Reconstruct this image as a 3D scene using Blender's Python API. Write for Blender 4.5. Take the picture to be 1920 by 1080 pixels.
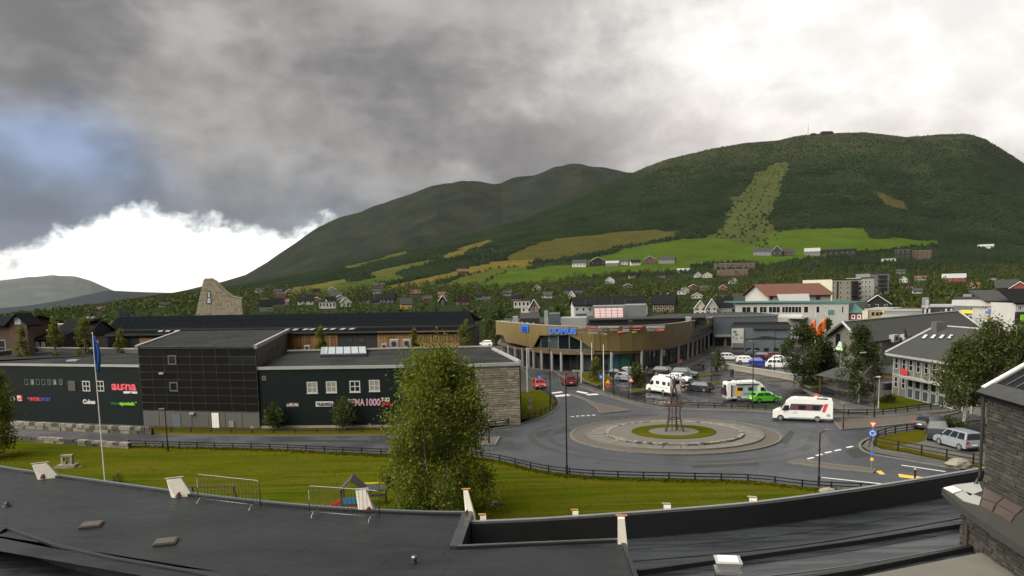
import bpy, math, random
import numpy as np
from mathutils import Vector, Matrix

scene = bpy.context.scene
for _o in list(bpy.data.objects): bpy.data.objects.remove(_o)
col = scene.collection

# ------------------------------------------------------------------ camera
F = 1400.0; CX = 960.0; PITCH = math.radians(6.5); ROLL = math.radians(1.2); HOR = 542.0; CAMZ = 16.0
CY = HOR + F * math.tan(PITCH)
_c, _s = math.cos(PITCH), math.sin(PITCH); _rc, _rs = math.cos(ROLL), math.sin(ROLL)
U0 = (0, _s, _c); FW = (0, _c, -_s)
RT = (_rc, -_rs * U0[1], -_rs * U0[2]); UP = (_rs, _rc * U0[1], _rc * U0[2])
cd = bpy.data.cameras.new('camera'); cam = bpy.data.objects.new('camera', cd); col.objects.link(cam)
cd.sensor_width = 36.0; cd.lens = 36.0 * F / 1920.0
cd.shift_y = (CY - 540.0) / 1920.0
cd.clip_start = 0.3; cd.clip_end = 60000.0
cam.matrix_world = Matrix(((RT[0], UP[0], -FW[0], 0), (RT[1], UP[1], -FW[1], 0), (RT[2], UP[2], -FW[2], CAMZ), (0, 0, 0, 1)))
scene.camera = cam

def ray(px, py):
    a = (px - CX) / F; b = -(py - CY) / F
    return tuple(FW[i] + a * RT[i] + b * UP[i] for i in range(3))
def G(px, py, z=0.0):                       # the point of the level z that is seen at (px, py)
    d = ray(px, py); t = (z - CAMZ) / d[2]
    return Vector((d[0] * t, d[1] * t, z))
def P(x, y, z):
    v = (x, y, z - CAMZ)
    f = v[0] * FW[0] + v[1] * FW[1] + v[2] * FW[2]
    return (CX + F * (v[0] * RT[0] + v[1] * RT[1] + v[2] * RT[2]) / f, CY - F * (v[0] * UP[0] + v[1] * UP[1] + v[2] * UP[2]) / f)
def ZT(x, y, py):                           # height over (x, y) that is seen in row py
    lo, hi = -60., min(900., CAMZ + y * 2.5)
    for _ in range(44):
        m = (lo + hi) / 2
        if P(x, y, m)[1] > py: lo = m
        else: hi = m
    return lo

# ------------------------------------------------------------------ sun, exposure
SUN_AZ = math.radians(-108); SUN_EL = math.radians(48)
sd = bpy.data.lights.new('sun', 'SUN'); sun = bpy.data.objects.new('sun', sd); col.objects.link(sun)
sd.energy = 1.5; sd.angle = math.radians(80); sd.color = (1.0, 0.955, 0.86)
sv = Vector((math.sin(SUN_AZ) * math.cos(SUN_EL), math.cos(SUN_AZ) * math.cos(SUN_EL), math.sin(SUN_EL)))
sun.rotation_euler = sv.to_track_quat('Z', 'Y').to_euler()
scene.view_settings.view_transform = 'Standard'; scene.view_settings.look = 'None'
scene.view_settings.exposure = 2.4; scene.view_settings.gamma = 1.0
scene.view_settings.use_curve_mapping = False
scene.render.resolution_x = 1024; scene.render.resolution_y = 576
scene.cycles.max_bounces = 6; scene.cycles.diffuse_bounces = 3; scene.cycles.glossy_bounces = 3
scene.cycles.transparent_max_bounces = 8; scene.cycles.volume_bounces = 0
scene.cycles.use_denoising = True

# ------------------------------------------------------------------ sky: broken evening overcast
world = bpy.data.worlds.new('World'); scene.world = world; world.use_nodes = True
nt = world.node_tree; nt.nodes.clear()
class NB:                                    # tiny node-graph helper
    def __init__(s, nt): s.nt = nt
    def n(s, t, **k):
        d = s.nt.nodes.new(t)
        for a, v in k.items(): setattr(d, a, v)
        return d
    def put(s, sock, v):
        if v is None: return
        if isinstance(v, bpy.types.NodeSocket): s.nt.links.new(v, sock)
        else: sock.default_value = v
    def m(s, op, a, b=None, c=None, clamp=False):
        d = s.n('ShaderNodeMath', operation=op); d.use_clamp = clamp
        s.put(d.inputs[0], a); s.put(d.inputs[1], b)
        if c is not None: s.put(d.inputs[2], c)
        return d.outputs[0]
    def noise(s, vec, scale, detail=4, rough=.5, dim='3D', dist=0.0):
        d = s.n('ShaderNodeTexNoise', noise_dimensions=dim)
        s.put(d.inputs['Vector'], vec); d.inputs['Scale'].default_value = scale
        d.inputs['Detail'].default_value = detail; d.inputs['Roughness'].default_value = rough
        d.inputs['Distortion'].default_value = dist
        return d.outputs['Fac']
    def mapr(s, v, a, b, c=0., d=1., smooth=True):
        r = s.n('ShaderNodeMapRange', interpolation_type='SMOOTHSTEP' if smooth else 'LINEAR')
        s.put(r.inputs[0], v)
        for i, q in enumerate((a, b, c, d)): r.inputs[1 + i].default_value = q
        return r.outputs[0]
    def mix(s, f, a, b, blend='MIX'):
        r = s.n('ShaderNodeMix', data_type='RGBA', blend_type=blend)
        s.put(r.inputs[0], f)
        for i, q in ((6, a), (7, b)):
            if isinstance(q, tuple): q = (q + (1.,))[:4]
            s.put(r.inputs[i], q)
        return r.outputs[2]
W = NB(nt)
tc = W.n('ShaderNodeTexCoord'); D = tc.outputs['Generated']
sx = W.n('ShaderNodeSeparateXYZ'); W.put(sx.inputs[0], D)
X, Y, Z = sx.outputs
az = W.m('MULTIPLY', W.m('ARCTAN2', X, Y), 57.2958)
el = W.m('MULTIPLY', W.m('ARCSINE', Z), 57.2958)
warp = W.m('SUBTRACT', W.noise(D, 5.0, 7, .6), .5)
warp2 = W.m('SUBTRACT', W.noise(D, 11.0, 8, .62, dist=.4), .5)
warp3 = W.m('SUBTRACT', W.noise(D, 34.0, 7, .62), .5)
def gapq(caz, cel, raz, rel, w1, w2, w3=0.0, tilt=0.0):   # distance measure of an opening in the cloud deck, its rim frayed by noise
    a = W.m('SUBTRACT', az, caz); e = W.m('SUBTRACT', W.m('SUBTRACT', el, cel), W.m('MULTIPLY', a, tilt))
    a = W.m('DIVIDE', a, raz); e = W.m('DIVIDE', e, rel)
    q = W.m('SQRT', W.m('ADD', W.m('MULTIPLY', a, a), W.m('MULTIPLY', e, e)))
    q = W.m('ADD', q, W.m('ADD', W.m('MULTIPLY', warp, w1), W.m('MULTIPLY', warp2, w2)))
    return W.m('ADD', q, W.m('MULTIPLY', warp3, w3)) if w3 else q
def gap(caz, cel, raz, rel, soft, w1, w2, w3=0.0, tilt=0.0): return W.mapr(gapq(caz, cel, raz, rel, w1, w2, w3, tilt), 1.0 + soft, 1.0 - soft)
mp = W.n('ShaderNodeMapping'); W.put(mp.inputs[0], D); mp.inputs['Scale'].default_value = (1, 1, 1.7); DS = mp.outputs[0]
n1 = W.noise(DS, 2.6, 5, .48, dist=.15)
n2 = W.noise(DS, 7.0, 6, .50, dist=.2)
n3 = W.noise(DS, 22.0, 6, .6, dist=.3)
deck = W.m('ADD', W.m('ADD', W.m('MULTIPLY', n1, .46), W.m('MULTIPLY', n2, .38)), W.m('MULTIPLY', n3, .16))
cloud = W.mix(W.mapr(deck, .39, .61), (.130, .126, .127), (.295, .287, .280))
cloud = W.mix(W.m('MULTIPLY', W.mapr(n2, .55, .75), .22), cloud, (.47, .47, .46))
bluish = gap(-30.5, 6.8, 6.5, 5.0, .40, .8, .6)
cloud = W.mix(W.m('MULTIPLY', bluish, .85), cloud, W.mix(W.mapr(n2, .36, .64), (.098, .128, .190), (.200, .275, .430)))
qA = gapq(-25.2, -1.0, 13.4, 6.2, .55, .80, .50, .07)
rim = W.m('MULTIPLY', W.mapr(qA, 1.9, 1.05), .80)
cloud = W.mix(rim, cloud, W.mix(W.mapr(n2, .36, .64), (.090, .104, .130), (.150, .175, .215)))
pale = gap(29, 13.5, 23, 8.8, .55, .7, .45, .1)
cloud = W.mix(W.m('MULTIPLY', pale, .92), cloud, W.mix(W.mapr(deck, .38, .62), (.42, .395, .380), (.68, .635, .60)))
sky = W.n('ShaderNodeTexSky', sky_type='NISHITA'); sky.sun_disc = False
sky.sun_elevation = SUN_EL; sky.sun_rotation = SUN_AZ; sky.altitude = 550
clear = W.mix(1.0, sky.outputs[0], (.10, .10, .10), 'MULTIPLY')
bright = W.mix(.45, W.mix(W.mapr(n2, .35, .65), (.80, .78, .74), (1.02, 1.0, .95)), clear, 'ADD')
gA = W.mapr(qA, 1.13, .86)
gB = gap(30, 17.0, 19.0, 6.0, .50, .8, .5, .2)
gC = gap(38, 10.2, 5.5, 3.6, .30, .9, .6, .3)
skyc = W.mix(gA, cloud, W.mix(W.mapr(el, 0, 3.5), (.92, .83, .68), bright))
veil = W.mix(W.mapr(deck, .40, .60), (.64, .622, .60), (.90, .88, .84))
skyc = W.mix(W.m('MULTIPLY', gB, .90), skyc, veil)
skyc = W.mix(W.m('MULTIPLY', gC, .75), skyc, veil)
bg = W.n('ShaderNodeBackground'); W.put(bg.inputs[0], skyc); bg.inputs[1].default_value = 0.283
wo = W.n('ShaderNodeOutputWorld'); nt.links.new(bg.outputs[0], wo.inputs[0])

# ------------------------------------------------------------------ materials
MATS = {}
def M(name, c=None, rough=.75, var=.18, scale=1.2, bump=0., bscale=None, metal=0., spec=.5, c2=None, detail=5, coord='pos', stretch=None, emit=0.):
    if name in MATS: return MATS[name]
    m = bpy.data.materials.new(name); m.use_nodes = True; MATS[name] = m
    t = m.node_tree; t.nodes.clear(); B = NB(t)
    out = B.n('ShaderNodeOutputMaterial'); bs = B.n('ShaderNodeBsdfPrincipled'); t.links.new(bs.outputs[0], out.inputs[0])
    if coord == 'pos': v = B.n('ShaderNodeNewGeometry').outputs['Position']
    else: v = B.n('ShaderNodeTexCoord').outputs['Object']
    if stretch:
        mp = B.n('ShaderNodeMapping'); B.put(mp.inputs[0], v); mp.inputs['Scale'].default_value = stretch; v = mp.outputs[0]
    a = B.noise(v, scale, detail, .6); b = B.noise(v, scale * 9, 3, .6)
    f = B.m('ADD', B.m('MULTIPLY', a, .65), B.m('MULTIPLY', b, .35))
    f = B.mapr(f, .30, .70, smooth=False)
    lo = tuple(max(0, q * (1 - var)) for q in c); hi = tuple(q * (1 + var) for q in c) if c2 is None else c2
    if c2 is not None: lo = c
    cc = B.mix(f, lo, hi)
    B.put(bs.inputs['Base Color'], cc)
    B.put(bs.inputs['Roughness'], B.mapr(b, .3, .7, max(0.03, rough - .08), min(1, rough + .08), False))
    bs.inputs['Metallic'].default_value = metal; bs.inputs['Specular IOR Level'].default_value = spec
    if emit:
        B.put(bs.inputs['Emission Color'], cc); bs.inputs['Emission Strength'].default_value = emit
    if bump:
        bn = B.noise(v, bscale or scale * 6, 4, .6)
        bp = B.n('ShaderNodeBump'); bp.inputs['Strength'].default_value = 1.0; bp.inputs['Distance'].default_value = bump
        B.put(bp.inputs['Height'], bn); t.links.new(bp.outputs[0], bs.inputs['Normal'])
    return m
def wet(name, c, c2, r0, r1, scale=.35, stretch=None, bump=.004, spec=.2):      # rain-wet surface: damp film and drier patches
    m = bpy.data.materials.new(name); m.use_nodes = True; MATS[name] = m
    t = m.node_tree; t.nodes.clear(); B = NB(t)
    out = B.n('ShaderNodeOutputMaterial'); bs = B.n('ShaderNodeBsdfPrincipled'); t.links.new(bs.outputs[0], out.inputs[0])
    v = B.n('ShaderNodeNewGeometry').outputs['Position']; vs = v
    if stretch:
        mp = B.n('ShaderNodeMapping'); B.put(mp.inputs[0], v); mp.inputs['Scale'].default_value = stretch[:3]
        if len(stretch) > 3: mp.inputs['Rotation'].default_value = (0, 0, stretch[3])
        vs = mp.outputs[0]
    w = B.mapr(B.noise(vs, scale, 6, .62), .40, .62)
    g = B.noise(v, 14, 4, .7); big = B.noise(v, scale * .4, 3, .5)
    cc = B.mix(w, c, c2); cc = B.mix(B.mapr(g, .3, .7, 0, .35), cc, tuple(q * .55 for q in c)); cc = B.mix(B.mapr(big, .35, .65, 0, .3), cc, tuple(q * 1.5 for q in c2))
    cc = B.mix(B.mapr(B.noise(vs, scale * 7, 4, .65), .60, .72, 0, .55), cc, tuple(q * 1.7 for q in c2)); cc = B.mix(B.mapr(B.noise(v, 2.2, 5, .7), .60, .70, 0, .5), cc, tuple(q * .5 for q in c))
    B.put(bs.inputs['Base Color'], cc); B.put(bs.inputs['Roughness'], B.mapr(w, 0, 1, r0, r1, False)); bs.inputs['Specular IOR Level'].default_value = spec
    bp = B.n('ShaderNodeBump'); bp.inputs['Distance'].default_value = bump; B.put(bp.inputs['Strength'], B.mapr(w, 0, 1, .15, 1.0, False))
    B.put(bp.inputs['Height'], g); t.links.new(bp.outputs[0], bs.inputs['Normal'])
    return m
def leafmat(name, c, c2, trans=.35, scale=.6, spec=.2):
    m = bpy.data.materials.new(name); m.use_nodes = True; MATS[name] = m
    t = m.node_tree; t.nodes.clear(); B = NB(t)
    out = B.n('ShaderNodeOutputMaterial'); d = B.n('ShaderNodeBsdfPrincipled'); tr = B.n('ShaderNodeBsdfTranslucent'); mx = B.n('ShaderNodeMixShader')
    v = B.n('ShaderNodeNewGeometry').outputs['Position']
    f = B.m('ADD', B.m('MULTIPLY', B.noise(v, scale, 3, .6), .5), B.m('MULTIPLY', B.noise(v, 16., 2, .6), .5))
    cc = B.mix(B.mapr(f, .32, .68, smooth=False), c, c2)
    B.put(d.inputs['Base Color'], cc); d.inputs['Roughness'].default_value = .55; d.inputs['Specular IOR Level'].default_value = spec
    B.put(tr.inputs[0], B.mix(1.0, cc, (1.1, 1.2, .5), 'MULTIPLY')); mx.inputs[0].default_value = trans
    t.links.new(d.outputs[0], mx.inputs[1]); t.links.new(tr.outputs[0], mx.inputs[2]); t.links.new(mx.outputs[0], out.inputs[0])
    return m

wet('asphalt', (0.02513, 0.02802, 0.03305), (0.0373, 0.04112, 0.04755), .38, .60, .22, spec=.5)
wet('asphalt_lot', (0.007788, 0.008234, 0.008856), (0.01839, 0.01877, 0.01953), .16, .55, .30, spec=.28)
wet('roof_felt', (0.01104, 0.01282, 0.01386), (0.01972, 0.02233, 0.0231), .35, .70, .8, (.8, 3.2, 1, .25), spec=.16)
wet('roof_felt_dark', (0.01552, 0.01725, 0.01897), (0.03623, 0.03968, 0.04312), .20, .45, .7, (.35, 3.6, 1, -.33), spec=.26)
wet('sheet_roof', (0.02685, 0.02893, 0.0286), (0.03835, 0.04097, 0.04012), .5, .75, .4, spec=0.)
wet('paving', (0.05801, 0.05578, 0.05131), (0.08925, 0.08475, 0.07583), .4, .65, .7, spec=.2)
M('kerb_granite', (0.1138, 0.108, 0.09477), .6, .3, 3, spec=.25)
M('cobble', (0.0888, 0.07437, 0.06), .65, .45, 7, .015, 12, spec=.2)
M('slab', (0.1165, 0.112, 0.0985), .45, .30, 1.0, .004, spec=.35)
M('gravel', (0.096, 0.0888, 0.07437), .85, .4, 9, .02, 20)
M('dirt', (.11, .085, .06), .8, .35, 1.5, .02)
def lawnmat(name):
    m = bpy.data.materials.new(name); m.use_nodes = True; MATS[name] = m
    t = m.node_tree; t.nodes.clear(); B = NB(t)
    out = B.n('ShaderNodeOutputMaterial'); bs = B.n('ShaderNodeBsdfPrincipled'); t.links.new(bs.outputs[0], out.inputs[0])
    v = B.n('ShaderNodeNewGeometry').outputs['Position']
    mp = B.n('ShaderNodeMapping'); B.put(mp.inputs[0], v); mp.inputs['Scale'].default_value = (.06, 1.1, 1); mp.inputs['Rotation'].default_value = (0, 0, .06); ms = B.noise(mp.outputs[0], 1.0, 4, .6)
    big = B.noise(v, .09, 5, .6); mid = B.noise(v, .8, 5, .65); fine = B.noise(v, 9., 4, .7)
    cc = B.mix(B.mapr(big, .35, .65), (.034, .052, .0020), (.066, .072, .0036))
    cc = B.mix(B.mapr(ms, .40, .62, 0, .85), cc, (.086, .080, .010))                    # mown swaths, yellowed
    cc = B.mix(B.mapr(mid, .56, .72, 0, .55), cc, (.027, .043, .002)); cc = B.mix(B.mapr(fine, .3, .7, 0, .45), cc, (.021, .030, .001)); cc = B.mix(B.mapr(B.noise(v, 2.6, 3, .6), .66, .76, 0, .5), cc, (.080, .070, .014))
    B.put(bs.inputs['Base Color'], cc); bs.inputs['Roughness'].default_value = .95; bs.inputs['Specular IOR Level'].default_value = 0.
    bp = B.n('ShaderNodeBump'); bp.inputs['Distance'].default_value = .06; B.put(bp.inputs['Height'], fine); t.links.new(bp.outputs[0], bs.inputs['Normal'])
lawnmat('grass_lawn')
M('grass_verge', (0.04579, 0.04838, 0.00216), .95, .3, .7, .03, 8, c2=(0.07762, 0.06048, 0.0063), spec=0.)
M('white_paint', (0.666, 0.657, 0.63), .6, .1, 2)
M('road_white', (.55, .55, .53), .5, .25, 3)
M('road_yellow', (.62, .36, .05), .5, .2, 3)
M('black_metal', (0.0098, 0.0098, 0.0105), .42, .2, 2)
M('grey_metal', (.30, .31, .31), .38, .15, 2, metal=.7)
M('galv', (0.1529, 0.1565, 0.1565), .35, .18, 4, metal=.8)
M('light_trim', (0.2856, 0.2856, 0.272), .5, .12, 1)
M('dark_clad', (0.007875, 0.01247, 0.01247), .55, .12, .35, spec=.12)
M('dark_panel', (0.00572, 0.00528, 0.00396), .45, .25, .5, spec=.12)
M('panel_joint', (0.04744, 0.04208, 0.03383), .6, .1, 1)
M('grey_base', (0.0756, 0.0728, 0.0672), .7, .15, .8)
M('glass_dark', (0.0084, 0.0112, 0.0126), .08, .2, 1.0, spec=.7)
M('glass_mid', (.05, .065, .07), .10, .3, .7, spec=.7)
M('glass_blind', (.22, .22, .18), .25, .25, 2)
M('skylight', (.40, .46, .48), .15, .1, 2)
M('stone_a', (0.1946, 0.1767, 0.1368), .8, .3, 2.5, .02)
M('stone_b', (0.1549, 0.1388, 0.1068), .8, .3, 2.5, .02)
M('stone_c', (0.2525, 0.2277, 0.1732), .8, .3, 2.5, .02)
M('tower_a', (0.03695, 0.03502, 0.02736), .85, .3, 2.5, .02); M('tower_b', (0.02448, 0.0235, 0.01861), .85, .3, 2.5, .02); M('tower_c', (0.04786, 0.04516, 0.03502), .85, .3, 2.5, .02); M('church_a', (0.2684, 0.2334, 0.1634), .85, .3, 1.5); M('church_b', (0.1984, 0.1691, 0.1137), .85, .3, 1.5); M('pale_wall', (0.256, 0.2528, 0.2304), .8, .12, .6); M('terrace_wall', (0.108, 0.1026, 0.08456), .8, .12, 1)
M('stone_dark', (0.0665, 0.0595, 0.0462), .8, .3, 2.5, .02)
M('mortar', (.055, .050, .040), .9, .2, 3)
M('bronze', (0.1577, 0.115, 0.04107), .45, .10, .5, metal=.1, spec=.4)
M('bronze_dk', (0.105, 0.0714, 0.0378), .5, .12, .5)
M('timber', (0.2244, 0.1159, 0.0359), .7, .3, 1.5, stretch=(3, 3, .3))
M('timber_dk', (.060, .035, .020), .75, .3, 2, stretch=(1, 1, .2))
M('solar', (0.008112, 0.01003, 0.0122), .42, .15, 1, spec=0.)
M('slate', (0.04743, 0.04855, 0.04627), .7, .25, 3, .01, spec=.02)
M('slate_dk', (0.01584, 0.01637, 0.0169), .8, .25, 3, .01, spec=0.)
M('white_wall', (0.4039, 0.3938, 0.3635), .75, .1, .8)
M('cream_wall', (0.442, 0.4165, 0.323), .75, .12, .8)
M('beige_wall', (0.1294, 0.1184, 0.09639), .8, .12, .6)
M('tan_wall', (.30, .225, .125), .8, .15, 1)
M('grey_wall', (.16, .165, .165), .75, .12, .6)
M('bluegrey_wall', (.080, .098, .110), .7, .12, .6)
M('brown_wall', (.085, .050, .030), .8, .25, 1)
M('red_wall', (.20, .030, .022), .8, .15, 1)
M('black_wall', (0.0132, 0.0126, 0.012), .75, .2, 1)
M('yellow_wall', (.44, .27, .06), .75, .12, 1)
M('green_trim', (0.0385, 0.105, 0.091), .6, .15, 1)
M('red_roof', (.100, .036, .022), .75, .25, 2)
M('grey_roof', (0.05121, 0.05214, 0.05121), .7, .2, 2, spec=.0)
M('bark', (.075, .060, .045), .9, .35, 4, .02)
M('birch_bark', (.36, .34, .29), .8, .45, 3.5, .01)
M('steel_flag', (.60, .59, .56), .4, .1, 3)
M('tyre', (.012, .012, .012), .8, .2, 3)
M('rim', (.30, .30, .31), .35, .2, 5, metal=.6)
M('lamp_red', (.42, .02, .015), .25, .1, 5)
M('lamp_clear', (.72, .72, .68), .2, .1, 5)
M('plastic_dark', (.018, .018, .019), .55, .2, 3)
M('plate', (.65, .65, .62), .5, .05, 5)
M('rust', (.30, .13, .03), .85, .4, 5)
M('corten', (.045, .024, .018), .75, .35, 3, .01)
def flat(name, c, rough=.5, emit=0.): return M(name, c, rough, .06, 3, emit=emit)
flat('sign_red', (.58, .03, .04)); flat('sign_rose', (.72, .09, .13)); flat('sign_white', (0.6, 0.592, 0.56)); flat('sign_blue', (.02, .13, .55)); flat('sign_green', (.20, .52, .02))
flat('sign_dkgreen', (.02, .12, .05)); flat('sign_navy', (.035, .05, .32)); flat('sign_black', (.012, .012, .012)); flat('sign_purple', (.30, .14, .36))
flat('sign_orange', (0.64, 0.112, 0.012)); flat('sign_yellow', (.70, .50, .02)); flat('sign_pink', (.66, .45, .44)); flat('sign_teal', (.02, .13, .16)); flat('sign_grey', (.28, .28, .27))
flat('flag_blue', (.012, .075, .30), .8); flat('play_blue', (.03, .20, .36)); flat('play_red', (0.336, 0.024, 0.02)); flat('skin', (.48, .29, .20), .6)
flat('cloth_navy', (.02, .023, .035), .9); flat('cloth_red', (.28, .03, .025), .9); flat('cloth_dark', (.018, .017, .017), .9); flat('cloth_white', (.55, .54, .51), .9)
def paint(name, c): return M(name, c, .22, .05, 2, spec=.6)
paint('paint_white', (0.666, 0.666, 0.639)); paint('paint_silver', (0.2053, 0.2212, 0.2546)); paint('paint_dark', (.022, .026, .032)); paint('paint_black', (.012, .012, .013)); paint('paint_green', (0.072, 0.368, 0.016))
paint('paint_red', (.40, .025, .018)); paint('paint_dkred', (.13, .012, .014)); paint('paint_blue', (.012, .03, .33)); paint('paint_grey', (.10, .115, .125)); paint('paint_teal', (.05, .075, .08))
leafmat('leaf_birch', (0.04569, 0.06457, 0.005998), (0.156, 0.1709, 0.02039), .4)
leafmat('leaf_dark', (0.01748, 0.02808, 0.006241), (0.05306, 0.06992, 0.01498))
leafmat('leaf_mid', (0.02682, 0.03958, 0.00766), (0.07979, 0.09575, 0.02169))
leafmat('leaf_yellow', (0.0585, 0.0675, 0.009), (0.1425, 0.1425, 0.021))
leafmat('leaf_round', (0.024, 0.0372, 0.0072), (0.069, 0.087, 0.0168))
leafmat('forest_leaf', (0.00415, 0.008247, 0.004177), (0.02545, 0.03888, 0.01671), .15, .010, 0.)
leafmat('town_leaf', (0.02326, 0.03557, 0.008892), (0.0684, 0.08208, 0.01915), .25, .05, .1)

# ------------------------------------------------------------------ helpers
class MB:
    def __init__(s): s.v = []; s.f = []
    def add(s, vs, fs):
        b = len(s.v); s.v += [tuple(q) for q in vs]; s.f += [tuple(b + i for i in f) for f in fs]; return s
    def box(s, x0, x1, y0, y1, z0, z1):
        return s.add([(x0, y0, z0), (x1, y0, z0), (x1, y1, z0), (x0, y1, z0), (x0, y0, z1), (x1, y0, z1), (x1, y1, z1), (x0, y1, z1)],
                     [(0, 3, 2, 1), (4, 5, 6, 7), (0, 1, 5, 4), (1, 2, 6, 5), (2, 3, 7, 6), (3, 0, 4, 7)])
    def prism(s, poly, z0, z1):                 # plan polygon, z0/z1 number or list
        n = len(poly); a = z0 if isinstance(z0, (list, tuple)) else [z0] * n; b = z1 if isinstance(z1, (list, tuple)) else [z1] * n
        vs = [(p[0], p[1], a[i]) for i, p in enumerate(poly)] + [(p[0], p[1], b[i]) for i, p in enumerate(poly)]
        fs = [tuple(range(n))[::-1], tuple(range(n, 2 * n))] + [(i, (i + 1) % n, n + (i + 1) % n, n + i) for i in range(n)]
        return s.add(vs, fs)
    def slab(s, q, n, t):                       # 3-D polygon q given thickness t along -n
        k = len(q); n = Vector(n).normalized(); lo = [Vector(p) - n * t for p in q]
        return s.add([tuple(p) for p in q] + [tuple(p) for p in lo], [tuple(range(k)), tuple(range(k, 2 * k))[::-1]] + [(i, i + k, (i + 1) % k + k, (i + 1) % k) for i in range(k)])
    def tube(s, pts, rad, n=8):
        pts = [Vector(p) for p in pts]; k = len(pts)
        if not isinstance(rad, (list, tuple)): rad = [rad] * k
        b = len(s.v)
        for i, p in enumerate(pts):
            d = (pts[min(i + 1, k - 1)] - pts[max(i - 1, 0)]).normalized()
            u = d.cross(Vector((0, 0, 1)) if abs(d.z) < .95 else Vector((0, 1, 0))).normalized(); w = d.cross(u)
            for j in range(n):
                a = 2 * math.pi * j / n; q = p + (u * math.cos(a) + w * math.sin(a)) * rad[i]; s.v.append(tuple(q))
        for i in range(k - 1):
            for j in range(n):
                a0 = b + i * n + j; a1 = b + i * n + (j + 1) % n
                s.f.append((a0, a1, a1 + n, a0 + n))
        s.f.append(tuple(b + j for j in range(n))[::-1]); s.f.append(tuple(b + (k - 1) * n + j for j in range(n)))
        return s
    def disc(s, c, r, axis, t, n=20):
        a = Vector(axis).normalized() * t / 2; c = Vector(c); return s.tube([c - a, c + a], r, n)
    def build(s, name, mat, parent=None, smooth=False, loc=None):
        me = bpy.data.meshes.new(name); me.from_pydata(s.v, [], s.f); me.update()
        if smooth: me.polygons.foreach_set('use_smooth', [True] * len(me.polygons))
        return link(name, me, mat, parent, loc)
def link(name, me, mat, parent=None, loc=None, rz=0.):
    o = bpy.data.objects.new(name, me); col.objects.link(o)
    if mat is not None and not me.materials: me.materials.append(MATS[mat] if isinstance(mat, str) else mat)
    if parent is not None: o.parent = parent
    if loc is not None: o.location = loc
    if rz: o.rotation_euler[2] = rz
    return o
def tag(o, label=None, cat=None, group=None, kind=None):
    for k, v in (('label', label), ('category', cat), ('group', group), ('kind', kind)):
        if v: o[k] = v
    return o
def thing(name, label, cat, loc=(0, 0, 0), rz=0., group=None):
    o = bpy.data.objects.new(name, None); col.objects.link(o); o.location = loc; o.rotation_euler[2] = rz; o.empty_display_size = .3
    return tag(o, label, cat, group)
def copy_tree(o, parent=None):
    c = o.copy(); col.objects.link(c); c.parent = parent
    for ch in o.children: copy_tree(ch, c)
    return c
def dup(o, loc, rz, label=None, group=None, scale=None):
    c = copy_tree(o); c.location = loc; c.rotation_euler[2] = rz
    if label: c['label'] = label
    if group: c['group'] = group
    if scale: c.scale = (scale,) * 3 if not isinstance(scale, tuple) else scale
    return c
def npmesh(name, V, Fq, mat, parent=None, smooth=False):      # numpy arrays: verts (n,3), faces (m,k)
    me = bpy.data.meshes.new(name); k = Fq.shape[1]
    me.vertices.add(len(V)); me.vertices.foreach_set('co', V.astype(np.float32).ravel())
    me.loops.add(Fq.size); me.loops.foreach_set('vertex_index', Fq.astype(np.int32).ravel())
    me.polygons.add(len(Fq)); me.polygons.foreach_set('loop_start', np.arange(0, Fq.size, k, dtype=np.int32))
    me.update(calc_edges=True)
    if smooth: me.polygons.foreach_set('use_smooth', np.ones(len(Fq), bool))
    return link(name, me, mat, parent)
def text(body, size, mat, parent, loc, rot, ext=.03, name='lettering', width=None, bold=0.0):
    c = bpy.data.curves.new(name, 'FONT'); c.body = body; c.size = size; c.extrude = ext; c.offset = bold; c.resolution_u = 3
    t = bpy.data.objects.new(name, c); col.objects.link(t); bpy.context.view_layer.update()
    me = bpy.data.meshes.new_from_object(t.evaluated_get(bpy.context.evaluated_depsgraph_get())); bpy.data.objects.remove(t); bpy.data.curves.remove(c)
    me.name = name; me.materials.clear()
    co = np.empty(len(me.vertices) * 3, np.float32); me.vertices.foreach_get('co', co); co = co.reshape(-1, 3)
    if len(co):
        co[:, 0] -= co[:, 0].min()
        if width: co[:, 0] *= width / max(.01, co[:, 0].max())
        me.vertices.foreach_set('co', co.ravel()); me.update()
    o = link(name, me, mat, parent, loc); o.rotation_euler = rot
    return o
# ================================================================== TERRAIN
rng = np.random.default_rng(7); random.seed(7)
def prof(pts):
    A = []; T = []
    for px, py in pts:
        d = ray(px, py); A.append(math.atan2(d[0], d[1])); T.append(d[2] / math.hypot(d[0], d[1]))
    o = np.argsort(A); return np.array(A)[o], np.array(T)[o]
RIDGE = prof([(-900, 640), (-300, 606), (0, 594), (120, 582), (200, 570), (300, 555), (420, 540), (520, 524), (600, 508), (700, 484), (800, 460), (900, 438), (1000, 404), (1100, 362), (1175, 331), (1215, 312), (1250, 300), (1280, 293), (1330, 280), (1400, 268), (1460, 263), (1500, 254), (1530, 251), (1550, 250), (1585, 249), (1620, 248), (1660, 252), (1700, 257), (1730, 255), (1760, 252), (1810, 251), (1830, 255), (1850, 263), (1885, 284), (1920, 307), (2000, 350), (2300, 430), (2900, 500)])
FTOP = prof([(-900, 645), (-300, 612), (0, 600), (300, 565), (420, 553), (600, 524), (700, 505), (850, 474), (1000, 452), (1200, 436), (1400, 421), (1600, 430), (1750, 452), (1920, 468), (2300, 490), (2900, 530)])
def tnoise(x, y):
    return (np.sin(x / 130 + 1.3 * np.sin(y / 210)) * np.cos(y / 170 + .8 * np.sin(x / 90)) * .6 + np.sin(x / 47 + y / 71) * np.cos(y / 39 - x / 83) * .4)
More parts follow.
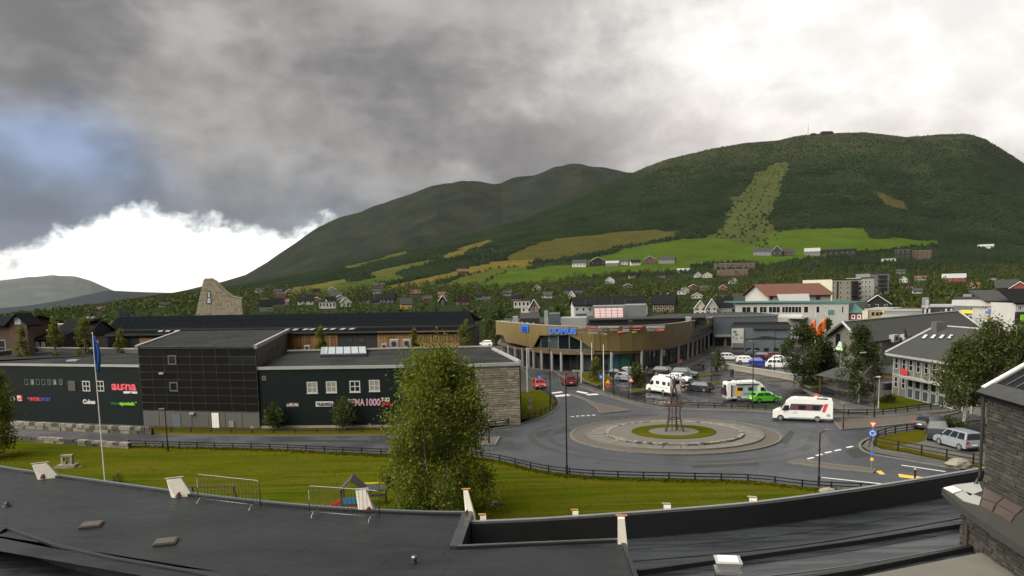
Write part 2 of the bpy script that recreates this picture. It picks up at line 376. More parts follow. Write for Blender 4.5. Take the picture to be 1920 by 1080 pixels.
def hz(x, y):
    x = np.asarray(x, float); y = np.asarray(y, float)
    r = np.maximum(np.hypot(x, y), 1.); a = np.arctan2(x, y)
    tr = np.interp(a, *RIDGE); tf = np.minimum(np.interp(a, *FTOP), tr - .002)
    t2 = np.minimum(.003, tf - .004); t1 = np.minimum(-.0125, t2 - .004); t0 = np.full_like(t1, -CAMZ / 230.)
    R0, R1, R2, R3, R4 = 230., 600., 950., 1600., 2800.
    def lerp(a0, b0, u): u = np.clip(u, 0, 1); return a0 + (b0 - a0) * u
    T = np.where(r < R1, lerp(t0, t1, ((r - R0) / (R1 - R0)) ** .55 if False else 1 - (1 - np.clip((r - R0) / (R1 - R0), 0, 1)) ** 1.9),
        np.where(r < R2, lerp(t1, t2, (r - R1) / (R2 - R1)),
        np.where(r < R3, lerp(t2, tf, (r - R2) / (R3 - R2)),
        np.where(r < R4, lerp(tf, tr, np.sin(np.clip((r - R3) / (R4 - R3), 0, 1) * math.pi / 2)), tr - (r - R4) / R4 * .25))))
    z = CAMZ + r * T
    amp = np.clip((r - 1000) / 1200, 0, 1) * np.clip((2800 - r) / 250, 0, 1) * np.clip(tr * 60, 0, 9)
    return np.where(r < R0, 0., z + amp * tnoise(x, y))
def hz1(x, y): return float(hz(np.array([x]), np.array([y]))[0])
def TG(px, py):                              # where the line of sight through (px, py) meets the terrain
    d = Vector(ray(px, py)); t = 20.
    while t < 4000:
        p = d * t
        if p.z + CAMZ < hz1(p.x, p.y): break
        t *= 1.012
    lo, hi = t / 1.012, t
    for _ in range(14):
        m = (lo + hi) / 2; p = d * m
        if p.z + CAMZ < hz1(p.x, p.y): hi = m
        else: lo = m
    p = d * lo; return Vector((p.x, p.y, hz1(p.x, p.y)))
def Pn(V):
    v = V - np.array([0, 0, CAMZ]); f = v @ np.array(FW)
    return CX + F * (v @ np.array(RT)) / f, CY - F * (v @ np.array(UP)) / f
def inpoly(x, y, poly):
    c = np.zeros(x.shape, bool); n = len(poly); j = n - 1
    for i in range(n):
        xi, yi = poly[i]; xj, yj = poly[j]
        if yi != yj: c ^= ((yi > y) != (yj > y)) & (x < (xj - xi) * (y - yi) / (yj - yi) + xi)
        j = i
    return c
FIELDS = [  # outline of each field as it lies on the slope, colour
    ([(884, 541), (928, 519), (983, 507), (1074, 498), (1147, 500), (1300, 496), (1293, 508), (1147, 516), (1092, 521), (1001, 534), (946, 541)], (0.04261, 0.06745, 0.009077)),
    ([(1110, 484), (1183, 466), (1293, 447), (1329, 442), (1420, 432), (1440, 470), (1453, 494), (1348, 494), (1300, 499), (1147, 500), (1074, 499)], (0.04142, 0.06401, 0.009077)),
    ([(1329, 442), (1358, 428), (1377, 373), (1446, 304), (1475, 304), (1471, 344), (1453, 391), (1439, 410), (1461, 439), (1440, 470)], (.045, .052, .017)),
    ([(1395, 470), (1440, 440), (1486, 430), (1548, 431), (1614, 428), (1625, 448), (1756, 450), (1763, 457), (1585, 473), (1453, 494)], (0.04497, 0.07141, 0.009077)),
    ([(709, 545), (782, 522), (873, 504), (928, 493), (1016, 486), (994, 497), (928, 505), (855, 520), (782, 540)], (0.08872, 0.07141, 0.01513)),
    ([(790, 545), (860, 521), (928, 506), (1000, 497), (985, 506), (930, 518), (870, 540)], (0.0503, 0.06001, 0.01311)),
    ([(819, 480), (921, 448), (930, 453), (837, 488)], (0.07692, 0.06573, 0.01614)),
    ([(1037, 446), (1183, 433), (1267, 435), (1256, 446), (1129, 468), (1037, 486), (957, 490), (957, 478)], (0.04734, 0.04572, 0.01311)),
    ([(535, 543), (590, 532), (650, 521), (655, 530), (580, 549), (545, 554)], (0.07396, 0.06858, 0.01715)),
    ([(560, 552), (660, 528), (740, 512), (760, 520), (690, 545), (620, 556)], (0.03846, 0.05144, 0.0121)),
    ([(690, 512), (800, 484), (815, 490), (710, 522)], (0.05325, 0.05715, 0.01513)),
    ([(640, 500), (760, 470), (770, 476), (650, 508)], (0.04734, 0.05258, 0.01513)),
    ([(1640, 356), (1690, 375), (1700, 392), (1660, 386)], (0.04852, 0.04286, 0.01513)),
]
AZN, RN = 900, 300
az_ = np.concatenate([np.linspace(-78, -37, 60)[:-1], np.linspace(-37, 37, AZN), np.linspace(37, 78, 60)[1:]]) * math.pi / 180
rr_ = np.concatenate([np.linspace(0.5, 228, 8), np.geomspace(230, 2800, RN), np.array([2850, 2950, 3100, 3400])])
RR, AA = np.meshgrid(rr_, az_, indexing='ij')
XX = RR * np.sin(AA); YY = RR * np.cos(AA); ZZ = hz(XX, YY)
V = np.stack([XX, YY, ZZ], -1).reshape(-1, 3)
nr, na = RR.shape; I = np.arange(nr * na).reshape(nr, na)
FQ = np.stack([I[:-1, :-1], I[:-1, 1:], I[1:, 1:], I[1:, :-1]], -1).reshape(-1, 4)[:, ::-1]
gpx, gpy = Pn(V); Rf = RR.reshape(-1)
gcol = np.tile(np.array([.019, .027, .0115]), (len(V), 1)); fieldmask = np.zeros(len(V), bool)
hh = V[:, 2]
heath = np.clip((hh - 300 + 90 * tnoise(V[:, 0] * 1.7, V[:, 1] * 1.7)) / 190, 0, 1)[:, None]
gcol = gcol * (1 - heath) + np.array([.034, .036, .018]) * heath
for poly, c in FIELDS:
    m = inpoly(gpx + 9 * tnoise(V[:, 0] * 3.1, V[:, 1] * 3.1) + 4 * tnoise(V[:, 0] * 11, V[:, 1] * 11), gpy + 4 * tnoise(V[:, 0] * 2.3 + 90, V[:, 1] * 2.7), poly) & (Rf > 600); gcol[m] = c; fieldmask |= m
ground = npmesh('ground', V, FQ, None, smooth=True); tag(ground, kind='structure')
at = ground.data.color_attributes.new('cover', 'FLOAT_COLOR', 'POINT')
at.data.foreach_set('color', np.concatenate([gcol, np.ones((len(V), 1))], 1).astype(np.float32).ravel())
def terrmat(name, attr='cover', fac=.35, scale=.02):
    m = bpy.data.materials.new(name); m.use_nodes = True; MATS[name] = m
    t = m.node_tree; t.nodes.clear(); B = NB(t)
    out = B.n('ShaderNodeOutputMaterial'); bs = B.n('ShaderNodeBsdfPrincipled'); t.links.new(bs.outputs[0], out.inputs[0])
    a = B.n('ShaderNodeAttribute', attribute_name=attr); v = B.n('ShaderNodeNewGeometry').outputs['Position']
    f = B.m('ADD', B.m('MULTIPLY', B.noise(v, scale, 6, .65), .6), B.m('MULTIPLY', B.noise(v, scale * 8, 5, .65), .4))
    f = B.mapr(f, .3, .7, 0, 1, False)
    cc = B.mix(f, B.mix(1., a.outputs[0], (1 - fac,) * 3, 'MULTIPLY'), B.mix(1., a.outputs[0], (1 + fac,) * 3, 'MULTIPLY'))
    B.put(bs.inputs['Base Color'], cc); bs.inputs['Roughness'].default_value = .95; bs.inputs['Specular IOR Level'].default_value = 0.
    return m
ground.data.materials.append(terrmat('terrain_cover'))

# hills behind: real sheets at their own distance
def backhill(name, pts, R, depth, drop, colr, fac=.35, scale=.004):
    A_, T_ = prof(pts); a = np.linspace(A_[0], A_[-1], 360)
    a = np.sort(np.concatenate([a, A_])); n = 40
    u = np.concatenate([np.linspace(0, 1, n), np.array([1.08, 1.25])]); UU, A2 = np.meshgrid(u, a, indexing='ij')
    Rr = R - depth * (1 - UU); top = CAMZ + R * np.interp(A2, A_, T_); base = -drop
    z = base + (top - base) * np.sin(np.clip(UU, 0, 1) * math.pi / 2) ** 1.1
    z = np.where(UU > 1, top - (UU - 1) * depth * .6, z)
    x = Rr * np.sin(A2); y = Rr * np.cos(A2)
    z = z + (top - base) * .045 * tnoise(x * 1200 / depth * 1.5, y * 1200 / depth * 1.5) * np.clip((1 - UU) * 6, 0, 1)
    V = np.stack([x, y, z], -1).reshape(-1, 3); nr, na = x.shape; I = np.arange(nr * na).reshape(nr, na)
    FQ = np.stack([I[:-1, :-1], I[:-1, 1:], I[1:, 1:], I[1:, :-1]], -1).reshape(-1, 4)[:, ::-1]
    o = npmesh(name, V, FQ, M(name + '_cover', colr[0], .95, .2, scale, spec=0., c2=colr[1], detail=8), smooth=True)
    return tag(o, kind='structure')
backhill('hill_behind', [(200, 575), (280, 558), (350, 544), (420, 528), (460, 516), (500, 494), (540, 470), (570, 450), (600, 432), (640, 418), (680, 406), (730, 388), (780, 368), (820, 355), (870, 348), (905, 350), (940, 355), (1000, 343), (1040, 331), (1070, 325), (1090, 322), (1120, 325), (1175, 330), (1260, 340), (1400, 360)], 5200, 2600, 60, ((.0045, .007, .005), (.026, .029, .017)), scale=.008)
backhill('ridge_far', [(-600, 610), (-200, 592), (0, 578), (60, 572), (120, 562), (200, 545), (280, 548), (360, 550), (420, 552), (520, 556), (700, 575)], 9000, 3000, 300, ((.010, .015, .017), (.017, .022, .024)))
backhill('mountain_far', [(-700, 580), (-300, 552), (-150, 540), (-60, 530), (0, 526), (50, 520), (100, 517), (140, 520), (170, 527), (190, 536), (230, 552), (300, 575)], 14000, 5000, 500, ((.045, .055, .050), (.095, .10, .09)), scale=.0025)  # pale cover tones add haze fading to the mountain by colour

# forest on the slopes: tens of thousands of crowns, one mass
def clumps(name, X, Y, Zb, H, Wd, mat, label, cat, seed=1, parent=None, kind='stuff'):
    r = np.random.default_rng(seed); n = len(X)
    base = np.array([[1, 0, .25], [0, 1, .32], [-1, 0, .25], [0, -1, .3], [0, 0, 1.0]])
    fc = np.array([[i, (i + 1) % 4, 4] for i in range(4)])
    ang = r.uniform(0, 6.28, n); ca, sa = np.cos(ang), np.sin(ang)
    J = base[None] * r.uniform(.72, 1.28, (n, 5, 3))
    vx = (J[:, :, 0] * ca[:, None] - J[:, :, 1] * sa[:, None]) * Wd[:, None] + X[:, None]
    vy = (J[:, :, 0] * sa[:, None] + J[:, :, 1] * ca[:, None]) * Wd[:, None] + Y[:, None]
    vz = J[:, :, 2] * H[:, None] + Zb[:, None]
    V = np.stack([vx, vy, vz], -1).reshape(-1, 3)
    Fc = (fc[None] + (np.arange(n) * 5)[:, None, None]).reshape(-1, 3)
    o = npmesh(name, V, Fc, mat, parent); 
    if label: tag(o, label, cat, kind=kind)
    return o
def infield(x, y, z):
    px, py = Pn(np.stack([x, y, z], -1)); m = np.zeros(x.shape, bool); px = px + 9 * tnoise(x * 3.1, y * 3.1) + 4 * tnoise(x * 11, y * 11); py = py + 4 * tnoise(x * 2.3 + 90, y * 2.7)
    for poly, c in FIELDS: m |= inpoly(px, py, poly)
    return m, px, py
N = 260000
r_ = np.sqrt(rng.uniform(1050. ** 2, 2790. ** 2, N)); a_ = rng.uniform(math.radians(-36), math.radians(37), N)
x_ = r_ * np.sin(a_); y_ = r_ * np.cos(a_); z_ = hz(x_, y_); inf, px_, py_ = infield(x_, y_, z_)
# forest covers the upper slope; hedgerows and groves between the fields
cover = np.where(z_ > 330, .62 - (z_ - 330) / 380, .92)
lowland = (py_ > np.interp(px_, [600, 850, 1000, 1200, 1400, 1600, 1750, 1920], [520, 470, 450, 436, 421, 430, 455, 470])) & (px_ > 500)
cover = np.where(lowland, np.where(px_ < 880, .62, .26) + .30 * (tnoise(x_ * 2.2, y_ * 2.2) > .1), cover)
stand = tnoise(x_ * 1.3 + 300, y_ * 1.1) + .6 * tnoise(x_ * 4.1, y_ * 3.7)
cover = np.where(lowland, cover, cover * np.clip(.80 + .55 * stand - np.clip((z_ - 200) / 900, 0, .4), .10, 1))
slope_run = inpoly(px_, py_, FIELDS[2][0])
keep = (((~inf) & (rng.uniform(0, 1, N) < cover)) | (inf & slope_run & (rng.uniform(0, 1, N) < .05)))
x_, y_, z_ = x_[keep], y_[keep], z_[keep]; k = len(x_)
hs = rng.uniform(2.8, 6.2, k) * np.clip(1.15 - z_ / 900, .35, 1)
clumps('hillside_forest', x_, y_, z_ - .4, hs, hs * rng.uniform(.42, .68, k), 'forest_leaf', 'dark green birch forest covering the slopes of the big hill', 'forest', 3)

# ================================================================== ROADS, LAWN, PAVEMENTS
def PG(pts, z=0.): return [G(x, y, 0.0) for x, y in pts]
def sheet(name, pts, z, mat, parent=None, world=None, kind='structure'):
    w = world or [(p.x, p.y) for p in PG(pts)]
    o = MB().add([(p[0], p[1], z) for p in w], [tuple(range(len(w)))]).build(name, mat, parent)
    if o.data.polygons[0].normal.z < 0: o.data.flip_normals()
    if parent is None: tag(o, kind=kind)
    return o
def smoothline(pts, n=6):                    # Catmull-Rom
    q = [pts[0]] + list(pts) + [pts[-1]]; out = []
    for i in range(1, len(q) - 2):
        p0, p1, p2, p3 = [Vector((a[0], a[1])) for a in q[i - 1:i + 3]]
        for j in range(n):
            t = j / n; out.append(.5 * ((2 * p1) + (p2 - p0) * t + (2 * p0 - 5 * p1 + 4 * p2 - p3) * t * t + (3 * p1 - p0 - 3 * p2 + p3) * t ** 3))
    out.append(Vector(pts[-1][:2])); return out
def strip(line, off0, off1, z0, z1, mb=None):           # solid strip beside a plan line
    mb = mb or MB(); n = len(line); L = []; Rr = []
    for i, p in enumerate(line):
        d = (line[min(i + 1, n - 1)] - line[max(i - 1, 0)]).normalized(); nn = Vector((-d.y, d.x))
        L.append(p + nn * off0); Rr.append(p + nn * off1)
    vs = []
    for i in range(n): vs += [(L[i].x, L[i].y, z0), (Rr[i].x, Rr[i].y, z0), (Rr[i].x, Rr[i].y, z1), (L[i].x, L[i].y, z1)]
    fs = [(0, 1, 2, 3), (4 * n - 1, 4 * n - 2, 4 * n - 3, 4 * n - 4)]
    for i in range(n - 1):
        a = 4 * i; b = a + 4
        for j in range(4): fs.append((a + j, b + j, b + (j + 1) % 4, a + (j + 1) % 4))
    return mb.add(vs, fs)
def kerb(pts, parent, name='kerb', w=.16, h=.12, mat='kerb_granite', n=5):
    ln = smoothline([(G(x, y).x, G(x, y).y) for x, y in pts], n)
    return strip(ln, -w / 2, w / 2, -.05, h).build(name, mat, parent)

LAWN_EDGE = [(-60, 812), (60, 822), (160, 830), (240, 838), (400, 842), (520, 845), (720, 856), (860, 858), (930, 866), (1008, 884), (1076, 894), (1162, 899), (1285, 902), (1415, 906), (1522, 918), (1644, 925), (1800, 955)]
lawn_w = [(G(x, y).x, G(x, y).y) for x, y in LAWN_EDGE] + [(60, 14), (-90, 14)]
sheet('lawn', None, .008, 'grass_lawn', world=lawn_w)
# dry verge along the road side of the lawn
ve = smoothline([(G(x, y).x, G(x, y).y) for x, y in LAWN_EDGE[3:]], 4)
o = strip(ve, -.9, .25, .0, .014).build('verge', 'grass_verge'); tag(o, kind='structure')
# base of the town centre: worn asphalt and gravel yards
sheet('town_ground', None, .004, M('town_ground', (.038, .036, .032), .7, .35, .15, .01, 4, c2=(.062, .058, .05), spec=.2), world=[(-150, 74), (150, 74), (150, 215), (-150, 215)])
ROAD = [(-120, 801), (0, 806), (100, 811), (300, 816), (500, 818), (700, 817), (860, 812), (905, 808), (975, 797), (1018, 783), (1042, 768), (1049, 757), (1042, 746), (1014, 727), (992, 706), (975, 688), (930, 668), (880, 652), (800, 640), (790, 634), (890, 643), (945, 657), (1000, 678), (1040, 698), (1076, 720), (1123, 738), (1180, 756), (1232, 767), (1310, 770), (1400, 772), (1454, 775), (1552, 784), (1644, 784), (1779, 772), (2000, 745), (2000, 775), (1790, 793), (1720, 803), (1660, 813), (1622, 826), (1612, 838), (1630, 851), (1700, 864), (1800, 881), (1990, 905), (1990, 985), (1800, 952), (1644, 922), (1522, 914), (1415, 902), (1285, 898), (1162, 895), (1076, 890), (1008, 880), (930, 862), (860, 853), (720, 849), (500, 838), (240, 832), (100, 822), (0, 812), (-120, 806)]
road = sheet('road', ROAD, .02, 'asphalt')
kerb([(300, 816), (500, 818), (700, 817), (860, 812), (905, 808), (975, 797), (1018, 783), (1042, 768), (1049, 757), (1042, 746), (1014, 727), (992, 706), (975, 688)], road)
kerb([(1000, 678), (1040, 698), (1076, 720), (1123, 738), (1180, 756), (1232, 767), (1310, 770), (1400, 772), (1454, 775), (1552, 784), (1644, 784), (1779, 772), (1900, 757)], road, w=.25)
kerb([(1860, 786), (1790, 793), (1720, 803), (1660, 813), (1622, 826), (1612, 838), (1630, 851), (1700, 864), (1800, 881)], road, w=.28)
kerb([(240, 833), (400, 839), (500, 841), (720, 851), (860, 855), (930, 863), (1008, 881), (1076, 891), (1162, 896), (1285, 899), (1415, 903), (1522, 915), (1644, 923)], road, w=.12)
# footway between road and car park, verge on the mall side
sheet('verge', [(262, 799), (490, 803), (740, 803), (890, 799), (973, 795), (973, 738), (1008, 729), (1037, 748), (1045, 757), (1038, 767), (1016, 780), (973, 794.8), (904, 805), (860, 809.5), (700, 814.5), (500, 815.5), (262, 813)], .014, 'grass_verge')
sheet('lawn', [(974, 734), (1005, 731), (1030, 747), (1038, 757), (1030, 768), (1008, 779), (974, 789)], .02, 'grass_lawn')
sheet('pavement', [(1079, 718), (1125, 734), (1182, 752), (1234, 763), (1310, 766), (1400, 768), (1454, 771), (1552, 779), (1644, 779), (1779, 767), (1900, 752), (1900, 756), (1779, 771), (1644, 783), (1552, 783), (1454, 774), (1400, 771), (1310, 769), (1232, 766), (1180, 755), (1123, 737), (1076, 719)], .06, 'paving')
LOT = [(1075, 712), (1118, 728), (1180, 748), (1232, 758), (1310, 762), (1400, 764), (1454, 767), (1552, 776), (1640, 776), (1640, 758), (1560, 730), (1505, 712), (1420, 700), (1345, 684), (1365, 668), (1350, 662), (1290, 690), (1215, 700), (1140, 703), (1100, 704)]
lot = sheet('car_park', LOT, .016, 'asphalt_lot')
sheet('car_park', [(1350, 684), (1420, 699), (1500, 711), (1545, 700), (1530, 664), (1440, 656), (1365, 660), (1345, 668)], .05, 'asphalt_lot')
# planting strips of the car park
for q in ([(1180, 731), (1215, 728), (1222, 732), (1185, 736)], [(1268, 723), (1300, 721), (1302, 725), (1270, 727)], [(1326, 718), (1352, 715), (1353, 719), (1328, 722)], [(1295, 703), (1330, 700), (1335, 704), (1298, 707)], [(1085, 702), (1130, 700), (1150, 712), (1120, 724), (1095, 714)], [(1490, 716), (1530, 712), (1560, 722), (1520, 728)]):
    b = sheet('planting_bed', q, .10, 'grass_verge')
    ln = [Vector((G(x, y).x, G(x, y).y)) for x, y in q + [q[0]]]; strip(ln, -.1, .1, 0, .13).build('kerb', 'kerb_granite', b)
sheet('pavement', [(1540, 741), (1600, 757), (1655, 768), (1640, 777), (1580, 772), (1545, 760), (1500, 728)], .045, 'paving')
sheet('lawn', [(1636, 752), (1660, 742), (1705, 736), (1742, 746), (1752, 757), (1700, 764), (1650, 769)], .055, 'grass_lawn')
# car park with its grass tip inside the bend on the right
sheet('gravel_yard', [(1660, 838), (1700, 815), (1760, 800), (1900, 784), (1990, 800), (1990, 890), (1860, 874), (1750, 858)], .03, M('gravel_yard', (.070, .064, .055), .7, .3, .6, .01, 9))
sheet('lawn', [(1640, 823), (1668, 816), (1722, 806), (1738, 809), (1733, 827), (1690, 836), (1652, 840), (1640, 834)], .05, 'grass_verge')
sheet('verge', [(1652, 841), (1700, 848), (1800, 868), (1850, 878), (1850, 872), (1790, 860), (1700, 841), (1668, 838)], .045, 'grass_verge')
sheet('pavement', [(1616, 838), (1626, 828), (1650, 819), (1640, 824), (1636, 834), (1652, 843), (1700, 851), (1810, 874), (1870, 884), (1850, 888), (1795, 879), (1700, 862), (1632, 849)], .09, 'paving')

# traffic islands
def island(name, pts, mat, label=None):
    w = [G(x, y) for x, y in pts]; o = MB().prism([(p.x, p.y) for p in w], 0, .13).build(name, mat); tag(o, kind='structure')
    ln = [Vector((p.x, p.y)) for p in w + [w[0]]]; strip(ln, -.14, .14, .0, .15).build('kerb', 'kerb_granite', o); return o
island('traffic_island', [(1062, 738), (1078, 742), (1116, 757), (1182, 771), (1126, 777), (1119, 766), (1098, 752)], 'cobble')
island('traffic_island', [(1478, 869), (1500, 864), (1560, 873), (1642, 882), (1636, 888), (1560, 880)], 'cobble')
island('traffic_island', [(898, 822), (936, 821), (928, 835), (898, 837)], 'cobble')
island('traffic_island', [(1562, 789), (1640, 787), (1716, 781), (1800, 774), (1716, 794), (1640, 802), (1578, 807)], 'cobble')

# painted markings
def mark(pts, mat='road_white', name='road_marking'): return sheet(name, pts, .028, mat, road)
for a in [(1592, 838), (1570, 844), (1552, 848), (1535, 853), (1519, 859)]:
    mark([(a[0] - 7, a[1] + 1), (a[0] + 5, a[1] - 1.6), (a[0] + 9, a[1] - .2), (a[0] - 3, a[1] + 2.6)])
for a in [(1083, 780), (1093, 779.5), (1103, 779), (1113, 778.2), (1073, 781)]: mark([(a[0] - 3, a[1]), (a[0] + 3, a[1] - .3), (a[0] + 3.4, a[1] + 1), (a[0] - 3, a[1] + 1.2)])
for q in ([(1036, 742), (1066, 739), (1070, 742), (1040, 745)], [(1030, 737), (1052, 734), (1056, 736), (1034, 739)], [(1083, 733), (1104, 737), (1098, 739), (1080, 735)], [(1098, 739.5), (1118, 738), (1124, 740.5), (1102, 741.5)]): mark(q)
mark([(1640, 883), (1652, 883), (1660, 890), (1650, 890)], 'road_yellow'); mark([(1684, 889), (1760, 899), (1770, 905), (1686, 895)], 'road_yellow')
for q in ([(1690, 872), (1772, 884), (1773, 885.4), (1690, 873.2)], [(1540, 895), (1700, 912), (1700, 913.6), (1540, 896.2)]): mark(q)
for i in range(9):   # parking bays of the car park
    x = 1560 + i * 8; mark([(x, 757 + i * 1.2), (x + 1.6, 757 + i * 1.2), (x + 10, 768 + i * .6), (x + 8.4, 768 + i * .6)])

# ------------------------------------------------------------------ roundabout
RC = Vector((17.3, 79.3)); RX, RY = 11.2, 9.9
rb = thing('roundabout', None, None, (RC.x, RC.y, 0)); tag(rb, kind='structure')
def ring(r0, r1, z0, z1, n=72, a0=0., a1=2 * math.pi, k0=1.0):
    mb = MB(); full = abs(a1 - a0 - 2 * math.pi) < 1e-6; m = n if full else n + 1; vs = []
    for i in range(m):
        a = a0 + (a1 - a0) * i / n; c, s = math.cos(a), math.sin(a)
        vs += [(r0 * RX * c, r0 * RY * s, z0), (r1 * RX * c, r1 * RY * s, z0), (r1 * RX * c, r1 * RY * s, z1), (r0 * RX * c, r0 * RY * s, z1)]
    fs = []
    for i in range(n):
        a = 4 * i; b = 4 * ((i + 1) % m)
        for j in range(4): fs.append((a + j, a + (j + 1) % 4, b + (j + 1) % 4, b + j))
    if not full: fs += [(3, 2, 1, 0), (4 * n, 4 * n + 1, 4 * n + 2, 4 * n + 3)]
    return mb.add(vs, fs)
ring(.975, 1.0, 0, .14).build('outer_kerb', 'kerb_granite', rb)
ring(.84, .975, 0, .10).build('cobble_apron', 'cobble', rb)
ring(.818, .84, 0, .24).build('inner_kerb', 'kerb_granite', rb)
NS = 30
for i in range(NS):
    a = 2 * math.pi * i / NS; g = .012
    ring(.665, .818, 0, .20 + .006 * ((i * 7) % 3), 4, a + g * .4, a + 2 * math.pi / NS - g * .4).build('paving_slab', 'slab', rb)
ring(.50, .66, 0, .17).build('slab_bed', 'mortar', rb)
NS = 84; stm = ['stone_a', 'stone_b', 'tower_c', 'stone_a']
for lay in range(2):
    for i in range(NS):
        a = 2 * math.pi * (i + .5 * lay) / NS; j = random.uniform(-.006, .008)
        ring(.615 + j, .655 + j, .18 + .11 * lay, .28 + .11 * lay + random.uniform(-.015, .015), 2, a + .004, a + 2 * math.pi / NS - .004).build('stone', stm[random.randrange(4)], rb)
ring(.39, .618, .18, .36).build('gravel_ring', 'gravel', rb)
ring(.24, .40, .2, .42).build('grass_ring', 'grass_lawn', rb)
ring(.0001, .245, .2, .395, 48).build('gravel_centre', 'gravel', rb)

M('road_patch', (.026, .026, .024), .5, .3, 2, .004, 9, spec=.25); M('manhole', (.028, .028, .028), .5, .3, 8)
for q in ([(1000, 812), (1060, 800), (1075, 808), (1010, 822)], [(1290, 868), (1420, 862), (1425, 872), (1300, 879)], [(1585, 846), (1610, 840), (1640, 854), (1600, 860)], [(520, 824), (690, 826), (690, 830), (520, 828)], [(1460, 830), (1480, 808), (1492, 810), (1476, 834)], [(1130, 783), (1230, 776), (1235, 780), (1140, 787)]):
    sheet('asphalt_patch', q, .024, 'road_patch', road)
for x, y in ((955, 832), (1120, 868), (1435, 858), (1510, 842), (1700, 880), (1075, 760), (620, 830)):
    p = G(x, y); MB().tube([(p.x, p.y, .015), (p.x, p.y, .032)], .33, 14).build('manhole_cover', 'manhole', road)

M('tyre_track', (.022, .0225, .023), .34, .25, .8, .003, 9, spec=.42)
for r0, r1 in ((1.16, 1.23), (1.33, 1.40)):
    o = ring(r0, r1, .0, .0255, 72); o.v = [(v[0] + RC.x, v[1] + RC.y, v[2]) for v in o.v]; o.build('tyre_track', 'tyre_track', road)
# ================================================================== THE HOTEL ROOF IN FRONT
ZR = 8.5; ZP = 8.45; ZL = 7.6
hotel = thing('hotel', 'hotel block with wet black felt roofs, white fins and a rough stone tower', 'building', (0, 20, 0))
def HV(p, dz=0.): return (p[0], p[1] - 20, p[2] + dz)
EDGE = [(-140, 852), (0, 878), (100, 893), (250, 914), (400, 934), (500, 945), (600, 954), (700, 960), (800, 964), (884, 965)]
el_ = smoothline([(G(x, y, ZR).x, G(x, y, ZR).y) for x, y in EDGE], 4)
PAR = [(884, 979), (1000, 974), (1080, 969), (1250, 957), (1412, 943), (1560, 924), (1700, 903), (1842, 879), (1990, 852)]
pl_ = smoothline([(G(x, y, ZP).x, G(x, y, ZP).y) for x, y in PAR], 4)
def hstrip(line, a, b, z0, z1, name, mat, parent=hotel, mb=None):
    return strip([Vector((p.x, p.y - 20)) for p in line], a, b, z0, z1, mb).build(name, mat, parent)
# flat felt roof, left: body below, felt sheets laid in overlapping runs along the edge
A0 = G(862, 1030, ZR); A1 = G(1165, 1017, ZR); A2 = G(1192, 1090, ZR)
PIT = [(-60, 1008), (0, 1001), (14, 994), (104, 1026), (208, 1050), (365, 1077), (470, 1100)]
pit = [G(x, y, ZR) for x, y in PIT]
body = [(p.x, p.y - 20) for p in el_] + [(A0.x, A0.y - 20), (A1.x, A1.y - 20), (A2.x, A2.y - 20), (A2.x, -7.5)] + [(pit[-1].x, -7.5)] + [(p.x, p.y - 20) for p in pit[::-1]] + [(-26, -4.0)]
MB().prism(body, 7.9, ZR).build('roof_deck', 'roof_felt', hotel)
def offs(line, d):
    out = []
    for i, p in enumerate(line):
        q = (line[min(i + 1, len(line) - 1)] - line[max(i - 1, 0)]).normalized(); out.append(p + Vector((q.y, -q.x)) * d)
    return out
def clipx(line, x0, x1): return [p for p in line if x0 <= p.x <= x1]
for k in range(7):
    ln = offs(el_, .24 + k * .95)
    good = [p for p in ln if p.x < (A0.x + (p.y - A0.y) * .38 if p.y > A0.y else A1.x) - .25 and not (p.y < min((q.y for q in pit if abs(q.x - p.x) < 1.6), default=-99) + .9)]
    step = 12; st = (k * 5) % step
    cuts = [0] + list(range(st if st else step, len(good) - 2, step)) + [len(good) - 1]
    for c0, c1 in zip(cuts, cuts[1:]):
        if c1 - c0 >= 1: hstrip(good[c0:c1 + 1], 0, -.943, ZR + .001, ZR + .006 + .001 * ((k + c0) % 2), 'felt_sheet', 'roof_felt')
hstrip(el_, -.16, .06, ZR - .35, ZR + .09, 'edge_trim', 'black_metal')
hstrip(el_, -.02, .09, ZR + .05, ZR + .10, 'edge_cap', 'bluegrey_wall')
hstrip(el_, -.20, .02, 0, ZR - .36, 'wall', 'white_wall')
# light well at the lower left
hstrip([Vector((p.x, p.y)) for p in pit], -.05, .10, ZR - .06, ZR + .08, 'edge_trim', 'black_metal')
lowf = [(p.x, p.y - 20) for p in pit] + [(pit[-1].x, -9), (-24, -9), (-24, pit[0].y - 20)]
MB().prism(lowf, 7.6, 7.92).build('lower_deck', 'roof_felt', hotel)
# divider kerb between the two roofs and ledge in front of the sunken gutter
dv = [Vector((el_[-1].x, el_[-1].y)), Vector((A0.x, A0.y))]
hstrip(dv, -.30, .05, ZL, ZR + .10, 'divider_kerb', 'roof_felt_dark')
hstrip([Vector((A0.x - .1, A0.y)), Vector((A1.x, A1.y))], -.03, .16, ZR - .3, ZR + .06, 'ledge', 'black_metal')
mb = MB(); mb.tube([HV((A0.x - .05, A0.y + .02, ZR + .10)), HV((A1.x, A1.y + .02, ZR + .10))], .035, 8); mb.build('ledge_pipe', 'galv', hotel)
hstrip([Vector((A1.x, A1.y)), Vector((A2.x, A2.y)), Vector((A2.x + .05, 12.5))], -.02, .10, ZL, ZR + .05, 'edge_trim', 'black_metal')
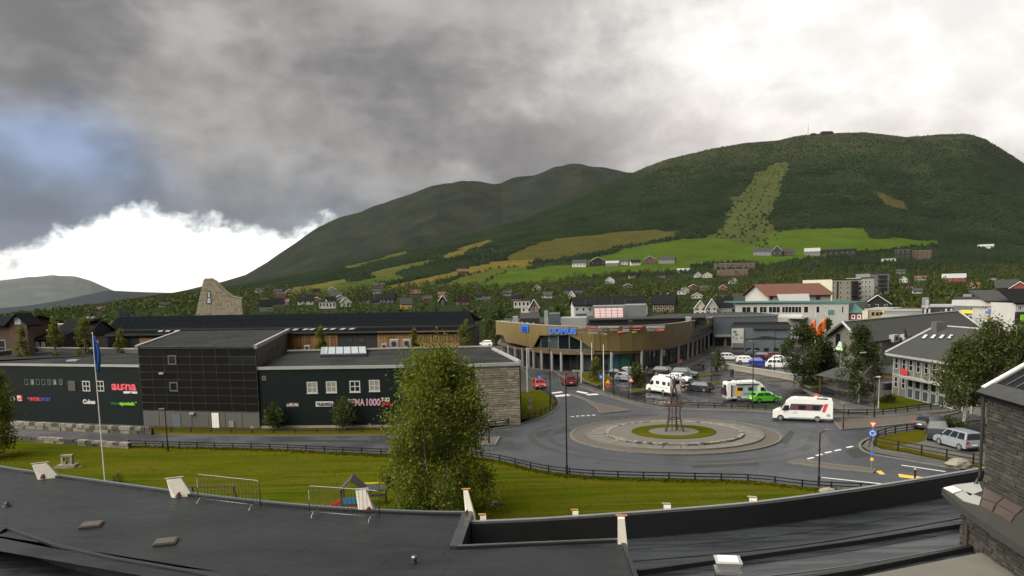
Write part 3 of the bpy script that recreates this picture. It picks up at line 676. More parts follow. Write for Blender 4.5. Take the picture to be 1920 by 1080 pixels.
# black parapet on the right with its thin cap
hstrip(pl_, -.12, .16, ZL - .2, ZP - .031, 'parapet', 'black_metal'); hstrip(pl_, .04, .20, ZP - .03, ZP, 'parapet_cap', 'grey_metal')
hstrip(pl_, -.05, .18, 0, ZL - .22, 'wall', 'white_wall')
for k in range(7):
    ln = offs(pl_, .14 + k * .95); b = 0
    ln = [p for p in ln if p.x > -2.5]
    hstrip(ln, 0, -.945, ZL - .30, ZL + .004 * (k % 2) - .02 * k, 'felt_sheet', 'roof_felt_dark')
    if k % 2 == 0: hstrip(ln, -.02, .05, ZL - .02 * k, ZL + .022 - .02 * k, 'felt_seam', 'grey_metal' if k == 4 else 'roof_felt')
st1 = [Vector((G(x, y, ZL).x, G(x, y, ZL).y)) for x, y in ((1195, 1074), (1400, 1046), (1600, 1018), (1800, 986), (1860, 976))]
hstrip(st1, -.10, .04, ZL - .3, ZL + .11, 'edge_trim', 'black_metal')
st2 = [Vector((G(x, y, ZL).x, G(x, y, ZL).y)) for x, y in ((1460, 1092), (1600, 1070), (1800, 1030), (1860, 1018))]
hstrip(st2, -.14, .04, ZL - .5, ZL + .09, 'edge_trim', 'black_metal')
st3 = [Vector((G(x, y, ZL).x, G(x, y, ZL).y)) for x, y in ((1460, 1110), (1600, 1088), (1800, 1048), (1860, 1036))]
hstrip(st3, -2.5, .0, 6.0, ZL + .07, 'terrace_wall', 'terrace_wall')
# white fins along the edge
def fin(px, py, z, h, w, outw=.95, ins=.18, rusty=False, lean=0., inner=False):
    p = G(px, py, z)
    d = Vector((p.x, p.y)).normalized(); t = Vector((d.y, -d.x)); mb = MB()
    def q(u, o, zz): s = Vector((p.x, p.y - 20)) + t * u + d * o; return (s.x, s.y, zz)
    for u0, u1, zz in ((-w / 2, w / 2, 0.),):
        pr = [(.10, z - .30), (.42 if h > .3 else .14, z + h), (.62 if h > .3 else .30, z + h + .02), (outw + .5, z - .35), (outw + .5, z - 1.4), (.10, z - 1.4)] if not inner else [(-ins, z - .25), (-ins, z + h), (ins * .5, z + h + .03), (outw, z - .35), (outw, z - 1.4), (-ins, z - 1.4)]
        vs = [q(u0 + lean * max(-.3, zc - z), o, zc) for o, zc in pr] + [q(u1 + lean * max(-.3, zc - z) - (.1 if zc > z + .3 and h > .3 else 0), o, zc) for o, zc in pr]; n = len(pr)
        mb.add(vs, [tuple(range(n)), tuple(range(n, 2 * n))[::-1]] + [(i, n + i, n + (i + 1) % n, (i + 1) % n) for i in range(n)])
    o = mb.build('fin', M('fin_white', (.62, .58, .49), .7, .10, 3, .004), hotel)
    mb = MB(); mb.box(-w / 2 - .02, w / 2 + .02, -.06, .06, 0, .025); c = mb.build('fin_cap', 'rust' if rusty else 'stone_c', o)
    s = q(lean * h - .04, .0 if inner else (.52 if h > .3 else .22), z + h + .03); c.location = s; c.rotation_euler[2] = math.atan2(t.y, t.x)
    return o
fin(97, 899, ZR, .62, .62, lean=-.55); fin(346, 934, ZR, .66, .60, lean=-.42); fin(690, 963, ZR, .70, .46, lean=-.22); fin(883, 967, ZR, .74, .26, .6, rusty=True, lean=-.14)
fin(906, 977, ZP, .12, .20, .7, ins=-.2, rusty=True); fin(1079, 967, ZP, .10, .20, .7, ins=-.2, rusty=True); fin(1251, 955, ZP, .10, .24, .7, ins=-.2); fin(1412, 941, ZP, .08, .26, .7, ins=-.2); fin(1168, 1017, ZR, .78, .30, .25, rusty=True, inner=True)
# small red brackets at the foot of the fins
for px, py in ((80, 899), (334, 934), (690, 962), (874, 968)):
    p = G(px, py, ZR); MB().add([(-.1, -.05, 0), (.1, -.05, 0), (.1, .08, 0), (-.1, .08, 0), (.02, -.05, .17), (.05, .08, .17)], [(0, 1, 4), (1, 2, 5, 4), (2, 3, 5), (3, 0, 4, 5)]).build('bracket', M('bracket_red', (.10, .02, .02), .6, .3, 4), hotel, loc=HV(p, .05))
# roof furniture
def plate(px, py, label):
    p = G(px, py, ZR + .02); o = thing('roof_hatch', label, 'hatch', p, .25)
    MB().box(-.32, .32, -.30, .30, 0, .05).build('frame', 'timber_dk', o); MB().box(-.28, .28, -.26, .26, .05, .075).build('lid', M('hatch_lid', (.055, .045, .040), .6, .3, 4), o)
plate(172, 985, 'brownish square hatch lid on the felt roof near the white fin'); plate(311, 1017, 'brownish square hatch lid on the felt roof, the one closer to the light well')
p = G(777, 1056, ZR + .01); o = thing('roof_vent', 'small steel vent pipe with a round cap on the felt roof', 'vent', p)
MB().tube([(0, 0, 0), (0, 0, .14)], [.07, .055], 12).build('pipe', 'plastic_dark', o); MB().tube([(0, 0, .13), (0, 0, .18), (0, 0, .22)], [.085, .085, .05], 14).build('cap', 'galv', o)
p = G(13, 949, ZR + .01); o = thing('roof_drain', 'small black roof drain dome on the felt roof at the picture edge', 'drain', p)
MB().tube([(0, 0, 0), (0, 0, .05)], [.16, .14], 12).build('collar', 'plastic_dark', o); MB().tube([(0, 0, .05), (0, 0, .12), (0, 0, .16)], [.10, .08, .03], 12).build('dome', 'black_metal', o)
p = G(1364, 1110, ZL - .2); o = thing('roof_chimney', 'metal clad flue box with a flared grey hood on the dark roof', 'chimney', p, -.15)
MB().box(-.32, .32, -.28, .28, 0, .62).build('shaft', 'black_metal', o)
MB().box(-.35, .35, -.31, .31, .60, .68).build('collar', 'grey_metal', o)
mb = MB(); mb.add([(-.24, -.22, .68), (.24, -.22, .68), (.24, .22, .68), (-.24, .22, .68), (-.36, -.34, .95), (.36, -.34, .95), (.36, .34, .95), (-.36, .34, .95)], [(0, 1, 5, 4), (1, 2, 6, 5), (2, 3, 7, 6), (3, 0, 4, 7), (4, 5, 6, 7)]); mb.build('hood', 'light_trim', o)
MB().box(-.27, .27, -.25, .25, .951, .985).build('lid', 'sign_white', o)
# crowd barriers standing at the roof edge
def barrier(pxa, pya, pxb, pyb, label):
    a = G(pxa, pya, ZR + .02); b = G(pxb, pyb, ZR + .02); L = (b - a).length; rz = math.atan2((b - a).y, (b - a).x)
    o = thing('crowd_barrier', label, 'barrier', a, rz, 'crowd barriers on the roof edge'); r = .13; H = 1.02
    def arc(cx, cz, a0, a1): return [(cx + r * math.cos(a0 + (a1 - a0) * i / 5), 0, cz + r * math.sin(a0 + (a1 - a0) * i / 5)) for i in range(6)]
    pts = [(0, 0, .12), (0, 0, H - r)] + arc(r, H - r, math.pi, math.pi / 2) + arc(L - r, H - r, math.pi / 2, 0) + [(L, 0, .12)]
    mb = MB(); mb.tube(pts, .017, 8); mb.tube([(0, 0, .13), (L, 0, .13)], .015, 8); mb.build('frame', 'galv', o, True)
    n = 18
    for i in range(1, n):
        x = L * i / n; MB().tube([(x, 0, .13), (x, 0, H - (.02 if .08 < i / n < .92 else .05))], .0075, 5).build('bar', 'galv', o)
    for x in (.25, L - .25):
        MB().tube([(x, -.30, .0), (x, -.26, .10), (x, -.15, .16), (x, 0, .17), (x, .15, .16), (x, .26, .10), (x, .30, 0)], .018, 6).build('foot', 'galv', o)
barrier(372, 940, 489, 955, 'galvanised crowd barrier at the roof edge beside the second white fin')
barrier(581, 966, 712, 977, 'galvanised crowd barrier at the roof edge in front of the playhouse')

# stone tower of the hotel
def stonewall(parent, A, dirv, nrm, L, z0, z1, name, hmin=.13, hmax=.21, lmin=.28, lmax=.85, mats=('stone_a', 'stone_b', 'stone_c', 'stone_dark'), dep=.05, seed=1, gap=.012, keepf=None, wts=(3, 4, 1.4, 2)):
    R = random.Random(seed); A = Vector(A); d = Vector(dirv).normalized(); n = Vector(nrm).normalized()
    mb = MB(); q = [A, A + d * L, A + d * L - n * .25, A - n * .25]
    back = mb.prism([(p.x, p.y) for p in q], z0, z1).build(name, 'mortar', parent); z = z0
    while z < z1 - .03:
        h = min(R.uniform(hmin, hmax), z1 - z); u = -R.uniform(0, .2); 
        while u < L:
            l = R.uniform(lmin, lmax); u0 = max(u, 0); u1 = min(u + l, L)
            if u1 - u0 > .05 and (keepf is None or keepf((u0 + u1) / 2, z + h / 2)):
                e = dep * R.uniform(.5, 1.4); a = A + d * (u0 + gap / 2); b = A + d * (u1 - gap / 2); j = lambda: R.uniform(-.012, .012)
                f = n * e; vs = []
                for p in (a, b): vs += [(p.x, p.y, z + gap / 2), (p.x, p.y, z + h - gap / 2)]
                vs += [(a.x + f.x, a.y + f.y, z + gap / 2 + .012 + j()), (a.x + f.x, a.y + f.y, z + h - gap / 2 - .012 + j()), (b.x + f.x, b.y + f.y, z + gap / 2 + .012 + j()), (b.x + f.x, b.y + f.y, z + h - gap / 2 - .012 + j())]
                MB().add(vs, [(4, 6, 7, 5), (0, 2, 6, 4), (1, 5, 7, 3), (0, 4, 5, 1), (2, 3, 7, 6)]).build('stone', R.choices(mats, wts)[0], back)
            u += l
        z += h
    return back
TA = G(1846, 907, 8.9); TB = G(1960, 968, 8.9); ZE = ZT(TA.x, TA.y, 738)
td = Vector((TB.x - TA.x, TB.y - TA.y)); tl = td.length; td.normalize(); tn = Vector((td.y, -td.x))      # outward, to the viewer
if tn.dot(Vector((-TA.x, -TA.y))) < 0: tn = -tn
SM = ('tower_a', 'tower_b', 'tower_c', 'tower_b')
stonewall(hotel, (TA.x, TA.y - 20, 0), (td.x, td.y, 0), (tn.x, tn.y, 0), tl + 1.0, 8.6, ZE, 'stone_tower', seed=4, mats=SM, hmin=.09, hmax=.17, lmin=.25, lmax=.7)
bk = -tn * 4.0                                              # flank going back, lean-to roof over it
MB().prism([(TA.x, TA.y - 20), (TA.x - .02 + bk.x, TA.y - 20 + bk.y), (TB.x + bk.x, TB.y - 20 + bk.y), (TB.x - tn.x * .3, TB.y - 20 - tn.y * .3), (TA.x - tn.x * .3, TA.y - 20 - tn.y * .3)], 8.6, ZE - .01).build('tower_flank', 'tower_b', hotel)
E0 = TA + Vector((tn.x * .3 - td.x * .3, tn.y * .3 - td.y * .3, 0)); E0.z = ZE + .02; E1 = E0 + Vector((td.x, td.y, 0)) * (tl + 1.6); up_ = Vector((-tn.x, -tn.y, .62)) * 4.3
nrm = (E1 - E0).cross(up_).normalized(); nrm = nrm if nrm.z > 0 else -nrm
sl = lambda p: (p.x, p.y - 20, p.z)
MB().slab([sl(E0), sl(E1), sl(E1 + up_), sl(E0 + up_)], nrm, .14).build('tower_roof', 'slate_dk', hotel)
for i in range(9):
    a = E0 + Vector((td.x, td.y, 0)) * (.35 + i * .6) + nrm * .02; MB().tube([sl(a + nrm * .01 + up_ * .12), sl(a + nrm * .01 + up_)], .03, 5).build('roof_seam', 'black_metal', hotel)
MB().slab([sl(E0 + nrm * .02), sl(E1 + nrm * .02), sl(E1 + up_ * .12 + nrm * .02), sl(E0 + up_ * .12 + nrm * .02)], nrm, .03).build('eave_flashing', 'grey_roof', hotel)
v0 = E0 - Vector((td.x, td.y, 0)) * .06; v1 = E0 + Vector((td.x, td.y, 0)) * .16
MB().slab([sl(v0 + nrm * .06 + up_ * .05), sl(v1 + nrm * .06 + up_ * .05), sl(v1 + up_ + nrm * .06), sl(v0 + up_ + nrm * .06)], nrm, .22).build('verge_board', 'sign_white', hotel)
gp = TA + Vector((tn.x * .12 - td.x * .10, tn.y * .12 - td.y * .10, 0))
mb = MB(); mb.tube([HV((gp.x, gp.y, ZE - .1)), HV((gp.x, gp.y, 9.2)), HV((gp.x - .12, gp.y - .05, 9.0)), HV((gp.x - .25, gp.y - .1, 8.75))], .055, 8); mb.build('downpipe', 'plastic_dark', hotel)
# stone shoulder below with its sheet-covered top
C = [G(1766, 915, 8.86), G(1843, 902, 8.86), G(1990, 975, 8.86), G(1990, 1075, 8.86), G(1803, 950, 8.86)]
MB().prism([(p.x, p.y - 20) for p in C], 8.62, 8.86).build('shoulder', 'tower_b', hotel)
def topsheet(pts, mat, z=8.866, t=.03, name='cover_sheet'):
    MB().prism([(G(x, y, 8.86).x, G(x, y, 8.86).y - 20) for x, y in pts], z, z + t).build(name, mat, hotel)
M('cover_brown', (.075, .055, .048), .5, .25, 1.5)
topsheet([(1769, 916), (1786, 912), (1804, 921), (1788, 926)], 'sign_white'); topsheet([(1787, 911), (1835, 905), (1842, 922), (1818, 931), (1806, 920)], 'light_trim'); topsheet([(1790, 928), (1806, 922), (1840, 934), (1836, 948), (1806, 940)], 'light_trim')
topsheet([(1845, 916), (1880, 935), (1868, 945), (1842, 934)], 'cover_brown'); topsheet([(1882, 936), (1918, 955), (1905, 966), (1870, 946)], 'cover_brown'); topsheet([(1842, 938), (1866, 947), (1860, 960), (1838, 949)], 'cover_brown'); topsheet([(1870, 949), (1903, 967), (1895, 980), (1864, 962)], 'cover_brown')
D0 = G(1805, 954, 8.62); D1 = G(1985, 1064, 8.62); dd = Vector((D1.x - D0.x, D1.y - D0.y)); dl = dd.length; dd.normalize(); dn = Vector((dd.y, -dd.x))
if dn.dot(Vector((-D0.x, -D0.y))) < 0: dn = -dn
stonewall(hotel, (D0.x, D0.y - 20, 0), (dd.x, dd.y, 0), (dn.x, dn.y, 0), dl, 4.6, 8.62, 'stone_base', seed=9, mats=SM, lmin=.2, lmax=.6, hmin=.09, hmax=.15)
bx = D0 + Vector((dd.x * .55 + dn.x * .1, dd.y * .55 + dn.y * .1, 0)); mb = MB(); mb.tube([HV((bx.x, bx.y, 4.6)), HV((bx.x, bx.y, 8.3))], .05, 6); mb.build('rusty_pipe', 'corten', hotel)
# ================================================================== BUILDING HELPERS
ORG = {}
def bthing(name, label, cat, org, group=None):
    o = thing(name, label, cat, org, 0, group); ORG[o.name] = Vector(org); return o
def wb(mb, name, mat, parent, smooth=False):           # world coordinates -> child of a thing
    root = parent
    while root.parent is not None: root = root.parent
    g = ORG[root.name]; mb.v = [(v[0] - g.x, v[1] - g.y, v[2] - g.z) for v in mb.v]
    return mb.build(name, mat, parent, smooth)
def wl(parent, p):
    root = parent
    while root.parent is not None: root = root.parent
    return Vector(p) - ORG[root.name]
class Wall:                                             # vertical wall plane from A to B (as seen left to right)
    def __init__(s, A, B):
        s.A = Vector((A[0], A[1], 0)); s.B = Vector((B[0], B[1], 0)); s.d = (s.B - s.A); s.L = s.d.length; s.d.normalize()
        s.n = Vector((s.d.y, -s.d.x, 0)); s.rz = math.atan2(s.d.y, s.d.x)
    def uz(s, px, py):
        r = Vector(ray(px, py)); t = (s.A - Vector((0, 0, CAMZ))).dot(s.n) / r.dot(s.n); p = r * t
        return (p - s.A).dot(s.d), p.z + CAMZ
    def pt(s, u, z, o=0.): q = s.A + s.d * u + s.n * o; return Vector((q.x, q.y, z))
    def rect(s, x0, y0, x1, y1):
        a = s.uz(x0, y0); b = s.uz(x1, y1); return (a[0], b[0], b[1], a[1])
    def box(s, mb, u0, u1, z0, z1, o0, o1):
        P_ = [s.A + s.d * u0 + s.n * o1, s.A + s.d * u1 + s.n * o1, s.A + s.d * u1 + s.n * o0, s.A + s.d * u0 + s.n * o0]
        return mb.prism([(p.x, p.y) for p in P_], z0, z1)
    def poly(s, mb, uv, o0, o1):
        q = [s.pt(u, z, o1) for u, z in uv]; return mb.slab(q, s.n, o1 - o0)
def window(parent, w, r, fm='white_paint', pm='glass_dark', nx=1, nz=1, fr=.08, o=.04, sill=None, name='window'):
    u0, u1, z0, z1 = r; mb = MB()
    w.box(mb, u0, u1, z0, z0 + fr, 0, o); w.box(mb, u0, u1, z1 - fr, z1, 0, o); w.box(mb, u0, u0 + fr, z0 + fr, z1 - fr, 0, o); w.box(mb, u1 - fr, u1, z0 + fr, z1 - fr, 0, o)
    for i in range(1, nx): u = u0 + (u1 - u0) * i / nx; w.box(mb, u - fr * .4, u + fr * .4, z0 + fr, z1 - fr, 0, o * .9)
    for i in range(1, nz): z = z0 + (z1 - z0) * i / nz; w.box(mb, u0 + fr, u1 - fr, z - fr * .4, z + fr * .4, 0, o * .8)
    f = wb(mb, name, fm, parent)
    mb = MB(); w.box(mb, u0 + fr * .8, u1 - fr * .8, z0 + fr * .8, z1 - fr * .8, -.05, o * .35); wb(mb, 'pane', pm, f)
    if sill: mb = MB(); w.box(mb, u0 - .05, u1 + .05, z0 - .08, z0, 0, o + .08); wb(mb, 'sill', sill, f)
    return f
def winpx(parent, w, x0, y0, x1, y1, **k): return window(parent, w, w.rect(x0, y0, x1, y1), **k)
def boxpx(parent, w, x0, y0, x1, y1, name, mat, o0=0., o1=.06):
    u0, u1, z0, z1 = w.rect(x0, y0, x1, y1); mb = MB(); w.box(mb, u0, u1, z0, z1, o0, o1); return wb(mb, name, mat, parent)
def sign(label, w, x0, y0, x1, y1, words, plate=None, name='shop_sign', o=.05, back=None, pad=.0, group=None):
    # words: list of (text, fraction start, fraction end, material, vertical fractions)
    u0, u1, z0, z1 = w.rect(x0, y0, x1, y1); org = w.pt((u0 + u1) / 2, z0, 0)
    t = bthing(name, label, 'sign', org, group)
    if plate: mb = MB(); w.box(mb, u0 - pad, u1 + pad, z0 - pad, z1 + pad, .0, o); wb(mb, 'plate', plate, t)
    for wd in words:
        body, f0, f1, mat = wd[:4]; v0, v1 = wd[4] if len(wd) > 4 else (.12, .88); bold = wd[5] if len(wd) > 5 else 0.
        H = (z1 - z0) * (v1 - v0); size = H / .70
        text(body, size, mat, t, wl(t, w.pt(u0 + (u1 - u0) * f0, z0 + (z1 - z0) * v0, o + .03)), (math.pi / 2, 0, w.rz), .02, width=(u1 - u0) * (f1 - f0), bold=bold)
    return t

# ================================================================== THE DARK SHOPPING CENTRE
la, lb = G(-120, 783), G(277, 798); ra, rb_, rc_ = G(486, 803), G(893, 800), G(976, 796)
hL = ZT(lb.x, lb.y, 686); hR = ZT(ra.x, ra.y, 690); hM = ZT(lb.x, lb.y, 651)
mall = bthing('shopping_centre', 'long dark grey shopping centre with flat roofs, a panelled block and a stone end', 'building', (-30, 95, 0))
wL = Wall(la, lb); wR = Wall(ra, rb_); wS = Wall(rb_, rc_)
bkl = [G(266, 663, hL), G(70, 660, hL), G(-200, 690, hL)]
wb(MB().prism([(la.x, la.y), (lb.x, lb.y), (bkl[0].x, bkl[0].y), (bkl[1].x, bkl[1].y), (bkl[2].x, bkl[2].y)], 0, hL), 'wall', 'dark_clad', mall)
wb(MB().prism([(la.x, la.y + .02), (lb.x, lb.y + .02), (bkl[0].x, bkl[0].y), (bkl[1].x, bkl[1].y), (bkl[2].x, bkl[2].y)], hL + .002, hL + .05), 'roof', 'sheet_roof', mall)
mb = MB(); wL.box(mb, -.1, wL.L + .02, hL - .16, hL + .13, -.1, .12); wb(mb, 'fascia', 'light_trim', mall)
mb = MB(); strip([Vector((p.x, p.y)) for p in (bkl[0], bkl[1], bkl[2])], -.35, .0, hL, hL + .62, mb); wb(mb, 'back_parapet', 'grey_base', mall)
mb = MB(); strip([Vector((p.x, p.y)) for p in (bkl[0], bkl[1], bkl[2])], -.45, .08, hL + .62, hL + .80, mb); wb(mb, 'parapet_cap', 'light_trim', mall)
p = G(138, 676, hL + .1); mb = MB().prism([(p.x - .7, p.y - .5), (p.x + .7, p.y - .5), (p.x + .7, p.y + .5), (p.x - .7, p.y + .5)], hL + .05, hL + .22); wb(mb, 'roof_light', 'skylight', mall)
# right section
bk0, bk1 = G(540, 664, hR), G(893, 656, hR)
side = G(972, 671, hR)
wb(MB().prism([(ra.x, ra.y), (rb_.x, rb_.y), (rc_.x, rc_.y), (bk1.x + 2.5, bk1.y), (bk0.x, bk0.y)], 0, hR), 'wall', 'dark_clad', mall)
wb(MB().prism([(ra.x, ra.y + .02), (rb_.x, rb_.y + .02), (rc_.x, rc_.y + .02), (bk1.x + 2.45, bk1.y), (bk0.x, bk0.y)], hR + .002, hR + .05), 'roof', 'sheet_roof', mall)
mb = MB(); wR.box(mb, -.3, wR.L + .02, hR - .22, hR + .13, -.1, .14); wb(mb, 'fascia', 'light_trim', mall)
mb = MB(); wS.box(mb, -.0, wS.L + .12, hR - .22, hR + .16, -.1, .22); wb(mb, 'fascia', 'light_trim', mall)
mb = MB(); strip([Vector((bk0.x, bk0.y)), Vector((bk1.x, bk1.y)), Vector((bk1.x + 2.4, bk1.y - .3))], -.3, .0, hR, hR + .42, mb); wb(mb, 'back_parapet', 'grey_base', mall)
mb = MB(); strip([Vector((bk0.x, bk0.y)), Vector((bk1.x, bk1.y)), Vector((bk1.x + 2.4, bk1.y - .3))], -.4, .06, hR + .42, hR + .60, mb); wb(mb, 'parapet_cap', 'light_trim', mall)
mb = MB(); strip([Vector((bk1.x + 2.4, bk1.y - .1)), Vector((rc_.x + .05, rc_.y + .3))], -.25, .15, hR, hR + .34, mb); wb(mb, 'parapet_cap', 'light_trim', mall)
# rooftop: long skylight, fan units
q = [G(600, 671, hR), G(688, 669, hR), G(686, 659, hR), G(602, 660, hR)]
wb(MB().prism([(p.x, p.y) for p in q], hR + .05, [hR + .35, hR + .35, hR + .75, hR + .75]), 'skylight_curb', 'plastic_dark', mall)
for i in range(6):
    f0, f1 = (i + .06) / 6, (i + .94) / 6; P0 = q[0].lerp(q[1], f0); P1 = q[0].lerp(q[1], f1); P2 = q[3].lerp(q[2], f1); P3 = q[3].lerp(q[2], f0)
    a_, b_, c_, d_ = P0.lerp(P3, .12), P1.lerp(P2, .12), P1.lerp(P2, .95), P0.lerp(P3, .95)
    wb(MB().add([(a_.x, a_.y, hR + .42), (b_.x, b_.y, hR + .42), (c_.x, c_.y, hR + .78), (d_.x, d_.y, hR + .78)], [(0, 1, 2, 3)]), 'pane', 'skylight', mall)
for x, y, s in ((577, 660, .8), (721, 657, .8), (740, 655, 1.3), (764, 654, 1.25)):
    p = G(x, y, hR + .1); t = s / 2
    f = wb(MB().prism([(p.x - t, p.y - t), (p.x + t, p.y - t), (p.x + t, p.y + t), (p.x - t, p.y + t)], hR + .3, hR + .3 + s), 'fan_unit', 'light_trim', mall)
    wb(MB().disc((p.x, p.y - t - .02, hR + .3 + s * .52), s * .30, (0, 1, 0), .05, 14), 'fan_grille', 'plastic_dark', f)
    wb(MB().prism([(p.x - t * .8, p.y - t * .8), (p.x + t * .8, p.y - t * .8), (p.x + t * .8, p.y + t * .8), (p.x - t * .8, p.y + t * .8)], hR + .05, hR + .3), 'stand', 'grey_metal', f)
# middle block: dark cassettes over a pale base
ma = lb + Vector((-.35, -.25, 0)); mbq = ra + Vector((.2, -.25, 0)); wM = Wall(ma, mbq); b0 = G(338, 622, hM); b1 = G(541, 619, hM)
zb = wM.uz(380, 771)[1]
wb(MB().prism([(ma.x, ma.y + .2), (mbq.x, mbq.y + .2), (b1.x, b1.y), (b0.x, b0.y)], 0, hM), 'panel_block', 'panel_joint', mall)
wb(MB().prism([(ma.x - .05, ma.y - .2), (mbq.x + .05, mbq.y - .2), (b1.x, b1.y), (b0.x, b0.y)], hM + .002, hM + .09), 'roof', 'sheet_roof', mall)
mb = MB(); strip([Vector((ma.x, ma.y - .25)), Vector((b0.x, b0.y))], -.1, .25, hM - .2, hM + .25, mb); wb(mb, 'verge_cap', 'light_trim', mall)
mb = MB(); strip([Vector((mbq.x, mbq.y - .25)), Vector((b1.x, b1.y))], -.25, .1, hM - .2, hM + .25, mb); wb(mb, 'verge_cap', 'light_trim', mall)
mb = MB(); wM.box(mb, -.1, wM.L + .1, hM - .14, hM + .10, -.1, .10); wb(mb, 'fascia', 'grey_base', mall)
for i in range(7):
    f = (i + .5) / 7; a = ma.lerp(mbq, f); b = b0.lerp(b1, f); wb(MB().tube([(a.x, a.y, hM + .11), (b.x, b.y, hM + .11)], .035, 4), 'roof_seam', 'grey_base', mall)
rows = [zb]; rz0 = zb
NR = 8; NC = 9
for r in range(NR):
    for c in range(NC):
        u0 = wM.L * c / NC; u1 = wM.L * (c + 1) / NC; z0 = zb + .05 + (hM - .2 - zb) * r / NR; z1 = zb + (hM - .2 - zb) * (r + 1) / NR
        mb = MB(); wM.box(mb, u0 + .05, u1 - .05, z0 + .035, z1 - .035, -.25, .0 + .006 * ((r * 3 + c * 5) % 3)); wb(mb, 'panel', 'dark_panel' if not (r == 6 and c >= 7) else 'glass_dark', mall)
for r in range(NR + 1):
    z = zb + .03 + (hM - .2 - zb) * r / NR; mb = MB(); wM.box(mb, 0, wM.L, z - .018, z + .018, -.02, .03); wb(mb, 'joint_strip', 'panel_joint', mall)
for c in range(NC + 1):
    u = min(max(wM.L * c / NC, .02), wM.L - .02); mb = MB(); wM.box(mb, u - .016, u + .016, zb + .06, hM - .2, -.02, .027); wb(mb, 'joint_strip', 'panel_joint', mall)
mb = MB(); wM.box(mb, 0, wM.L, 0, zb - .05, -.15, -.02); wb(mb, 'base_wall', 'grey_base', mall)
for i in range(7): mb = MB(); wM.box(mb, wM.L * (i + .02) / 7, wM.L * (i + .98) / 7, .06, zb - .15, -.02, .02); wb(mb, 'base_panel', 'grey_base', mall)
d = boxpx(mall, wM, 397, 774, 412, 802, 'door', 'white_paint', .02, .09); boxpx(d, wM, 395.5, 773, 397, 802, 'door_frame', 'red_wall', .02, .10)
boxpx(mall, wM, 323, 776, 340, 801, 'door', 'bluegrey_wall', .02, .07); boxpx(mall, wM, 430, 789, 440, 801, 'meter_box', 'grey_wall', .02, .12)
for x, y in ((323, 675), (326, 725)): winpx(mall, wM, x - 8, y - 9, x + 9, y + 9, fm='grey_base', pm='glass_dark', o=.10, fr=.16)
for x, y in ((305, 700), (362, 775)): boxpx(mall, wM, x - 4, y - 2, x + 4, y + 1.5, 'wall_lamp', 'light_trim', .02, .35)
wMR = Wall(mbq, b1)
for k in range(4): window(mall, wMR, (3 + k * 6, 5.5 + k * 6, hR + .55, hR + 1.15), fm='dark_clad', pm='glass_mid', nx=2)
# windows and vents, left section
for i, x in enumerate((50, 61, 71.5, 82, 93, 103, 114.5)): winpx(mall, wL, x - 4, 711, x + 4, 722, fm='grey_base', pm='glass_blind' if i in (1, 5) else ('glass_mid' if i in (4, 6) else 'glass_dark'), fr=.10, o=.05)
v = boxpx(mall, wL, 128, 714, 143, 733, 'vent_grille', 'grey_base', 0, .08)
for k in range(7): boxpx(v, wL, 129 + 2 * k, 715.5, 130.1 + 2 * k, 731.5, 'slat', 'stone_c', .08, .12)
winpx(mall, wL, 154, 714, 170, 734, fm='white_wall', pm='glass_dark', nx=2, nz=2, fr=.14); winpx(mall, wL, 181, 714, 196, 734, fm='white_wall', pm='glass_dark', nx=2, nz=2, fr=.12)
# windows right section
winpx(mall, wR, 491, 705, 499, 713, fm='grey_wall', pm='glass_mid')
for i, (x, y) in enumerate(((585.5, 726), (621.5, 725), (665.5, 724), (702, 722.5))): winpx(mall, wR, x - 10.5, y - 10, x + 10.5, y + 11, fm='white_wall', pm=['glass_blind', 'glass_blind', 'glass_dark', 'glass_blind'][i], nx=2, nz=2, fr=.13, sill='white_wall')
# stone end wall, stone by stone
stw = stonewall(mall, wl(mall, wS.A), (wS.d.x, wS.d.y, 0), (wS.n.x, wS.n.y, 0), wS.L, .02, hR - .25, 'stone_end', hmin=.20, hmax=.34, lmin=.5, lmax=1.3, dep=.06, seed=3, mats=('church_b', 'stone_a', 'stone_c', 'stone_b'), wts=(3, 3, 4, 2), gap=.03)
mb = MB(); wR.box(mb, wR.L - .35, wR.L - .1, hR - 1.4, hR - .4, .0, .10); wb(mb, 'wall_hatch', 'plastic_dark', mall)
mb = MB(); mb.disc(wR.pt(wR.L - .85, hR - .9, .06), .36, (wR.n.x, wR.n.y, 0), .10, 16); wb(mb, 'wall_disc', 'light_trim', mall)
# pale plinth line and low kerb wall along the base
mb = MB(); wR.box(mb, -1.0, wR.L, .0, .30, .02, .12); wb(mb, 'plinth', 'stone_c', mall)
# ---- shop signs
sign('red rounded lowercase letters on the dark mall wall', wL, 209, 713, 257, 733, [('au', 0.0, .46, 'sign_rose', (.08, .92), .05), (':', .47, .54, 'sign_rose', (.2, .9), .05), ('na', .56, 1.0, 'sign_rose', (.08, .92), .05)])
sign('small white and blue plate under the red rounded sign', wL, 232, 733.5, 258, 738, [('a', .46, .62, 'sign_blue', (.1, .95))], 'sign_white', o=.06)
sign('lime and dark green pharmacy sign on the dark mall wall', wL, 208, 751, 258, 762, [('vitus', 0, .33, 'sign_dkgreen', (.22, .86), .01), ('apotek', .34, .94, 'sign_green', (.22, .86), .03), ('*', .94, 1.0, 'sign_green', (.4, .95))])
sign('white rounded letters between the two white poles on the mall', wL, 156, 748, 180, 758, [('Cubus', 0, 1, 'sign_white', (.1, .9), .03)])
sign('red and blue slanted lettering low on the dark mall wall', wL, 52, 743, 97, 753, [('+', 0, .10, 'sign_purple', (.2, .95)), ('INTER', .11, .55, 'sign_red', (.1, .8), .03), ('SPORT', .56, 1.0, 'sign_navy', (.1, .8), .03)])
sign('small red and white square sign beside the birch at the mall wall', wL, 32, 741, 43, 752, [('iR', .1, .9, 'sign_white', (.5, .95), .02), ('ia', .1, .9, 'sign_pink', (.05, .4), .02)], 'sign_red')
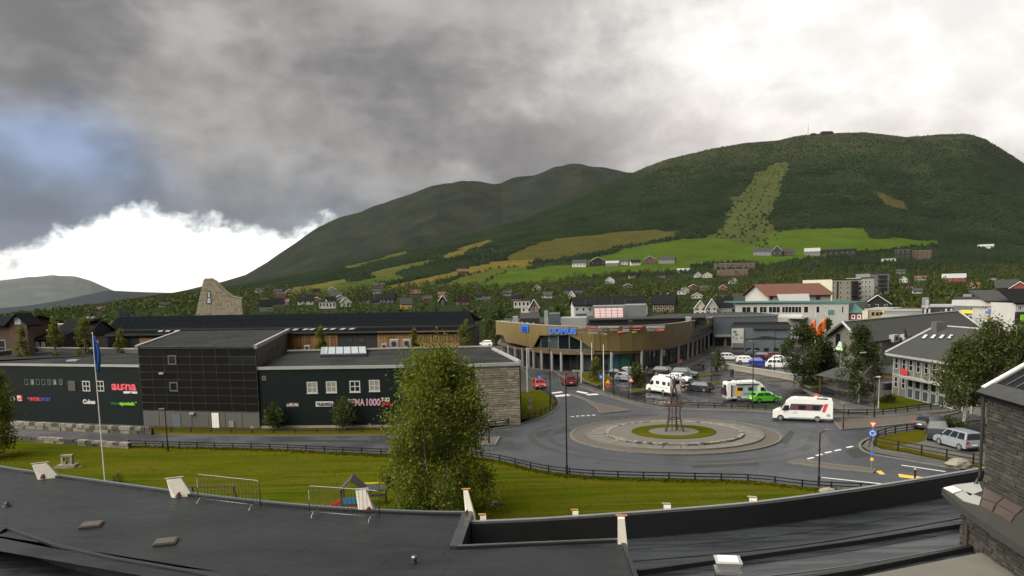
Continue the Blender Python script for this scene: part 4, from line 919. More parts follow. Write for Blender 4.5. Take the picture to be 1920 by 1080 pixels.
sign('pale lettering half hidden by the birch at the mall wall', wL, 8, 741, 30, 752, [('(2)', 0, 1, 'sign_grey', (.1, .9))])
sign('small black sign with white and red letters above the first bush', wR, 536, 754, 562, 764, [('ol', .06, .34, 'sign_white', (.25, .8), .01), ('BU', .36, .62, 'sign_pink', (.25, .8), .01), ('MA', .66, .95, 'sign_white', (.25, .8), .01)], 'sign_black')
sign('white sign board with black capital letters on the dark mall wall', wR, 592, 753, 625, 762, [('TILBORDS', .05, .95, 'sign_black', (.2, .8), .012)], 'sign_white')
sign('large purple outlined grocery sign over a red strip on the dark wall', wR, 652, 747, 714, 761, [('REMA', 0, .52, 'sign_pink', (.1, .92), .035), ('1000', .57, 1.0, 'sign_pink', (.1, .92), .035), ('REMA', .01, .51, 'sign_purple', (.16, .86), -.005), ('1000', .58, .99, 'sign_purple', (.16, .86), -.005)])
sign('red strip with white opening hours beside the purple outlined sign', wR, 715, 745, 734, 760, [('7-23', .0, .85, 'sign_white', (.52, .95), .02), ('(8-21)', .05, .95, 'sign_red', (.05, .40), .02)])
sign('red lettering on the dark mall wall hidden behind the big birch', wR, 766, 744, 790, 756, [('Post', 0, 1, 'sign_red', (.1, .9), .02)])

# ================================================================== LONG BUILDING WITH THE SOLAR ROOF
sol = bthing('solar_roof_building', 'long dark building with a solar panel roof and orange timber walls', 'building', (-60, 140, 0))
sw0, sw1 = G(196, 668), G(862, 655)
dist = 128.0
def atd(px, d):                                            # plan point in direction px at forward distance d
    r = ray(px, 620); return Vector((r[0] / r[1] * d, d, 0))
f0, f1 = atd(196, 132), atd(866, 121); wF = Wall(f0, f1)
zw = wF.uz(700, 623)[1]; 
h0, h1 = atd(205, 141), atd(892, 129); zl = ZT(*h1.xy, 612)       # foot of the upper roof
r0, r1 = atd(222, 156), atd(880, 143)
zr0 = ZT(*r0.xy, 593); zr1 = ZT(*r1.xy, 584); zr = (zr0 + zr1) / 2
def quad3(a, za, b, zb_, c, zc, d, zd): return [(a.x, a.y, za), (b.x, b.y, zb_), (c.x, c.y, zc), (d.x, d.y, zd)]
wb(MB().prism([(f0.x, f0.y), (f1.x, f1.y), (h1.x, h1.y + 14), (h0.x, h0.y + 14)], 0, zw), 'wall', 'black_wall', sol)
up = Vector((0, -.3, 1))
wb(MB().slab(quad3(f0 + Vector((0, -.6, 0)), zw - .05, f1 + Vector((.4, -.6, 0)), zw - .05, h1, zl, h0, zl), up, .18), 'lower_roof', 'slate_dk', sol)
wb(MB().slab(quad3(h0, zl + .45, h1, zl + .45, r1, zr, r0, zr), up, .2), 'upper_roof', 'slate_dk', sol)
wb(MB().prism([(h0.x, h0.y), (h1.x, h1.y), (r1.x, r1.y), (r0.x, r0.y)], zl - .3, [zl + .3, zl + .3, zr - .25, zr - .25]), 'clerestory', 'black_wall', sol)
wb(MB().prism([(r0.x, r0.y), (r1.x, r1.y), (h1.x, h1.y + 26), (h0.x, h0.y + 26)], [zl, zl, zl, zl], [zr - .1, zr - .1, zl + .2, zl + .2]), 'rear_roof', 'slate_dk', sol)
for r in range(2):
    for i in range(46):
        a0, a1 = (i + .05) / 46, (i + .97) / 46; e0, e1 = (.05, .49) if r == 0 else (.51, .95)
        def pp(f, e): return h0.lerp(h1, f).lerp(r0.lerp(r1, f), e) + Vector((0, 0, (zl + .45) * (1 - e) + zr * e + .07))
        wb(MB().slab([pp(a0, e0), pp(a1, e0), pp(a1, e1), pp(a0, e1)], up, .05), 'solar_panel', 'solar', sol)
for i in range(34):
    if i in (21, 22): continue
    a0, a1 = .04 + .94 * (i + .04) / 34, .04 + .94 * (i + .96) / 34
    def pp(f, e): return f0.lerp(f1, f).lerp(h0.lerp(h1, f), e) + Vector((0, 0, zw * (1 - e) + zl * e + .09))
    wb(MB().slab([pp(a0, .42), pp(a1, .42), pp(a1, .92), pp(a0, .92)], up, .05), 'solar_panel', 'solar', sol)
for x in (309, 323, 340, 547, 562, 580, 592, 614, 629, 647, 663):
    u = (x - 205) / (866 - 205) ; a0, a1 = u - .007, u + .007
    def pp(f, e): return f0.lerp(f1, f).lerp(h0.lerp(h1, f), e) + Vector((0, 0, zw * (1 - e) + zl * e + .16))
    s = wb(MB().slab([pp(a0, .40), pp(a1, .40), pp(a1, .80), pp(a0, .80)], up, .10), 'skylight', 'plastic_dark', sol)
    wb(MB().slab([pp(a0 + .001, .44) + Vector((0, 0, .03)), pp(a1 - .001, .44) + Vector((0, 0, .03)), pp(a1 - .001, .76) + Vector((0, 0, .03)), pp(a0 + .001, .76) + Vector((0, 0, .03))], up, .02), 'pane', 'skylight', s)
def planks(x0, x1, ytop, ybot):
    u0, u1, z0, z1 = wF.rect(x0, ytop, x1, ybot); n = max(3, int((u1 - u0) / .55))
    for i in range(n):
        mb = MB(); a = u0 + (u1 - u0) * (i + .04) / n; b = u0 + (u1 - u0) * (i + .96) / n; wF.box(mb, a, b, z0, z1, 0, .05 + .02 * (i % 2)); wb(mb, 'plank', 'timber', sol)
planks(261, 302, 634, 656); planks(540, 634, 628, 656); planks(707, 862, 622, 652)
for x in (546, 561, 579, 612, 626): winpx(sol, wF, x - 4.5, 632, x + 4.5, 652, fm='timber_dk', pm='glass_dark', o=.12, nx=2)
for x in (655, 678): winpx(sol, wF, x - 6, 634, x + 6, 642, fm='black_wall', pm='glass_mid', o=.06)
winpx(sol, wF, 727, 632, 741, 649, fm='timber_dk', pm='glass_dark', o=.12)
for x in (786, 800, 815, 830, 845, 856): winpx(sol, wF, x - 5, 625, x + 5, 641, fm='timber_dk', pm='glass_dark', o=.12, nx=2)
for x in (225, 240): winpx(sol, wF, x - 3, 640, x + 3, 650, fm='black_wall', pm='glass_mid', o=.06)

# ================================================================== CHURCH TOWER
cd_ = 195.0; c0, c1 = atd(367, cd_), atd(455, cd_); wC = Wall(c0, c1)
ch = bthing('church_tower', 'pale rough stone church tower with a slanting top and louvred opening', 'tower', (c0.x, c0.y + 3, 0))
def cu(x, y): return wC.uz(x, y)
lo0, lo1 = cu(364, 592)[0], cu(457, 592)[0]
prof_c = [(cu(360, 640)[0], 0), (cu(460, 640)[0], 0), cu(456, 594), cu(453, 560), cu(434, 556), cu(420, 545), cu(402, 527), cu(394, 522), cu(384, 522), cu(381, 526), cu(366, 594)]
mb = MB(); wC.poly(mb, prof_c, -1.5, 0); wb(mb, 'tower_body', 'church_b', ch)
R_ = random.Random(5)
def side_x(z, left):
    pts = [prof_c[0], prof_c[-1], prof_c[-2], prof_c[-3]] if left else [prof_c[1], prof_c[2], prof_c[3], prof_c[4], prof_c[5], prof_c[6], prof_c[7]]
    for (ua, za), (ub, zb2) in zip(pts, pts[1:]):
        if za <= z <= zb2 and zb2 > za: return ua + (ub - ua) * (z - za) / (zb2 - za)
    return pts[-1][0]
z = 7.0; ztop = cu(390, 526)[1]
while z < ztop:
    h = R_.uniform(.34, .6); x0, x1 = side_x(z + h, True), side_x(z + h, False); u = x0
    while u < x1 - .1:
        l = R_.uniform(.7, 1.8); b = min(u + l, x1)
        mb = MB(); wC.box(mb, u + .03, b - .03, z + .02, z + h - .03, 0, .06 + R_.uniform(0, .06)); wb(mb, 'stone', R_.choices(['church_a', 'church_b', 'stone_c', 'church_a'], [4, 3, 2, 2])[0], ch); u += l
    z += h
a, b, c, d = cu(387, 570), cu(397, 570), cu(394, 545), cu(390, 545)
mb = MB(); wC.poly(mb, [a, b, c, d], 0, .18); f = wb(mb, 'louvre_opening', 'plastic_dark', ch)
mb = MB(); wC.poly(mb, [cu(389, 568.5), cu(395.5, 568.5), cu(395, 559), cu(390, 559)], .18, .22); wb(mb, 'pane', 'skylight', f)
mb = MB(); wC.poly(mb, [cu(390.3, 557), cu(394.5, 557), cu(393.3, 547), cu(391, 547)], .18, .22); wb(mb, 'pane', 'skylight', f)
mb = MB(); wC.poly(mb, [cu(394, 522), cu(402, 527), cu(420, 545), cu(434, 556), cu(453, 560), cu(453, 559), cu(434, 554.8), cu(420, 543.8), cu(402.6, 526), cu(394.4, 521.2)][::-1], -1.6, .12); wb(mb, 'coping', 'church_b', ch)
# ================================================================== THE BRONZE STORE
store = bthing('bronze_store', 'store with a curved bronze panelled facade above a glazed column front', 'building', (20, 155, 0))
BASE = [(931, 673), (960, 684), (1000, 692), (1045, 697), (1100, 699), (1160, 698), (1220, 693), (1265, 684), (1300, 671), (1325, 657), (1338, 647)]
path = smoothline([(G(x, y).x, G(x, y).y) for x, y in BASE], 14)
acc = [0.]
for a, b in zip(path, path[1:]): acc.append(acc[-1] + (b - a).length)
NP = 46; fp = []
for i in range(NP + 1):
    s = acc[-1] * i / NP; j = max(k for k in range(len(acc)) if acc[k] <= s + 1e-9); j = min(j, len(path) - 2)
    fp.append(path[j].lerp(path[j + 1], (s - acc[j]) / max(1e-6, acc[j + 1] - acc[j])))
TOPR = ([931, 960, 1000, 1045, 1140, 1220, 1265, 1300, 1338], [603, 605, 608.5, 612, 613, 611, 607.5, 602, 596])
BOTR = ([931, 944, 945, 999, 1000, 1009, 1010, 1074, 1098, 1106, 1160, 1220, 1270, 1291, 1292, 1301, 1302, 1320, 1338], [627, 629, 640, 652, 652, 630, 629, 628, 646, 657, 659, 657, 650, 643, 641, 620, 619, 615, 610])
def rowz(p, tab): px = P(p.x, p.y, 5.)[0]; return ZT(p.x, p.y, float(np.interp(px, tab[0], tab[1])))
zt_ = [rowz(p, TOPR) for p in fp]; zt_ = [float(np.mean(zt_[max(0, i - 3):i + 4])) for i in range(len(zt_))]
for i in range(NP):
    w = Wall(fp[i], fp[i + 1]); e = .03; zb0, zb1 = rowz(fp[i], BOTR), rowz(fp[i + 1], BOTR)
    mb = MB(); w.poly(mb, [(e, zb0), (w.L - e, zb1), (w.L - e, zt_[i + 1]), (e, zt_[i])], -.22, .004 * (i % 3)); wb(mb, 'facade_panel', 'bronze', store)
    mb = MB(); w.poly(mb, [(0, zt_[i]), (w.L, zt_[i + 1]), (w.L, zt_[i + 1] + .14), (0, zt_[i] + .14)], -.5, .05); wb(mb, 'coping', 'stone_c', store)
px_of = lambda p: P(p.x, p.y, 5.)[0]
inn = lambda p, d: Vector((p.x, p.y)) + (Vector((20, 175)) - Vector((p.x, p.y))).normalized() * d
for i in range(NP):                                     # soffit band and glazing behind
    a, b = fp[i], fp[i + 1]; x = (px_of(a) + px_of(b)) / 2
    if 1004 < x < 1108 or x > 1288:
        w = Wall(a, b); z1 = 4.35 if x < 1200 else 4.5; mb = MB(); w.box(mb, .0, w.L, z1 - .95, z1 - .05, -.3, -.02); wb(mb, 'floor_band', 'bronze_dk', store)
        ga, gb = inn(a, .7), inn(b, .7); w2 = Wall(ga, gb); zt = min(zt_[i], zt_[i + 1]) - .6
        window(store, w2, (0, w2.L, z1 - .05, zt), fm='grey_metal', pm='glass_dark' if i % 3 else 'glass_mid', fr=.09, o=.1, name='upper_window')
    ga, gb = inn(a, 1.6), inn(b, 1.6); w2 = Wall(ga, gb)
    pm = 'glass_dark' if (i * 7) % 5 else 'glass_mid'
    if 1150 < x < 1171: pm = 'sign_teal'
    elif 1171 < x < 1180: pm = 'sign_dkgreen'
    elif 1181 < x < 1190: pm = 'paint_dkred'
    window(store, w2, (0, w2.L, .25, 3.6), fm='plastic_dark', pm=pm, fr=.08, o=.08, name='shop_window')
mb = MB(); mb.prism([(inn(p, .25).x, inn(p, .25).y) for p in fp] + [(58, 235), (0, 235)], 3.45, 3.9); wb(mb, 'soffit', 'bronze_dk', store)
zr_ = min(zt_) - .35
mb = MB(); mb.prism([(inn(p, 1.1).x, inn(p, 1.1).y) for p in fp] + [(60, 232), (-2, 232)], 3.9, zr_); wb(mb, 'roof', 'grey_roof', store)
mb = MB(); mb.prism([(inn(p, 2.0).x, inn(p, 2.0).y) for p in fp] + [(58, 232), (0, 232)], 0, 3.5); wb(mb, 'inner_wall', 'grey_wall', store)
mb = MB(); mb.prism([(inn(p, -1.2).x, inn(p, -1.2).y) for p in fp] + [(58, 230), (0, 230)], 0, .14); wb(mb, 'forecourt', 'paving', store)
for x in (952, 964, 977, 990, 1000, 1014, 1033, 1050, 1093, 1147, 1203, 1241, 1274, 1292, 1301, 1309, 1316, 1323, 1330):
    j = min(range(len(path)), key=lambda k: abs(px_of(path[k]) - x)); p = inn(path[j], .25)
    mb = MB(); mb.tube([(p.x, p.y, .1), (p.x, p.y, 3.9)], .26, 10); wb(mb, 'column', 'light_trim', store)
for k in range(9):
    p = fp[2 + k]; q = inn(p, .5); mb = MB(); mb.tube([(q.x, q.y, zt_[2 + k]), (q.x, q.y, zt_[2 + k] + .35)], .22, 8); wb(mb, 'roof_vent', 'light_trim', store)
# rooftop volumes
def rbox(x0, x1, d0, d1, z0, z1, name, mat, par=store, slope=0.):
    a, b = atd(x0, d0), atd(x1, d0); c, d = atd(x1, d1), atd(x0, d1)
    return wb(MB().prism([(a.x, a.y), (b.x, b.y), (c.x, c.y), (d.x, d.y)], z0, [z1, z1, z1 + slope, z1 + slope]), name, mat, par)
zz = lambda px, d, row: ZT(*atd(px, d).xy, row)
rbox(1104, 1322, 168, 190, zr_, zz(1200, 168, 599), 'plant_deck', 'plastic_dark'); rbox(1103, 1324, 167.4, 191, zz(1200, 168, 599), zz(1200, 168, 597), 'deck_cap', 'grey_roof')
rbox(1172, 1212, 178, 192, zr_, zz(1190, 178, 572), 'penthouse', 'grey_wall'); rbox(1112, 1172, 180, 192, zr_, zz(1140, 180, 574), 'penthouse', 'grey_wall')
pw = Wall(atd(1114, 177), atd(1168, 177)); u0, u1, z0, z1 = pw.rect(1114, 578, 1168, 597)
for r in range(4):
    for c in range(5):
        mb = MB(); s0 = .8 * (1 - r / 4); s1 = .8 * (1 - (r + 1) / 4)
        ua, ub = u0 + (u1 - u0) * (c + .05) / 5, u0 + (u1 - u0) * (c + .95) / 5; za, zb2 = z0 + (z1 - z0) * (r + .06) / 4, z0 + (z1 - z0) * (r + .94) / 4
        mb.slab([pw.pt(ua, za, s0), pw.pt(ub, za, s0), pw.pt(ub, zb2, s1), pw.pt(ua, zb2, s1)], pw.n, .06); wb(mb, 'roof_panel', 'sign_pink', store)
rbox(975, 1012, 182, 195, zr_, zz(990, 182, 597), 'plant_box', 'black_wall', slope=1.0); rbox(1030, 1050, 180, 188, zr_, zz(1040, 180, 588), 'plant_box', 'bluegrey_wall'); rbox(1052, 1100, 178, 186, zr_, zz(1070, 178, 596), 'duct', 'light_trim')
rbox(1021, 1028, 176, 178, zr_, zz(1024, 176, 583), 'chimney', 'light_trim'); rbox(962, 972, 186, 190, zr_, zz(966, 186, 594), 'plant_box', 'light_trim'); rbox(1285, 1296, 162, 165, zr_, zz(1290, 162, 595), 'plant_box', 'light_trim'); rbox(1178, 1186, 160, 163, zr_, zz(1182, 160, 602), 'plant_box', 'plastic_dark')
# store signs
def path_wall(x0, x1):
    j0 = min(range(len(path)), key=lambda k: abs(px_of(path[k]) - x0)); j1 = min(range(len(path)), key=lambda k: abs(px_of(path[k]) - x1))
    w = Wall(path[j0], path[j1]); m = path[(j0 + j1) // 2]; off = (Vector((m.x, m.y, 0)) - w.A).dot(w.n) + .08
    return Wall(w.A + w.n * max(.08, off), w.B + w.n * max(.08, off))
w = path_wall(1026, 1084); sign('big blue capital letters on the bronze store facade', w, 1029, 613.5, 1081, 627, [('DOMUS', 0, 1, 'sign_blue', (.05, .95), .06)])
w = path_wall(970, 1000); s = sign('blue square emblem sign on the bronze store facade', w, 977, 609, 991, 623, [('co', .12, .88, 'paint_blue', (.5, .86), .03), ('op', .12, .88, 'paint_blue', (.16, .5), .03)], 'sign_blue')
w = path_wall(1084, 1250); SG = ['sign_white', 'sign_red', 'sign_pink', 'sign_black', 'sign_white', 'paint_dkred', 'sign_grey', 'sign_yellow']
lab = [('white', 1086, 613, 1096, 615.5, 0), ('dark', 1086, 617.5, 1099, 620, 3), ('pale', 1086, 623, 1096, 625, 6), ('red', 1104, 612, 1120, 615.5, 1), ('pale', 1105, 618, 1128, 620, 6), ('pink', 1104, 623.5, 1121, 625.5, 2), ('white', 1122, 612.5, 1143, 614.5, 4), ('black', 1131, 617, 1139, 621, 3), ('dark', 1122, 623.5, 1136, 626, 3), ('white', 1143, 612, 1160, 614.5, 4), ('pale', 1144, 617.5, 1158, 620, 6), ('red', 1157, 620, 1168, 624.5, 1), ('pale', 1168, 613, 1180, 615.5, 6), ('pink', 1168, 617.5, 1179, 622, 2), ('red', 1184, 611.5, 1206, 614, 1), ('dark red', 1184, 616.5, 1202, 619.5, 5), ('yellow', 1185, 621.5, 1193, 624, 7), ('white', 1212, 611.5, 1228, 615, 0), ('white', 1229, 611, 1246, 615, 0), ('pale', 1213, 617.5, 1228, 620.5, 6), ('red', 1230, 616.5, 1246, 620.5, 1)]
seen = {}
for nm, x0, y0, x1, y1, m in lab:
    seen[nm] = seen.get(nm, 0) + 1; od = ['first', 'second', 'third', 'fourth', 'fifth'][seen[nm] - 1]
    u0, u1, z0, z1 = w.rect(x0, y0, x1, y1); t = bthing('tenant_sign', f'{od} {nm} tenant sign strip right of the big blue letters', 'sign', w.pt((u0 + u1) / 2, z0), 'tenant sign strips on the bronze store')
    mb = MB(); w.box(mb, u0, u1, z0, z1, 0, .08); wb(mb, 'board', SG[m], t)
    mb = MB(); w.box(mb, u0 + (u1 - u0) * .1, u0 + (u1 - u0) * .9, z0 + (z1 - z0) * .36, z0 + (z1 - z0) * .64, .08, .10); wb(mb, 'print', 'sign_white' if m in (1, 3, 5) else 'sign_grey', t)
w = path_wall(1300, 1338); sign('small yellow emblem at the far end of the bronze facade', w, 1324, 600, 1330, 606, [('&', .1, .9, 'sign_yellow', (.05, .95), .02)])
boxpx(store, w, 1306, 604, 1308.5, 615, 'slot_window', 'glass_dark', 0, .05)

# ================================================================== GENERIC BUILDINGS
def fbox(name, label, x0, x1, d0, depth, ztop_row, wall, roof, zfoot=0., cat='building', skew=0., trim=None, x1d=None):
    """flat roofed block, front from column x0 to x1 at forward distance d0 (d0 + skew at the right)"""
    a, b = atd(x0, d0), atd(x1, d0 + skew); t = bthing(name, label, cat, (a.x, a.y, 0)); w = Wall(a, b); bk = -w.n * depth
    zt = ZT(a.x, a.y, ztop_row)
    pl = [(a.x, a.y), (b.x, b.y), (b.x + bk.x, b.y + bk.y), (a.x + bk.x, a.y + bk.y)]
    wb(MB().prism(pl, zfoot - 1, zt), 'wall', wall, t); wb(MB().prism([(p[0], p[1]) for p in pl], zt + .003, zt + .12), 'roof', roof, t)
    if trim: mb = MB(); w.box(mb, -.2, w.L + .2, zt - .25, zt + .2, -.1, .12); wb(mb, 'fascia', trim, t)
    return t, w, zt
# grey shops beyond the bronze store
t, w, zt = fbox('grey_shop', 'low dark grey shop wing joining the bronze store', 1337, 1458, 196, 22, 593, 'bluegrey_wall', 'grey_roof', trim='grey_wall')
boxpx(t, w, 1340, 636, 1372, 662, 'gateway', 'plastic_dark', 0, .1); boxpx(t, w, 1338, 628, 1368, 631, 'canopy_edge', 'light_trim', 0, 1.5)
for x in (1357, 1359.5): boxpx(t, w, x, 631, x + 1.4, 660, 'post', 'light_trim', .2, .5)
t, w, zt = fbox('teal_shop', 'blue grey shop with a dark mountain band painted along its wall', 1372, 1482, 176, 16, 611, 'bluegrey_wall', 'slate_dk', trim='grey_roof', skew=-4)
boxpx(t, w, 1372, 616, 1394, 652, 'entrance_wall', 'white_wall', 0, .25); boxpx(t, w, 1373, 643, 1393, 652, 'entrance_base', 'beige_wall', .25, .35)
for x0, y0, x1, y1 in ((1375, 620, 1381, 624), (1378, 626, 1384, 629), (1374, 631, 1377, 633), (1379, 634, 1383, 636), (1389, 632, 1392, 635)): boxpx(t, w, x0, y0, x1, y1, 'print', 'sign_teal', .25, .28)
mb = MB(); w.poly(mb, [w.uz(1396, 637), w.uz(1420, 637), w.uz(1480, 637), w.uz(1480, 633), w.uz(1462, 634), w.uz(1446, 631), w.uz(1432, 630), w.uz(1420, 633), w.uz(1408, 635), w.uz(1396, 635)], 0, .03); wb(mb, 'painted_band', 'black_wall', t)
for x in (1398, 1414, 1432, 1450, 1466): winpx(t, w, x, 652, x + 10, 660, fm='bluegrey_wall', pm='glass_dark', fr=.06)
for x0, x1 in ((1412, 1444), (1446, 1480)): boxpx(t, w, x0, 613, x1, 617, 'roof_step', 'grey_roof', -3, .6)
# white inn above the bronze store
def gablepx(name, label, x0, x1, d0, depth, eave_row, ridge_row, wall, roof, cat='building', skew=0., over=.5, hip=False, foot=0., rise=None):
    """ridge runs along the front"""
    a, b = atd(x0, d0), atd(x1, d0 + skew); t = bthing(name, label, cat, (a.x, a.y, 0)); w = Wall(a, b); n = w.n
    ze = ZT(a.x, a.y, eave_row); mid = a - n * depth / 2; zr = ZT(mid.x, mid.y, ridge_row) if rise is None else ze + rise
    A, B, C, D = a, b, b - n * depth, a - n * depth; m0, m1 = (A + D) / 2, (B + C) / 2
    if hip: m0 = m0 + w.d * depth * .4; m1 = m1 - w.d * depth * .4
    wb(MB().prism([(A.x, A.y), (B.x, B.y), (C.x, C.y), (D.x, D.y)], foot - 1, ze), 'wall', wall, t)
    z = lambda p, h: (p.x, p.y, h)
    if not hip: wb(MB().add([z(A, ze), z(D, ze), z(m0, zr - .1), z(B, ze), z(C, ze), z(m1, zr - .1)], [(0, 2, 1), (3, 4, 5), (0, 3, 5, 2), (1, 2, 5, 4)]), 'gable_wall', wall, t)
    o = w.d * over; s = n * over; k = (zr - ze) / (depth / 2) * over
    up = (n + Vector((0, 0, 1))).normalized(); e0, e1 = (o, o) if not hip else (o * 0, o * 0)
    wb(MB().slab([z(A - o + s, ze - k), z(B + o + s, ze - k), z(m1 + e1, zr), z(m0 - e0, zr)], up, .22), 'roof', roof, t)
    wb(MB().slab([z(C + o - s, ze - k), z(D - o - s, ze - k), z(m0 - e0, zr), z(m1 + e1, zr)], (-n + Vector((0, 0, 1))).normalized(), .22), 'roof', roof, t)
    if hip:
        wb(MB().slab([z(D - o - s, ze - k), z(A - o + s, ze - k), z(m0, zr)], (-w.d + Vector((0, 0, 1))).normalized(), .2), 'roof', roof, t)
        wb(MB().slab([z(B + o + s, ze - k), z(C + o - s, ze - k), z(m1, zr)], (w.d + Vector((0, 0, 1))).normalized(), .2), 'roof', roof, t)
    return t, w, ze, zr
t, w, ze, zr = gablepx('white_inn', 'long white building with a dark pitched roof behind the bronze store', 1077, 1214, 250, 14, 572, 557, 'white_wall', 'slate_dk')
for x in (1082, 1094, 1106, 1200, 1208): winpx(t, w, x - 2.5, 577, x + 2.5, 583, fm='white_paint', pm='glass_dark', fr=.1)
boxpx(t, w, 1080, 588, 1100, 592, 'base_band', 'green_trim', 0, .1); 
for x in (1102, 1118, 1152, 1176, 1188):
    p = atd(x, 246); rbz = ZT(p.x, p.y, 561); wb(MB().prism([(p.x - .5, p.y), (p.x + .5, p.y), (p.x + .5, p.y + 3), (p.x - .5, p.y + 3)], rbz - 1.8, rbz), 'roof_vent', 'plastic_dark', t)
# big house with the dark red roof
t, w, ze, zr = gablepx('red_roof_hall', 'big white hall under a broad dark red pitched roof', 1440, 1556, 262, 26, 553, 533, 'white_wall', 'red_roof', hip=False, over=1.2, foot=4)
for x0, x1 in ((1444, 1449), (1530, 1538)): winpx(t, w, x0, 554, x1, 562, fm='red_wall', pm='glass_dark', fr=.12)
a = atd(1462, 250); b = atd(1518, 250); z0 = ZT(a.x, a.y, 567); z1 = ZT(a.x, a.y + 8, 552)
wb(MB().slab([(a.x, a.y, z0), (b.x, b.y, z0), (b.x + 3, b.y + 9, z1), (a.x + 2, a.y + 9, z1)], (0, -.5, 1), .3), 'porch_roof', 'light_trim', t)
wb(MB().prism([(a.x + .3, a.y + .5), (b.x - .3, b.y + .5), (b.x, b.y + 9), (a.x, a.y + 9)], 3, z0 - .2), 'porch', 'white_wall', t)
# long white building with green eaves
t, w, zt = fbox('green_eave_building', 'long pale two storey building with green eaves behind the grey shops', 1378, 1590, 226, 16, 569, 'pale_wall', 'green_trim', trim='green_trim', skew=-22)
wb(MB().prism([(w.A.x - .6, w.A.y - .6), (w.B.x + .6, w.B.y - .6), (w.B.x, w.B.y + 12), (w.A.x, w.A.y + 12)], zt + .13, zt + .5), 'eaves', 'green_trim', t)
for x0, x1 in ((1391, 1408), (1412, 1420), (1424, 1438), (1441, 1463), (1466, 1503), (1507, 1516), (1530, 1537), (1546, 1549), (1578, 1582)):
    r = w.rect(x0, 575 - (x0 - 1378) * .008, x1, 587); window(t, w, r, fm='white_wall', pm='glass_dark', nx=max(1, (x1 - x0) // 6), fr=.12)
boxpx(t, w, 1380, 588, 1505, 596, 'pale_band', 'white_wall', 0, .08); boxpx(t, w, 1553, 581, 1564, 590, 'green_panel', 'green_trim', 0, .1); boxpx(t, w, 1478, 594, 1515, 597, 'canopy', 'light_trim', 0, 3)
# white apartment block and its darker neighbour
t, w, zt = fbox('apartment_block', 'white four storey apartment block with dark balconies among trees', 1558, 1612, 330, 18, 524, 'cream_wall', 'grey_roof', trim='grey_roof', zfoot=6, skew=6)
for k in range(4):
    y = 528 + k * 9
    for x in (1561, 1575, 1588): winpx(t, w, x, y, x + 3, y + 5, fm='white_paint', pm='glass_dark', fr=.12)
    b = boxpx(t, w, 1596, y - 1, 1609, y + 5, 'balcony', 'glass_dark', 0, .2); boxpx(b, w, 1595, y + 2.5, 1610, y + 5.5, 'balcony_rail', 'black_wall', .2, 1.6)
boxpx(t, w, 1569, 528, 1571.5, 560, 'stair_strip', 'brown_wall', 0, .15)
a = atd(1545, 334); wb(MB().prism([(a.x, a.y), (a.x + 4.5, a.y), (a.x + 4.5, a.y + 12), (a.x, a.y + 12)], 5, ZT(a.x, a.y, 530)), 'stair_wing', 'grey_wall', t)
t, w, zt = fbox('apartment_block', 'cream apartment wing right behind the white apartment block', 1612, 1636, 345, 16, 521, 'white_wall', 'grey_roof', zfoot=6, trim='grey_roof')
for k in range(4):
    for x in (1615, 1622, 1629): winpx(t, w, x, 526 + k * 9, x + 3, 531 + k * 9, fm='white_paint', pm='glass_dark', fr=.12)
t, w, zt = fbox('apartment_block', 'dark grey apartment block with balconies farthest behind the white one', 1628, 1664, 385, 16, 513, 'grey_wall', 'grey_roof', zfoot=10, trim='grey_roof')
for k in range(4): boxpx(t, w, 1646, 516 + k * 8, 1662, 520 + k * 8, 'balcony', 'glass_dark', 0, 1.0)
# shops along the street on the right
t, w, zt = fbox('row_shop', 'small red wooden shop with a green roof and white windows', 1589, 1617, 205, 10, 586, 'red_wall', 'green_trim', skew=-3)
a, b = w.A, w.B; wb(MB().slab([(a.x - .5, a.y - .6, zt), (b.x + .5, b.y - .6, zt), (b.x, b.y + 5, zt + 2.4), (a.x, a.y + 5, zt + 2.4)], (0, -.4, 1), .2), 'pitched_roof', 'green_trim', t)
for x in (1600, 1611): winpx(t, w, x - 3, 590, x + 3, 598, fm='white_paint', pm='glass_mid', fr=.18)
t, w, zt = fbox('row_shop', 'tan shop with a yellow sign beside the small red one', 1621, 1672, 200, 14, 580, 'tan_wall', 'light_trim', trim='light_trim', skew=-4)
for x in (1637, 1645, 1652): winpx(t, w, x - 3, 585, x + 3, 592, fm='brown_wall', pm='glass_dark', fr=.12)
boxpx(t, w, 1655, 582, 1670, 586, 'sign_board', 'sign_yellow', 0, .15); boxpx(t, w, 1618, 582, 1628, 600, 'pale_pier', 'cream_wall', 0, .6)
t, w, zt = fbox('row_shop', 'dark low shop with a pale canopy over dark windows', 1656, 1735, 192, 12, 581, 'grey_wall', 'red_roof', trim='light_trim', skew=-6)
boxpx(t, w, 1655, 590, 1706, 594, 'canopy', 'light_trim', 0, 2.0)
for k in range(6): winpx(t, w, 1658 + k * 8, 595, 1665 + k * 8, 602, fm='bluegrey_wall', pm='glass_dark', fr=.1)
t, w, zt = fbox('row_shop', 'dark shop front with white columns left of the grey box', 1728, 1786, 186, 14, 574, 'black_wall', 'light_trim', trim='light_trim', skew=-4)
for x in (1734, 1742, 1773, 1783): boxpx(t, w, x, 579, x + 2.5, 602, 'column', 'white_wall', 0, .8)
boxpx(t, w, 1764, 581, 1766, 600, 'green_post', 'green_trim', 0, .4); boxpx(t, w, 1729, 558, 1740, 578, 'gable_tower', 'grey_wall', -3, .1); boxpx(t, w, 1736, 562, 1741, 578, 'tower_face', 'light_trim', .1, .2)
t, w, zt = fbox('row_shop', 'grey box shop with orange brick panels over a yellow sign strip', 1786, 1856, 180, 16, 558, 'bluegrey_wall', 'grey_roof', trim='grey_roof', skew=-6)
boxpx(t, w, 1822, 560, 1856, 577, 'brick_panel', 'brown_wall', 0, .1)
for x in (1824, 1838, 1850): boxpx(t, w, x, 563, x + 6, 576, 'pale_panel', 'stone_c', .1, .2)
